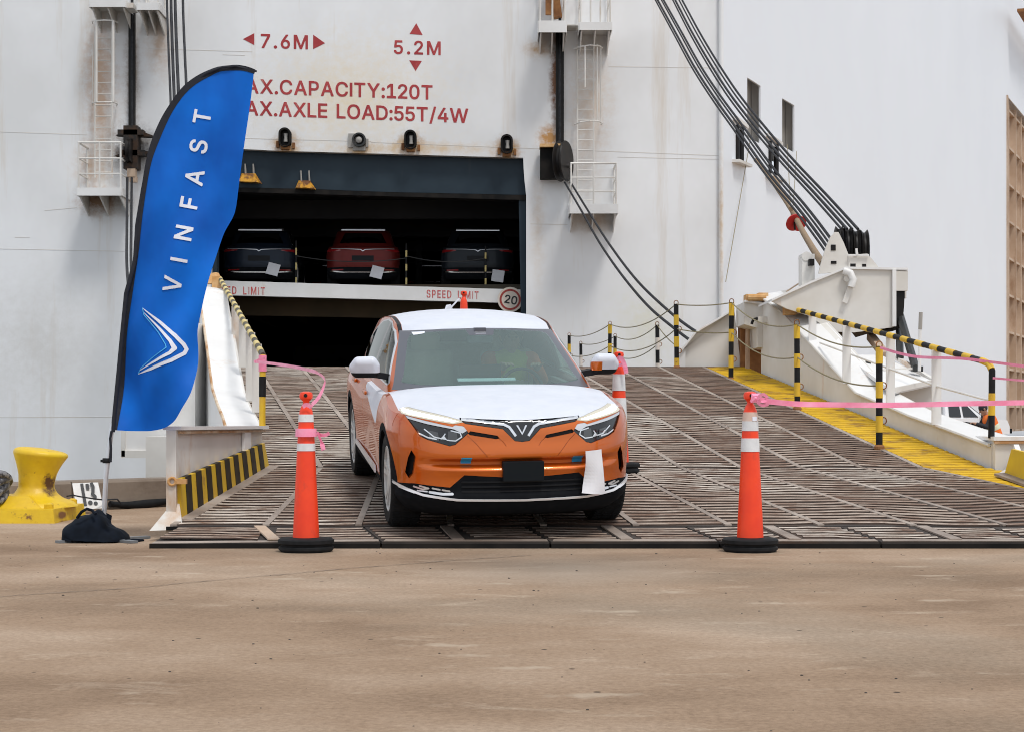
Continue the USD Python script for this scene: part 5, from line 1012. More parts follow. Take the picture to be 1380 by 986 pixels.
# ================================================================ people
def limb(js):
    """Hull of spheres along joints given as (point, radius)."""
    out = None
    for (a, ra), (b, rb) in zip(js, js[1:]):
        s1 = m3d.Manifold.sphere(ra, 20).translate(tuple(map(float, a))); s2 = m3d.Manifold.sphere(rb, 20).translate(tuple(map(float, b)))
        h_ = m3d.Manifold.batch_hull([s1, s2]); out = h_ if out is None else out + h_
    return out
def smooth_body(m, L=.02, it=6):
    t = fix(m.refine_to_length(L)); t = trimesh.Trimesh(t.vertices, t.faces, process=True); trimesh.smoothing.filter_taubin(t, iterations=it); return t
for nm, a, b in (('skin', (.42, .25, .17), (.38, .22, .15)), ('hivis', (.85, .16, .02), (.8, .2, .03)), ('hivis_band', (.7, .72, .5), (.75, .75, .6)), ('dark_cloth', (.012, .013, .018), (.022, .022, .028)), ('jeans', (.03, .04, .07), (.045, .055, .09)), ('lime_cloth', (.55, .62, .05), (.5, .58, .06))):
    pmat(nm, a, b, scale=8, rough=.8)
def person(name, label, o, f, J, cloth):
    """o: origin, f: facing (unit, horizontal); J: joints in (forward, left, up)."""
    l_ = np.array([-f[1], f[0], 0]); W = lambda p: o + f * p[0] + l_ * p[1] + np.array([0, 0, p[2]])
    T = thing(name, label, 'person', o); j = {k: W(v) for k, v in J.items() if k not in ('nod', 'look')}
    B = limb([(j['pelvis'], .125), (j['waist'], .118), (j['chest'], .138)]) + limb([(j['shl'], .062), (j['chest'], .10), (j['shr'], .062)]) + limb([(j['chest'], .085), (j['neck'], .052), (j['head'], .05)])
    hd = m3d.Manifold.sphere(.1, 28).scale((.95, .80, 1.18)); ang = math.degrees(math.atan2(f[1], f[0])); hd = hd.rotate((0, J.get('nod', 0), ang)).translate(tuple(j['head']))
    hf = np.array(J.get('look', (1, 0, 0)), float); hf = f * hf[0] + l_ * hf[1] + np.array([0, 0, hf[2]]); hf /= np.linalg.norm(hf); hu = np.cross(hf, l_); hu = -hu if hu[2] < 0 else hu
    B += hd + limb([(j['head'] + hf * .09 + hu * .01, .014), (j['head'] + hf * .112 - hu * .02, .017)]) + limb([(j['head'] + hf * .05 - hu * .085, .04), (j['head'] + hf * .08 - hu * .1, .022)])
    for s in (-1, 1): B += limb([(j['head'] + l_ * s * .082, .02), (j['head'] + l_ * s * .088 + hu * .02, .022)])
    for s, n_ in ((1, 'l'), (-1, 'r')):
        B += limb([(j['sh' + n_], .062), (j['el' + n_], .046), (j['wr' + n_], .032)]) + limb([(j['hip' + n_], .092), (j['kn' + n_], .064), (j['an' + n_], .044)])
        ft = j['an' + n_]; B += limb([(ft - (0, 0, .04), .045), (ft + f * .15 - (0, 0, .055), .035)])
        h0 = j['wr' + n_]; hdv = h0 - j['el' + n_]; hdv /= np.linalg.norm(hdv); sd = np.cross(hdv, [0, 0, 1]); sd /= np.linalg.norm(sd); dn = np.cross(sd, hdv)
        B += limb([(h0, .028), (h0 + hdv * .05 + sd * .02, .020)]) + limb([(h0, .028), (h0 + hdv * .05 - sd * .02, .020)])
        for q_, ln in ((-.033, .055), (-.011, .068), (.011, .064), (.033, .048)):
            a = h0 + hdv * .065 + sd * q_; B += limb([(a, .010), (a + hdv * ln * .6 - np.array([0, 0, .012]), .0095), (a + hdv * ln - np.array([0, 0, .034]), .008)])
        a = h0 + hdv * .03 + sd * .03 * -s; B += limb([(a, .012), (a - sd * .03 * s + hdv * .03, .011), (a - sd * .035 * s + hdv * .06, .009)])
    part(T, 'body', smooth_body(B, .025, 4), 'skin', smooth=True)
    for s in (-1, 1): part(T, 'eye', trimesh.creation.icosphere(2, .012).apply_translation(j['head'] + hf * .083 + l_ * s * .033 + hu * .018), 'dark_cloth')
    up = limb([(j['pelvis'], .142), (j['waist'], .137), (j['chest'], .156)]) + limb([(j['shl'], .078), (j['chest'], .115), (j['shr'], .078)])
    sl = limb([(j['shl'], .074), (j['ell'], .06), (j['wrl'] * .85 + j['ell'] * .15, .044)]) + limb([(j['shr'], .074), (j['elr'], .06), (j['wrr'] * .85 + j['elr'] * .15, .044)])
    part(T, 'jacket', smooth_body(up + sl, .03, 4), cloth[0], smooth=True)
    v_ = limb([(j['pelvis'] * .7 + j['waist'] * .3, .152), (j['waist'], .15), (j['chest'], .170)]) + limb([(j['shl'] * .8 + j['chest'] * .2, .085), (j['chest'], .13), (j['shr'] * .8 + j['chest'] * .2, .085)])
    vt = part(T, 'vest', smooth_body(v_, .03, 4), cloth[1], smooth=True)
    bd = limb([(j['waist'] * .9 + j['chest'] * .1, .157), (j['waist'] * .65 + j['chest'] * .35, .163)])
    part(vt, 'reflective_band', smooth_body(bd, .03, 1), 'hivis_band', smooth=True)
    tr = limb([(j['pelvis'], .14), (j['hipl'], .107)]) + limb([(j['pelvis'], .14), (j['hipr'], .107)])
    for n_ in 'lr': tr += limb([(j['hip' + n_], .107), (j['kn' + n_], .08), (j['an' + n_], .06)])
    part(T, 'trousers', smooth_body(tr, .03, 4), cloth[2], smooth=True)
    for n_ in 'lr': part(T, 'boot', smooth_body(limb([(j['an' + n_] - (0, 0, .0), .058), (j['an' + n_] - (0, 0, .035), .058), (j['an' + n_] + f * .16 - (0, 0, .052), .045)]), .03, 2), 'dark_cloth', smooth=True)
    hc = m3d.Manifold.sphere(.112, 28).scale((.98, .86, 1.1)).translate(tuple(j['head'] + hu * .045 - hf * .018)); cut = m3d.Manifold.sphere(.13, 20).translate(tuple(j['head'] + hf * .12 - hu * .085))
    part(T, 'knit_cap', smooth_body(hc - cut, .02, 2), cloth[3], smooth=True)
    return T, j
STAND = person('person', 'person in dark cap and orange high visibility vest crouching behind the right girder', np.array([(1338 - CX) / FPX * 40.5, 40.5, 0.0]), np.array([-.99, -.14, 0]),
    {'pelvis': (-.10, 0, .50), 'waist': (-.03, 0, .68), 'chest': (.08, 0, .90), 'neck': (.16, 0, 1.06), 'head': (.24, 0, 1.15), 'look': (1, 0, -.55), 'nod': 20,
     'shl': (.11, .18, .97), 'shr': (.11, -.18, .97), 'ell': (.24, .22, .74), 'elr': (.22, -.24, .74), 'wrl': (.48, .12, .82), 'wrr': (.46, -.16, .80),
     'hipl': (-.08, .10, .46), 'hipr': (-.08, -.10, .46), 'knl': (.30, .17, .52), 'knr': (.16, -.15, .22), 'anl': (.16, .15, .11), 'anr': (-.22, -.14, .14)}, ('dark_cloth', 'hivis', 'jeans', 'dark_cloth'))
tl = STAND[1]['wrl'] * .5 + STAND[1]['wrr'] * .5 + np.array([-.10, -.02, .0])
TL = thing('hand_tool', 'dark hand tool held out by the crouching person', 'tool', tl)
part(TL, 'shaft', tube([tl + (.10, 0, .0), tl + (-.06, 0, .03), tl + (-.42, -.03, .06)], [.028, .022, .010], 8), 'dark_cloth'); part(TL, 'grip', tube([tl + (.08, 0, .0), tl + (.06, 0, -.10)], .02, 8), 'rubber')
# ================================================================ cars
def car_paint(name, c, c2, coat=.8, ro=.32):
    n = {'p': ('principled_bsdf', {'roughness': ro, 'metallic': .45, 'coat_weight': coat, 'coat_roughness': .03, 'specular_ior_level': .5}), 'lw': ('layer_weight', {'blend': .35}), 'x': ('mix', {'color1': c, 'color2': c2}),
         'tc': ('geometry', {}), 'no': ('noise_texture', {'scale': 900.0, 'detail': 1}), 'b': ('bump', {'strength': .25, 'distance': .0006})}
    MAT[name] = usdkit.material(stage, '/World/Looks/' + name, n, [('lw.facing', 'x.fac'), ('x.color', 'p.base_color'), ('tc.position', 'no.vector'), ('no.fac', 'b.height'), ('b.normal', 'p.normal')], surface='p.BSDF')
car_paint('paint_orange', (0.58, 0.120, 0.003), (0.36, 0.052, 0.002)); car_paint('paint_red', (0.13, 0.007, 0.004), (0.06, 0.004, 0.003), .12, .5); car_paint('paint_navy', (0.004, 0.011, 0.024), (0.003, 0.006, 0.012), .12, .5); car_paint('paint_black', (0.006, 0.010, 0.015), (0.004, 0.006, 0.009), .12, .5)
pmat('wrap_film', (0.60, 0.63, 0.70), (0.645, 0.67, 0.73), scale=7, rough=.40, bump=.006, bscale=7, obj=True)
pmat('car_black', (.009, .010, .012), rough=.5, spec=.2); pmat('plate_black', (.007, .010, .013), rough=.6, spec=.15); pmat('bright_trim', (.74, .75, .77), rough=.25, metal=.25); pmat('gloss_black', (.008, .009, .011), rough=.12, coat=.5); pmat('frit', (.10, .105, .125), (.09, .095, .11), scale=3, rough=.25)
pmat('chrome', (.80, .81, .82), rough=.12, metal=1.0); pmat('satin_silver', (.66, .67, .69), rough=.3, metal=.7)
pmat('rim_silver', (.50, .495, .48), (.62, .615, .60), scale=5, rough=.4, metal=.25, obj=True); pmat('lamp_lens', (.05, .055, .06), rough=.06, coat=1.0); pmat('interior_cream', (.50, .46, .36), (.42, .38, .30), scale=4, rough=.8); pmat('interior_dark', (.02, .022, .024), rough=.7)
pmat('blue_tape', (.015, .27, .55), rough=.5); pmat('paper', (.72, .72, .74), (.66, .66, .69), scale=7, rough=.75, obj=True); pmat('tail_red', (.25, .01, .012), rough=.15, coat=1.0); pmat('arch_black', (.006, .007, .009), (.010, .011, .013), scale=12, rough=.8, spec=.06)
MAT['drl'] = usdkit.material(stage, '/World/Looks/drl', {'e': ('emission', {'color': (1.0, .98, .90), 'strength': 2.0})}, [], surface='e.emission')
MAT['drl_soft'] = usdkit.material(stage, '/World/Looks/drl_soft', {'p': ('principled_bsdf', {'base_color': (.50, .47, .38), 'roughness': .25, 'emission_color': (1.0, .92, .75), 'emission_strength': .10})}, [], surface='p.BSDF')
def glassmat(name, tint, ior, gl=(.93, .98, .97), haze=None, hz=0.0):
    n = {'t': ('transparent_bsdf', {'color': tint}), 'g': ('glossy_bsdf', {'color': gl, 'roughness': .02}), 'f': ('fresnel', {'IOR': ior}), 'x': ('mix_closure', {}), 'd': ('diffuse_bsdf', {'color': haze or (.2, .2, .2)}), 'y': ('mix_closure', {'fac': hz}), 'ge': ('geometry', {}), 'inv': ('math', {'math_type': 'subtract', 'value1': 1.0}), 'mu': ('math', {'math_type': 'multiply'}), 'hm': ('math', {'math_type': 'multiply', 'value2': hz})}
    MAT[name] = usdkit.material(stage, '/World/Looks/' + name, n, [('ge.backfacing', 'inv.value2'), ('f.fac', 'mu.value1'), ('inv.value', 'mu.value2'), ('mu.value', 'x.fac'), ('inv.value', 'hm.value1'), ('hm.value', 'y.fac'), ('t.BSDF', 'x.closure1'), ('g.BSDF', 'x.closure2'), ('x.closure', 'y.closure1'), ('d.BSDF', 'y.closure2')], surface='y.closure')
glassmat('windscreen_glass', (.70, .82, .80), 1.75, haze=(.40, .56, .53), hz=.10); glassmat('side_glass', (.62, .66, .62), 1.45); glassmat('dark_glass', (.05, .06, .06), 1.5); glassmat('lens_glass', (.85, .87, .9), 1.45)

def interp(tab):
    t = np.array(tab, float); return lambda x: np.interp(x, t[:, 0], t[:, 1])
def smoothtab(tab):
    t = np.array(tab, float); return PchipInterpolator(t[:, 0], t[:, 1])
def plan(yf, bf, nf, yr, br, nr, hw, N=44, M=26, taper=None):
    th = np.linspace(-math.pi / 2, math.pi / 2, N); th = th[1:-1]
    fx = hw * np.sign(np.sin(th)) * np.abs(np.sin(th)) ** (2 / nf); fy = yf + bf * (1 - np.abs(np.cos(th)) ** (2 / nf))
    sy = np.linspace(yf + bf, yr - br, M); th2 = np.linspace(math.pi / 2, -math.pi / 2, N)[1:-1]
    bx = hw * np.sign(np.sin(th2)) * np.abs(np.sin(th2)) ** (2 / nr); by = yr - br * (1 - np.abs(np.cos(th2)) ** (2 / nr))
    x = np.r_[fx, np.full(M, hw), bx, np.full(M, -hw)]; y = np.r_[fy, sy, by, sy[::-1]]
    if taper is not None: x = x * taper(y)
    return np.c_[x, y]
def loft(levels, fn):
    V, F = [], []
    for z in levels: p = fn(z); V.append(np.c_[p, np.full(len(p), z)])
    n = len(V[0]); K = len(levels); V = np.vstack(V)
    for i in range(K - 1):
        for j in range(n): a, b = i * n + j, i * n + (j + 1) % n; F += [(a, b, b + n), (a, b + n, a + n)]
    cb, ct = V[:n].mean(0), V[-n:].mean(0); V = np.vstack([V, cb, ct])
    for j in range(n): F += [(K * n, (j + 1) % n, j), (K * n + 1, (K - 1) * n + j, (K - 1) * n + (j + 1) % n)]
    m = trimesh.Trimesh(V, F, process=False)
    if m.volume < 0: m.invert()
    return m3d.Manifold(m3d.Mesh(m.vertices.astype(np.float32), m.faces.astype(np.uint32)))
def under(f, xs, ys, z0=-1.0):
    X, Y = np.meshgrid(xs, ys); Z = f(X, Y); n, k = X.shape
    top = np.c_[X.ravel(), Y.ravel(), Z.ravel()]; bot = np.c_[X.ravel(), Y.ravel(), np.full(X.size, z0)]; F = []
    for i in range(n - 1):
        for j in range(k - 1):
            a = i * k + j; F += [(a, a + 1, a + k + 1), (a, a + k + 1, a + k)]
    F = np.array(F); N = n * k; G = F[:, ::-1] + N; bd = [j for j in range(k)] + [i * k + k - 1 for i in range(1, n)] + [(n - 1) * k + j for j in range(k - 2, -1, -1)] + [i * k for i in range(n - 2, 0, -1)]
    S_ = []
    for a, b in zip(bd, bd[1:] + bd[:1]): S_ += [(a, a + N, b + N), (a, b + N, b)]
    m = trimesh.Trimesh(np.vstack([top, bot]), np.vstack([F, G, S_]), process=False)
    if m.volume < 0: m.invert()
    return m3d.Manifold(m3d.Mesh(m.vertices.astype(np.float32), m.faces.astype(np.uint32)))
tops = smoothtab([(0, .885), (.05, .905), (.1, .935), (.2, .968), (.4, 1.008), (.8, 1.062), (1.2, 1.105), (1.5, 1.09), (2.0, 1.085), (3.0, 1.095), (3.8, 1.115), (4.3, 1.11), (4.6, 1.05), (4.9, .98)])
def hood(x, y): u = np.abs(x) / .95; return tops(y) - .035 * u ** 2 - .045 * u ** 6 + .012 * np.exp(-((np.abs(x) - .42) / .09) ** 2) * np.clip((1.3 - y) * 1.2, 0, 1) * np.clip(y * 3, 0, 1)
yfz = smoothtab([(.2, .17), (.26, .075), (.31, .03), (.345, .005), (.37, .008), (.40, .03), (.50, .034), (.545, .030), (.565, .031), (.607, .032), (.655, .033), (.68, .034), (.72, .038), (.78, .05), (.85, .062), (.90, .082), (.95, .115), (1.0, .17), (1.05, .25), (1.10, .35), (1.16, .5)])
hwz = smoothtab([(.2, .84), (.26, .895), (.31, .925), (.345, .938), (.4, .944), (.52, .948), (.7, .957), (.8, .961), (.9, .955), (.95, .945), (1.0, .928), (1.05, .902), (1.10, .865), (1.16, .81)])
yrz = smoothtab([(.2, 4.60), (.35, 4.72), (.6, 4.76), (.8, 4.73), (.95, 4.71), (1.05, 4.66), (1.16, 4.55)])
tap_l = lambda y: 1 - .035 * np.clip((y - 3.6) / 1.1, 0, 1.2) ** 2 - .012 * np.exp(-((y - 2.4) / .75) ** 2)
lev = np.unique(np.r_[np.linspace(.2, 1.16, 44), .545, .565, .588, .607, .628, .655, .345, .37])
crease = smoothtab([(.1, 0), (.53, 0), (.545, -.004), (.565, -.012), (.585, .006), (.605, .050), (.632, .046), (.657, -.010), (.675, -.012), (.78, 0), (1.3, 0)])
def ring(z, off):
    p = plan(yfz(z) - off, .75, 2.8, yrz(z) + off, .5, 3.0, hwz(z) + off, taper=tap_l); k = np.clip((.80 - np.abs(p[:, 0])) / .26, 0, 1); k = k * k * (3 - 2 * k)
    p[:, 1] += np.where(p[:, 1] < 1, crease(z) * k, 0); return p
def lower(off=0.0): return loft(lev, lambda z: ring(z, off)) ^ under(lambda x, y: hood(x, y) + off, np.linspace(-1.1, 1.1, 45), np.linspace(-.2, 5.0, 90))
wsl = lambda z: 1.20 + (z - 1.085) * (.80 / .435) + .06 * np.clip(1.15 - z, 0, 1)
hwg = smoothtab([(.95, .885), (1.0, .878), (1.1, .858), (1.2, .830), (1.35, .778), (1.5, .715), (1.6, .667), (1.7, .61)])
yrg = smoothtab([(.95, 4.64), (1.1, 4.56), (1.3, 4.40), (1.5, 4.20), (1.6, 4.05), (1.7, 3.85)])
rooft = smoothtab([(.9, .9), (1.8, 1.44), (1.98, 1.525), (2.15, 1.580), (2.4, 1.622), (2.8, 1.648), (3.2, 1.640), (3.7, 1.595), (4.1, 1.53), (4.4, 1.44), (4.8, 1.30)])
tap_g = lambda y: 1 - .10 * np.clip((y - 2.3) / 2.2, 0, 1.2) ** 2
levg = np.linspace(.95, 1.70, 40)
def green(off=0.0):
    g = loft(levg, lambda z: plan(wsl(z) - off, .42, 2.3, yrg(z) + off, .45, 2.6, hwg(z) + off, taper=tap_g))
    return g ^ under(lambda x, y: rooft(y) + off - .05 * (np.abs(x) / .6) ** 2.4, np.linspace(-1.1, 1.1, 45), np.linspace(.8, 5.0, 80))
def fp(pts, y0, y1, mirror=False):
    """Prism seen from the front: (x, z) outline, from y0 to y1."""
    g = Polygon(pts).buffer(0)
    if mirror: g = unary_union([g, affinity.scale(g, -1, 1, origin=(0, 0))])
    return gp(g, 'xz', y0, y1)
def gp(g, pl, a, b):
    out = None
    for q_ in getattr(g, 'geoms', [g]):
        if q_.area < 1e-8: continue
        if pl == 'xz': m = ext(q_, (0, a, 0), (1, 0, 0), (0, 0, 1), (0, b - a, 0))
        elif pl == 'yz': m = ext(q_, (a, 0, 0), (0, 1, 0), (0, 0, 1), (b - a, 0, 0))
        else: m = ext(q_, (0, 0, a), (1, 0, 0), (0, 1, 0), (0, 0, b - a))
        if m.volume < 0: m.invert()
        k = m3(m); out = k if out is None else out + k
    return out
def sym(g): return unary_union([g, affinity.scale(g, -1, 1, origin=(0, 0))])
BIG = 9.0
LOW, GRN = lower(), green()
LOWi, GRNi = lower(-.035), green(-.030)
CARP = {}                                                    # name -> list of (part, material key, mesh)
AX = (.90, 3.85); WR = .372
def build_body():
    out = []
    add = lambda n, mt, m, lab=None, sm=28, sub=None: out.append((n, mt, fix(m), lab, sm, sub)) if m is not None and m.num_tri() > 0 else None
    cyl = lambda y, r, a, b: gp(Point(y, WR).buffer(r, 40), 'yz', a, b)
    low = LOW - (lower(-.05) ^ gp(sbox(-1, 1.3, 1, 4.2), 'xy', .45, 2.0)) - gp(sbox(-.76, 1.33, .76, 4.15), 'xy', .45, 2.0)
    for y in AX:
        for s in (-1, 1): low = low - cyl(y, .415, s * .62, s * 1.2)
    grn = GRN - GRNi - LOWi
    # --- black lower trim, arches, sills
    arch_o = [Point(y, WR).buffer(.475, 40) for y in AX]
    arch = unary_union(arch_o); arch = arch.intersection(sbox(-1, .2, 6, .93))
    sill = Polygon([(1.2, .1), (3.55, .1), (3.55, .40), (1.2, .36)])
    side_blk = unary_union([arch, sill])
    front_blk = Polygon([(-1.1, .40), (-.93, .435), (-.80, .452), (-.545, .435), (-.44, .530), (-.16, .512), (.16, .512), (.44, .530), (.545, .435), (.80, .452), (.93, .435), (1.1, .40), (1.1, 0), (-1.1, 0)])
    K_side = gp(side_blk, 'yz', -1.2, -.70) + gp(side_blk, 'yz', .70, 1.2)
    K_front = gp(front_blk, 'xz', -.2, .75); K_rear = gp(sbox(-1.2, 0, 1.2, .50), 'xz', 4.1, 5.0)
    K_blk = K_front + K_rear + K_side + gp(sbox(-1.2, -.2, 1.2, 5), 'xy', 0, .30)
    trim = low ^ K_blk; low = low - K_blk
    add('lower_trim', 'arch_black', trim)
    # --- lamps, grille and vents cut out of the paint
    lens = Polygon([(-.845, .955), (-.80, .885), (-.755, .815), (-.70, .79), (-.545, .748), (-.505, .758), (-.405, .845), (-.44, .893), (-.50, .90), (-.52, .888)])
    drlp = Polygon([(-.865, .965), (-.86, 1.02), (-.82, 1.0), (-.62, .972), (-.54, .958), (-.455, .937), (-.44, .922), (-.515, .910), (-.62, .925), (-.82, .956)])
    grl = Polygon([(-.46, .952), (-.46, .935), (-.42, .912), (-.145, .872), (-.055, .782), (0, .775), (.055, .782), (.145, .872), (.42, .912), (.46, .935), (.46, .952), (.30, .942), (0, .930), (-.30, .942)])
    slit = Polygon([(-.405, .842), (-.39, .857), (-.19, .822), (-.175, .804), (-.20, .800), (-.395, .832)])
    vent = Polygon([(-.815, .70), (-.788, .655), (-.805, .525), (-.830, .487), (-.855, .53), (-.836, .645)])
    feat = unary_union([sym(lens), sym(drlp), grl, sym(slit), sym(vent)])
    K_feat = gp(feat.buffer(.002), 'xz', -.3, .62)
    pocket = low ^ K_feat; low = low - K_feat
    deep = pocket - (pocket.translate((0, -.022, 0)) + pocket.translate((0, -.012, 0))) if False else pocket ^ lower(-.016)
    # hood and paint panels
    hoodp = gp(Polygon([(-.875, .975), (-.46, .940), (-.30, .928), (0, .918), (.30, .928), (.46, .940), (.875, .975), (.84, 1.5), (-.84, 1.5)]), 'xz', -.2, 1.29)
    hood_ = low ^ hoodp; low = low - hoodp
    gap = lambda L, w_=.0035: LineString(L).buffer(w_, cap_style=2)
    gaps = unary_union([gap([(1.40, .36), (1.38, .75), (1.31, .95), (1.22, 1.12)]), gap([(2.66, .35), (2.66, 1.12)]), gap([(3.30, .36), (3.50, .62), (3.80, .95), (3.86, 1.13)]), gap([(.52, .86), (.50, .94), (.46, 1.1)])])
    K_gap = gp(gaps, 'yz', -1.2, -.7) + gp(gaps, 'yz', .7, 1.2)
    low = low - (K_gap - lower(-.012))
    K_fr = gp(Polygon([(-.5, 0), (.52, 0), (.52, .86), (.50, .94), (.46, 1.3), (-.5, 1.3)]), 'yz', -1.2, 1.2)
    fd = Polygon([(1.40, .2), (1.38, .75), (1.31, .95), (1.22, 1.3), (2.66, 1.3), (2.66, .2)]); rd = Polygon([(2.66, .2), (2.66, 1.3), (3.86, 1.3), (3.80, .95), (3.50, .62), (3.30, .36), (3.3, .2)])
    seam = unary_union([LineString([(-.425, .835), (-.36, .775), (-.27, .668)]).buffer(.0028), LineString([(.425, .835), (.36, .775), (.27, .668)]).buffer(.0028), LineString([(-.175, .80), (-.145, .775), (-.125, .745)]).buffer(.0022), LineString([(.175, .80), (.145, .775), (.125, .745)]).buffer(.0022)])
    low = low - (gp(seam, 'xz', -.3, .4) - lower(-.008))
    bump_ = low ^ K_fr; low = low - K_fr
    # white film on the front door
    film = Polygon([(1.33, 1.02), (1.45, .80), (1.54, .775), (2.64, .99), (2.64, 1.07), (1.28, 1.10)])
    K_film = gp(film, 'yz', -1.2, -.7) + gp(film, 'yz', .7, 1.2)
    add('front_bumper', 'PAINT', bump_)
    for s in (-1, 1):
        hs = (-1.2, -.6) if s < 0 else (.6, 1.2)
        fdk, rdk = gp(fd, 'yz', *hs), gp(rd, 'yz', *hs); d1, d2 = low ^ fdk, low ^ rdk; low = low - fdk - rdk
        out.append(('front_door', 'PAINT', fix(d1 - K_film), None, 28, ('protective_film', 'wrap_film', fix(d1 ^ K_film)))); add('rear_door', 'PAINT', d2)
    wf = gp(sbox(-.5, -1, 2.0, 2), 'yz', -1.2, 1.2)
    a = low ^ wf; b = low - wf
    add('fender', 'PAINT', a ^ gp(sbox(-1.2, -.5, 0, 5), 'xy', 0, 2)); add('fender', 'PAINT', a ^ gp(sbox(0, -.5, 1.2, 5), 'xy', 0, 2)); add('rear_body', 'PAINT', b)
    add('hood_film', 'wrap_film', hood_, 'hood covered in white protective film')
    # --- front features, set back in their pockets
    P_l = gp(sym(lens), 'xz', -.3, .62); P_d = gp(sym(drlp), 'xz', -.3, .62)
    add('grille', 'gloss_black', (lower(-.008) ^ gp(grl, 'xz', -.3, .5)) - lower(-.05))
    for s in (-1, 1):
        hf = gp(sbox(-1.2, -.5, 0, 1.5) if s < 0 else sbox(0, -.5, 1.2, 1.5), 'xy', 0, 2)
        sc = lambda g: g if s < 0 else affinity.scale(g, -1, 1, origin=(0, 0))
        only = lambda g, o0, o1: (lower(o0) ^ gp(sc(g), 'xz', -.3, .62)) - lower(o1)
        out.append(('headlight', 'gloss_black', fix(only(lens, -.014, -.05)), None, 28, None))
        out.append(('headlight_cover', 'lens_glass', fix(only(lens, 0.0, -.004)), None, 28, None)) if False else None
        br = vary_(np.array([(-.845, .955), (-.70, .925), (-.53, .893), (-.475, .905), (-.43, .888), (-.415, .862), (-.45, .842), (-.51, .872), (-.70, .905), (-.83, .935)]))
        out.append(('lamp_trim', 'satin_silver', fix(only(br, -.002, -.05)), None, 28, None))
        pr1 = LineString([(-.72, .865), (-.675, .83), (-.655, .812), (-.60, .80), (-.575, .835)]).buffer(.0042); pr2 = LineString([(-.56, .79), (-.50, .785), (-.455, .815), (-.465, .845), (-.53, .86)]).buffer(.0042)
        pr3 = LineString([(-.755, .832), (-.70, .806), (-.64, .795)]).buffer(.005); tri = Polygon([(-.61, .80), (-.585, .825), (-.56, .79)])
        for g_ in getattr(unary_union([pr1, pr2, pr3, tri]), 'geoms', [unary_union([pr1, pr2, pr3, tri])]): out.append(('lamp_element', 'chrome', fix(only(g_, -.008, -.02)), None, 28, None))
        cells = [Polygon([(x - .03, .80), (x + .03, .79), (x + .026, .84), (x - .026, .85)]).buffer(.006) for x in (-.655, -.52)]
        for g_ in cells: out.append(('lamp_element', 'lamp_lens', fix(only(g_, -.009, -.02)), None, 28, None))
        out.append(('running_light', 'drl', fix(only(drlp.buffer(-.012), .001, -.03)), None, 28, None)); out.append(('running_light_edge', 'drl_soft', fix(only(drlp.difference(drlp.buffer(-.012)), -.001, -.03)), None, 28, None))
        out.append(('slit_vent', 'car_black', fix(only(slit, -.014, -.04)), None, 28, None)); out.append(('corner_vent', 'car_black', fix(only(vent, -.03, -.06)), None, 28, None))
        wing = LineString([(-.452, .944), (-.30, .928), (-.135, .905), (-.095, .885), (-.048, .818)]).buffer(.0095, cap_style=2)
        wing = wing.union(Polygon([(-.452, .95), (-.452, .936), (-.16, .905), (-.135, .915)]))
        out.append(('grille_wing', 'chrome', fix(only(wing, .001, -.03)), None, 28, None))
        fog = unary_union([LineString([(-.80, .428), (-.74, .412), (-.70, .422), (-.76, .436)]).buffer(.006), LineString([(-.69, .395), (-.60, .385), (-.53, .388)]).buffer(.009), LineString([(-.67, .424), (-.62, .416)]).buffer(.006), LineString([(-.60, .414), (-.55, .407)]).buffer(.006), LineString([(-.775, .40), (-.71, .398)]).buffer(.005)])
        for g_ in fog.geoms: out.append(('fog_lamp', 'satin_silver', fix(only(g_, .004, -.02)), None, 28, None))
        tp = sbox(-.462, .612, -.385, .662) if s < 0 else sbox(-.475, .605, -.395, .655)
        out.append(('blue_tape', 'blue_tape', fix(only(tp, .004, .0)), 'strip of blue masking tape', 28, None))
    lip = LineString([(-.93, .432), (-.86, .408), (-.74, .372), (-.5, .345), (0, .336), (.5, .345), (.74, .372), (.86, .408), (.93, .432)]).buffer(.0085, cap_style=2).union(Polygon([(-.935, .445), (-.80, .396), (-.80, .378), (-.90, .405)])).union(Polygon([(.935, .445), (.80, .396), (.80, .378), (.90, .405)]))
    add('chrome_lip', 'bright_trim', (lower(.012) ^ gp(lip, 'xz', -.3, .62)) - lower(-.01))
    add('number_plate_holder', 'plate_black', fp([(-.155, .485), (.155, .485), (.155, .63), (-.155, .63)], -.012, .06))
    for z in (.40, .435, .47): add('grille_slat', 'car_black', (lower(.006) ^ gp(sbox(-.46, z, .46, z + .011), 'xz', -.2, .3)) - lower(-.01))
    Vs = unary_union([Polygon([(-.042, .897), (-.027, .897), (0, .842), (0, .826)]), Polygon([(.042, .897), (.027, .897), (0, .842), (0, .826)])])
    add('emblem', 'chrome', (lower(.006) ^ gp(Vs, 'xz', -.3, .5)) - lower(-.02))
    # --- greenhouse
    scr = Polygon([(-.83, 1.06), (-.81, 1.10), (-.67, 1.50), (-.30, 1.520), (0, 1.526), (.30, 1.520), (.67, 1.50), (.81, 1.10), (.83, 1.06)]); K_ws = gp(scr, 'xz', .9, 2.5)
    ws_ = grn ^ K_ws; grn = grn - K_ws
    inner = Polygon([(-.735, 1.125), (-.712, 1.16), (-.615, 1.43), (-.59, 1.465), (-.54, 1.480), (-.13, 1.503), (-.11, 1.46), (.11, 1.46), (.13, 1.503), (.54, 1.480), (.59, 1.465), (.615, 1.43), (.712, 1.16), (.735, 1.125), (.60, 1.112), (0, 1.105), (-.60, 1.112)]).buffer(.01)
    K_in = gp(inner, 'xz', .9, 2.6); fr = ws_ - K_in
    out.append(('windscreen', 'windscreen_glass', fix((ws_ ^ K_in) - green(-.008)), None, 28, ('black_border', 'frit', fix(fr))))
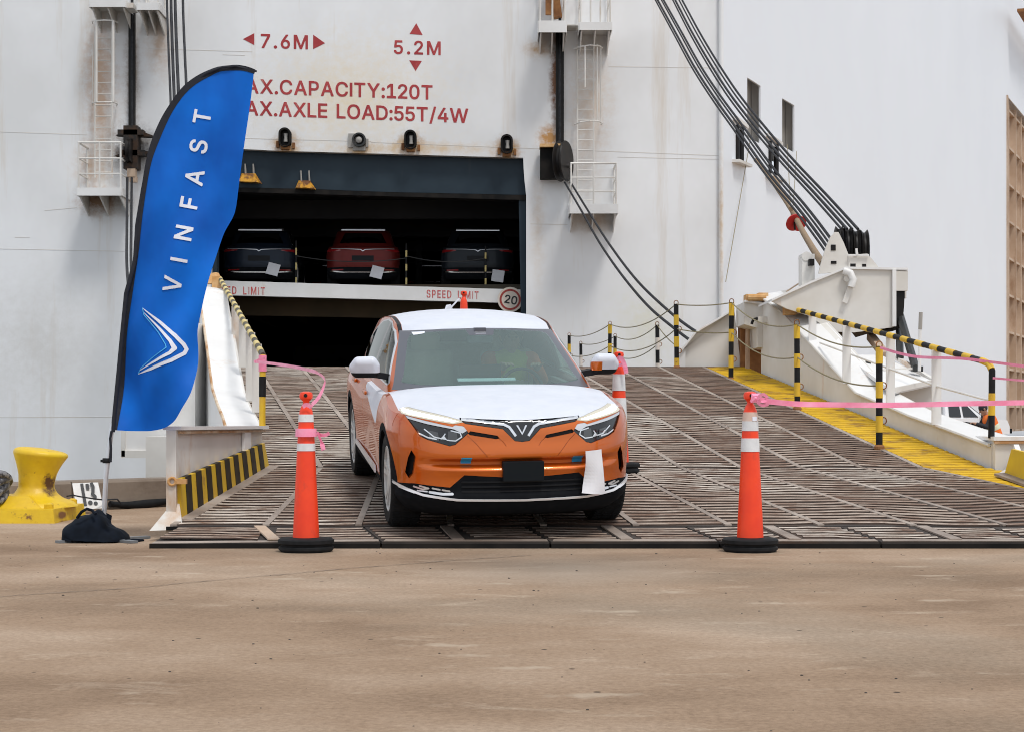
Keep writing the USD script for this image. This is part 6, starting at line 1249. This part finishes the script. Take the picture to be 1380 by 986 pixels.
    roofg = Polygon([(-.655, 1.9), (.655, 1.9), (.64, 2.4), (.61, 3.9), (-.61, 3.9), (-.64, 2.4)]); K_r = gp(roofg, 'xy', 1.30, 2.0) ^ gp(sbox(-1, 1.45, 1, 2), 'xz', 0, 5)
    rf = grn ^ K_r; grn = grn - K_r
    add('roof_film', 'wrap_film', rf, 'roof covered in white protective film')
    rails = unary_union([LineString([(-.671, 1.95), (-.657, 2.5), (-.628, 3.9)]).buffer(.016, cap_style=2), LineString([(.671, 1.95), (.657, 2.5), (.628, 3.9)]).buffer(.016, cap_style=2)])
    K_rl = gp(rails, 'xy', 1.25, 2.0); add('roof_seam', 'car_black', (grn ^ K_rl) ^ green(-.004)); grn = grn - K_rl
    dlo = Polygon([(1.55, 1.10), (1.72, 1.20), (2.05, 1.40), (2.25, 1.485), (2.55, 1.545), (2.9, 1.555), (3.3, 1.525), (3.7, 1.43), (3.98, 1.32), (4.06, 1.25), (3.95, 1.165), (2.9, 1.13)])
    fr_o = dlo.buffer(.014); pill = sbox(2.60, 1, 2.72, 1.7)
    K_d = gp(fr_o, 'yz', -1.2, -.45) + gp(fr_o, 'yz', .45, 1.2); dl = grn ^ K_d; grn = grn - K_d
    K_g = gp(dlo, 'yz', -1.2, -.4) + gp(dlo, 'yz', .4, 1.2); K_p = gp(pill, 'yz', -1.2, 1.2)
    add('window_trim', 'satin_silver', (dl - K_g)); gl = dl ^ K_g
    for s in (-1, 1): add('centre_pillar', 'gloss_black', (gl ^ K_p) ^ gp(sbox(2, .9, 3, 1.8), 'yz', -1.2 if s < 0 else .3, -.3 if s < 0 else 1.2))
    gl = (gl - K_p) - green(-.007)
    for y0, y1 in ((1.0, 2.66), (2.66, 4.5)):
        for s in (-1, 1): add('side_window', 'side_glass' if y0 < 2 else 'dark_glass', gl ^ gp(sbox(y0, .9, y1, 1.8), 'yz', -1.2 if s < 0 else .3, -.3 if s < 0 else 1.2))
    rw = Polygon([(-.60, 1.14), (-.47, 1.42), (.47, 1.42), (.60, 1.14)]); K_rw = gp(rw, 'xz', 3.6, 5)
    add('rear_window', 'dark_glass', grn ^ K_rw); grn = grn - K_rw
    add('cabin_frame', 'PAINT', grn)
    return out
def vary_(pts): return Polygon(pts).buffer(0)
BODY = build_body()
def rear_features():
    o = []; R = lambda g, a, b: fix((lower(a) ^ gp(g, 'xz', 3.9, 5.1)) - lower(b))
    o.append(('light_bar', 'satin_silver', R(unary_union([LineString([(-.80, .985), (-.3, .968), (-.06, .955), (0, .915), (.06, .955), (.3, .968), (.80, .985)]).buffer(.010)]), .006, -.01)))
    for s in (-1, 1):
        o.append(('tail_lamp', 'tail_red', R(Polygon([(s * .55, .955), (s * .92, .975), (s * .92, .90), (s * .58, .925)]).buffer(0), .004, -.01)))
        o.append(('reflector', 'tail_red', R(sbox(min(s * .5, s * .8), .42, max(s * .5, s * .8), .45), .006, -.01)))
    o.append(('bumper_strip', 'chrome', R(LineString([(-.86, .40), (-.5, .375), (.5, .375), (.86, .40)]).buffer(.016), .012, -.01)))
    o.append(('plate_recess', 'car_black', R(sbox(-.28, .66, .28, .80), .003, -.01)))
    sp_ = ext(Polygon([(3.72, 1.60), (4.40, 1.50), (4.40, 1.475), (3.72, 1.55)]), (-.56, 0, 0), (0, 1, 0), (0, 0, 1), (1.12, 0, 0)); o.append(('roof_spoiler', 'satin_silver', sp_))
    return o
REAR = rear_features()
def wheel_meshes():
    """Tyre, rim and spokes about the origin; axle along x, outside face at +x."""
    ty = lathe([(.262, -.115), (.30, -.122), (.345, -.122), (.366, -.10), (.372, -.06), (.373, .06), (.366, .10), (.345, .122), (.30, .122), (.262, .115), (.255, .0), (.262, -.115)], 56, (0, 0, 0), (1, 0, 0))
    gr = []
    for k in range(64):
        a = k / 64 * 2 * math.pi; c = np.array([0, math.cos(a), math.sin(a)])
        for x in (-.075, 0, .075): gr.append(bar(c * .3725 + (x - .03, 0, 0), c * .3725 + (x + .03, 0, 0), .012, .006, up=c))
    rim = lathe([(.262, -.11), (.262, .112), (.250, .114), (.243, .098), (.238, -.10)], 56, (0, 0, 0), (1, 0, 0)); sp = []
    for k in range(5):
        a = k / 5 * 2 * math.pi + .3
        for da in (-.17, .17):
            p0 = np.array([.075, math.cos(a) * .05, math.sin(a) * .05]); p1 = np.array([.098, math.cos(a + da) * .245, math.sin(a + da) * .245]); sp.append(bar(p0, p1, .036, .03, up=(1, 0, 0)))
    sp.append(lathe([(0, .05), (.07, .05), (.075, .085), (.05, .098), (0, .1)], 30, (0, 0, 0), (1, 0, 0)))
    disc_ = lathe([(0, .0), (.19, .0), (.19, .02), (0, .02)], 40, (0, 0, 0), (1, 0, 0))
    return ty, cat(gr), rim, sp, disc_, lathe([(.0, .080), (.236, .088), (.236, .094), (0, .086)], 40, (0, 0, 0), (1, 0, 0))
WHEEL = wheel_meshes()
def place_car(T, A, o, paint, front=True, rear=True, film=True, sub=''):
    W0 = lambda m: trimesh.Trimesh(np.asarray(m.vertices) @ A.T + o, m.faces, process=False)
    W = lambda m: trimesh.Trimesh((np.asarray(m.vertices) - (0, 0, .03)) @ A.T + o, m.faces, process=False)
    skip = {'grille', 'headlight', 'lamp_trim', 'lamp_element', 'running_light', 'running_light_edge', 'slit_vent', 'corner_vent', 'grille_wing', 'fog_lamp', 'blue_tape', 'chrome_lip', 'number_plate_holder', 'grille_slat', 'emblem', 'front_bumper', 'fender', 'hood_film', 'windscreen', 'roof_seam'}
    roofp = None
    for n_, mt, m, lab, sm, sb in BODY:
        if not front and n_ in skip: continue
        mt2 = paint if mt == 'PAINT' or (not film and mt == 'wrap_film') else mt
        nm = n_ if film else n_.replace('_film', '')
        p = part(T, nm, W(m), mt2, smooth=sm, label=lab if film else None)
        if sb and p: part(p, sb[0] if film or sb[1] != 'wrap_film' else 'door_panel', W(sb[2]), sb[1] if film or sb[1] != 'wrap_film' else paint, smooth=28)
    if rear:
        for n_, mt, m in REAR: part(T, n_, W(m), mt, smooth=28)
    ty, gr, rim, sp, dk, cov = WHEEL
    for y in AX:
        for s in (-1, 1):
            B = np.diag([s, 1.0, 1.0]); c = np.array([s * .815, y, WR])
            w = lambda m: W0(trimesh.Trimesh(m.vertices @ B + c, m.faces if s > 0 else m.faces[:, ::-1], process=False))
            tp = part(T, 'wheel', w(ty), 'rubber', smooth=35); part(tp, 'tread', w(gr), 'rubber'); part(tp, 'rim', w(rim), 'rim_silver', smooth=35); part(tp, 'wheel_cover', w(cov), 'rim_silver')
            if front:
                for q_ in sp: part(tp, 'spoke', w(q_), 'rim_silver', smooth=35)
    part(T, 'underbody', W(cat([box((0, 2.37, .27), (1.2, 3.9, .12)), box((0, AX[0], .36), (1.3, .12, .1)), box((0, AX[1], .36), (1.3, .12, .1))])), 'car_black')
    return W
# the orange car on the ramp
_s = .105; r_ = np.array([.983, .182, .182 * _s]); b_ = np.array([-.182, .983, .983 * _s]); r_ /= np.linalg.norm(r_); b_ -= r_ * (b_ @ r_); b_ /= np.linalg.norm(b_); u3 = np.cross(r_, b_)
A = np.stack([r_, b_, u3], 1); axle = np.array([-.078, 13.78, .12 + .105 * (13.78 - 13.6) + .014])
O = axle - A @ np.array([0, AX[0], 0])
CAR = thing('orange_car', 'orange electric car with white film on hood, roof and mirrors driving down the ramp', 'car', axle)
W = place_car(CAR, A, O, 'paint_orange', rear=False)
WP = lambda p: A @ (np.asarray(p, float) - (0, 0, .03)) + O
def rb(c, s, r=.02, n=10):
    """A rounded box."""
    s = np.asarray(s, float) / 2 - r; return fix(m3d.Manifold.batch_hull([m3d.Manifold.sphere(r, n).translate(tuple(np.asarray(c) + s * np.array(k))) for k in np.ndindex(2, 2, 2) for k in [np.array(k) * 2 - 1]]))
for s in (-1, 1):
    cap = m3d.Manifold.sphere(1, 40).scale((.150, .10, .10)).translate((s * 1.00, 1.66, 1.225)); cap = cap ^ m3d.Manifold.cube((2.0, .5, .5), True).translate((s * 1.0, 1.66, 1.225 + .205)) if False else cap
    cap = m3d.Manifold.batch_hull([m3d.Manifold.sphere(.055, 24).translate(p) for p in ((s * .955, 1.655, 1.235), (s * .975, 1.645, 1.265), (s * 1.075, 1.66, 1.262), (s * 1.10, 1.68, 1.225), (s * 1.085, 1.68, 1.195), (s * .955, 1.66, 1.195))])
    up = cap ^ m3d.Manifold.cube((3, 3, 1), True).translate((0, 1.6, 1.685)); dn = cap ^ m3d.Manifold.cube((3, 3, 1), True).translate((0, 1.6, .683))
    mp = part(CAR, 'mirror', W(fix(up)), 'wrap_film', smooth=40); part(mp, 'mirror_base', W(fix(dn)), 'car_black', smooth=40)
    part(mp, 'mirror_glass', W(box((s * 1.02, 1.722, 1.225), (.17, .012, .11))), 'gloss_black')
    part(mp, 'mirror_arm', W(cat([bar((s * .83, 1.70, 1.145), (s * 1.0, 1.68, 1.175), .11, .05)])), 'car_black')
    if s > 0: part(mp, 'bare_corner', W(fix(cap.translate((0, -.003, -.003)) ^ m3d.Manifold.cube((.13, .3, .075), True).translate((.925, 1.62, 1.215)))), 'paint_orange', smooth=40)
    part(CAR, 'door_handle', W(rb((s * .956, 2.42, .955), (.025, .20, .035), .011)), 'paint_orange', smooth=40); part(CAR, 'door_handle', W(rb((s * .95, 3.42, .98), (.025, .20, .035), .011)), 'paint_orange', smooth=40)
    part(CAR, 'sill_strip', W(cat([ext(Polygon([(1.62, .415), (3.28, .445), (3.34, .40), (1.60, .355)]), (s * .946, 0, 0), (0, 1, 0), (0, 0, 1), (s * .012, 0, 0))])), 'satin_silver')
# cabin
part(CAR, 'dashboard', W(hull([(-.70, 1.42, 1.02), (.70, 1.42, 1.02), (-.70, 1.80, 1.05), (.70, 1.80, 1.05), (-.70, 1.85, .8), (.70, 1.85, .8), (-.66, 1.32, 1.055), (.66, 1.32, 1.055)])), 'interior_dark')
part(CAR, 'screen', W(box((-.03, 1.80, 1.13), (.36, .02, .2))), 'gloss_black')
part(CAR, 'cabin_floor', W(box((0, 2.7, .5), (1.5, 2.7, .06))), 'interior_dark')
for x in (-.37, .37):
    st = part(CAR, 'seat', W(cat([rb((x, 2.42, .68), (.50, .52, .18), .06), rb((x, 2.72, 1.0), (.48, .15, .60), .06)])), 'interior_cream', smooth=50); part(st, 'headrest', W(rb((x, 2.76, 1.36), (.26, .10, .18), .04)), 'interior_cream', smooth=50)
part(CAR, 'rear_seat', W(cat([rb((0, 3.35, .68), (1.3, .5, .2), .06), rb((0, 3.62, 1.0), (1.3, .15, .62), .06)])), 'interior_cream', smooth=50)
part(CAR, 'rear_view_mirror', W(cat([rb((0, 1.98, 1.43), (.22, .05, .07), .02), box((0, 1.99, 1.49), (.10, .06, .08))])), 'frit')
part(CAR, 'camera_pod', W(box((0, 1.955, 1.475), (.09, .05, .02))), 'print_white')
sw = WP((.37, 1.98, 1.0)); part(CAR, 'steering_wheel', tube([sw + A @ np.array([math.cos(a) * .18, math.sin(a) * .06, math.sin(a) * .17]) for a in np.linspace(0, 6.283, 30)], .014, 8), 'interior_dark', smooth=50)
part(CAR, 'paper_on_dashboard', W(cat([box((-.10, 1.46, 1.062), (.42, .20, .003)), bar((-.27, 1.50, 1.125), (.22, 1.50, 1.125), .05, .006, up=(0, -.4, 1))])), 'paper')
# hanging sheet of paper taped to the bumper
V = []; ny, nx = 12, 6
for i in range(ny + 1):
    for k in range(nx + 1):
        t, u = i / ny, k / nx; x = .475 + .145 * u + (.018 - .05 * t * (1 - u)) * t; z = .700 - .315 * t - .02 * u * t; y = -.012 - .035 * t + .02 * math.sin(3.2 * t + 2.2 * u) + .022 * abs(u - .42) * t + .075 * u ** 2 - .015 * math.sin(6 * t) * (1 - u)
        V.append((x, y, z))
F = []
for i in range(ny):
    for k in range(nx): a = i * (nx + 1) + k; F += [(a, a + 1, a + nx + 2), (a, a + nx + 2, a + nx + 1)]
V = np.array(V); F = np.array(F); part(CAR, 'paper_sheet', W(trimesh.Trimesh(np.vstack([V, V + (0, .002, 0)]), np.vstack([F, F[:, ::-1] + len(V)]), process=False)), 'paper', label='white sheet of paper hanging from the bumper')
part(CAR, 'windscreen_sticker', W(fix((green(.003) ^ gp(Polygon([(-.57, 1.470), (-.58, 1.492), (-.47, 1.500), (-.475, 1.487), (-.50, 1.480)]), 'xz', .9, 2.5)) - green(0))), 'print_white')
DRV = person('person', 'driver in yellow high visibility vest behind the windscreen of the orange car', WP((.37, 2.45, .60)), -b_ * np.array([1, 1, 0]) / np.linalg.norm(b_[:2]),
    {'pelvis': (-.05, 0, .16), 'waist': (-.10, 0, .32), 'chest': (-.12, 0, .56), 'neck': (-.10, 0, .72), 'head': (-.06, 0, .80), 'look': (1, 0, -.05), 'shl': (-.10, .19, .62), 'shr': (-.10, -.19, .62), 'ell': (.14, .24, .44), 'elr': (.14, -.24, .44),
     'wrl': (.38, .15, .54), 'wrr': (.38, -.15, .54), 'hipl': (-.02, .1, .16), 'hipr': (-.02, -.1, .16), 'knl': (.40, .12, .22), 'knr': (.40, -.12, .22), 'anl': (.66, .12, .0), 'anr': (.66, -.12, .0)}, ('hivis', 'lime_cloth', 'jeans', 'dark_cloth'))
# ---- cars stowed on the upper deck of the hold
def stowed(px, d, paint, label, yaw=0.0, paper=None, name='stowed_car'):
    x0 = (px - CX) / FPX * d; c_, s_ = math.cos(yaw), math.sin(yaw); R = np.array([[-c_, s_, 0], [-s_, -c_, 0], [0, 0, 1]])
    o = np.array([x0, d, DECKZ + .002]) - R @ np.array([0, 4.7, 0]); T = thing(name, label, 'car', (x0, d + 2.3, DECKZ), group='cars stowed on the upper deck of the hold')
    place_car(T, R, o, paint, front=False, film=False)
    if paper:
        c = P(paper[0], paper[1], d - .12); h = .155; a = paper[2]; q_ = [c + np.array([h * (i * math.cos(a) - k * math.sin(a)), .05 * k, h * (i * math.sin(a) + k * math.cos(a))]) for i, k in ((-1, -1), (1, -1), (1, 1), (-1, 1))]
        part(T, 'paper_sheet', slab(q_, (0, .004, 0)), 'paper')
    return T
stowed(349, 43.75, 'paint_navy', 'dark blue car in the hold, left of the red car', .06, (368, 363, -.25))
STR = stowed(489, 43.75, 'paint_red', 'dark red car on the upper deck of the ship hold', .06, (508, 367, -.25))
BLK = stowed(644, 43.85, 'paint_black', 'near-black car nearest the speed sign on the upper deck', .03, (671, 372, -.15))
for k, (x, lab) in enumerate(((-5.5, 'dark car deeper in the hold, in the gap left of the red car'), (-2.45, 'dark car deeper in the hold, in the gap right of the red car'))):
    copy_thing(BLK, 'stowed_car', (x, 56.6, DECKZ), lab, 'car', 'cars stowed on the upper deck of the hold')
for k, (x, lab) in enumerate(((399, 'thin striped deck post right of the dark blue car in the hold'), (547.5, 'thin striped deck post right of the red car in the hold'), (654.5, 'thin striped deck post before the near-black car in the hold'))):
    b0 = P(x, 386, 43.42); b0[2] = DECKZ; t0 = b0 + (0, 0, (1.12, 1.05, .98)[k]); T = thing('deck_post', lab, 'post', b0, group='striped posts on the edge of the upper deck'); striped(T, [b0, t0], .022, 3, 'post_black', 'faded_yellow', 8)
for a, b, lab in ((399, 547.5, 'left'), (547.5, 654.5, 'right')):
    solo('deck_line', tube(sag(P(a, 345, 43.42), P(b, 348, 43.42), .12), .012, 5), 'black_steel', 'thin dark line sagging between the deck posts, on the %s' % lab, 'guard line')
# ---- white pickup parked far along the quay
pd = np.array([.93, .37, 0]) * .72; pn = np.array([pd[1], -pd[0], 0]) / .72; po = np.array([(1276 - CX) / FPX * 57, 57.0, 0])
PK = thing('parked_pickup', 'white pickup parked far along the quay behind the right girder', 'pickup', po)
L3 = lambda a, s, z: po + pd * a + pn * s + np.array([0, 0, z])
def pext(poly, s0, s1): return ext(Polygon(poly), L3(0, s0, 0), pd, (0, 0, 1), pn * (s1 - s0))
pmat('pickup_white', (.78, .79, .81), rough=.3, coat=.6)
part(PK, 'body', pext([(-2.6, .42), (-2.6, .92), (-.9, .92), (1.3, .92), (2.45, .86), (2.6, .65), (2.6, .4), (2.1, .4), (1.95, .66), (1.5, .72), (1.1, .62), (1.0, .36), (-1.2, .36), (-1.35, .64), (-1.7, .72), (-2.1, .6), (-2.2, .4)], -.88, .88), 'pickup_white')
part(PK, 'cab', hull([L3(a, s, z) for a, z, w in ((-.95, .90, .86), (1.25, .90, .86), (-.80, 1.38, .70), (.35, 1.40, .70), (-.4, 1.44, .66), (.1, 1.44, .66)) for s in (-w, w)]), 'pickup_white')
def sidewin(q_, s): return slab([L3(a, s * (.865 - .31 * (z - .9)) , z) for a, z in q_], pn * .02 * s)
for s in (-1, 1):
    part(PK, 'side_window', sidewin([(-.72, .96), (-.08, .96), (-.08, 1.33), (-.66, 1.33)], s), 'gloss_black'); part(PK, 'side_window', sidewin([(.06, .96), (.86, .96), (.36, 1.33), (.06, 1.33)], s), 'gloss_black')
    part(PK, 'mirror', rb((0, 0, 0), (.1, .16, .16), .03).apply_translation(L3(1.0, s * .97, 1.0)), 'car_black')
    for a in (-1.7, 1.55): part(PK, 'wheel', lathe([(.0, -.1), (.2, -.1), (.33, -.1), (.36, -.06), (.36, .06), (.33, .1), (.2, .09), (0, .07)], 32, L3(a, s * .78, .36), pn * s), 'rubber', smooth=35)
part(PK, 'windscreen', slab([L3(1.262, -.74, .95), L3(1.262, .74, .95), L3(.50, .62, 1.37), L3(.50, -.62, 1.37)], pd * .02 + np.array([0, 0, .02])), 'gloss_black')
part(PK, 'rear_window', slab([L3(-.965, -.66, 1.0), L3(-.965, .66, 1.0), L3(-.86, .58, 1.32), L3(-.86, -.58, 1.32)], -pd * .02), 'gloss_black')
part(PK, 'headlight', cat([box(L3(2.56, s * .66, .72), (.12, .12, .14)) for s in (-1, 1)]), 'chrome'); part(PK, 'bumper', bar(L3(2.66, -.85, .5), L3(2.66, .85, .5), .14, .16), 'car_black')
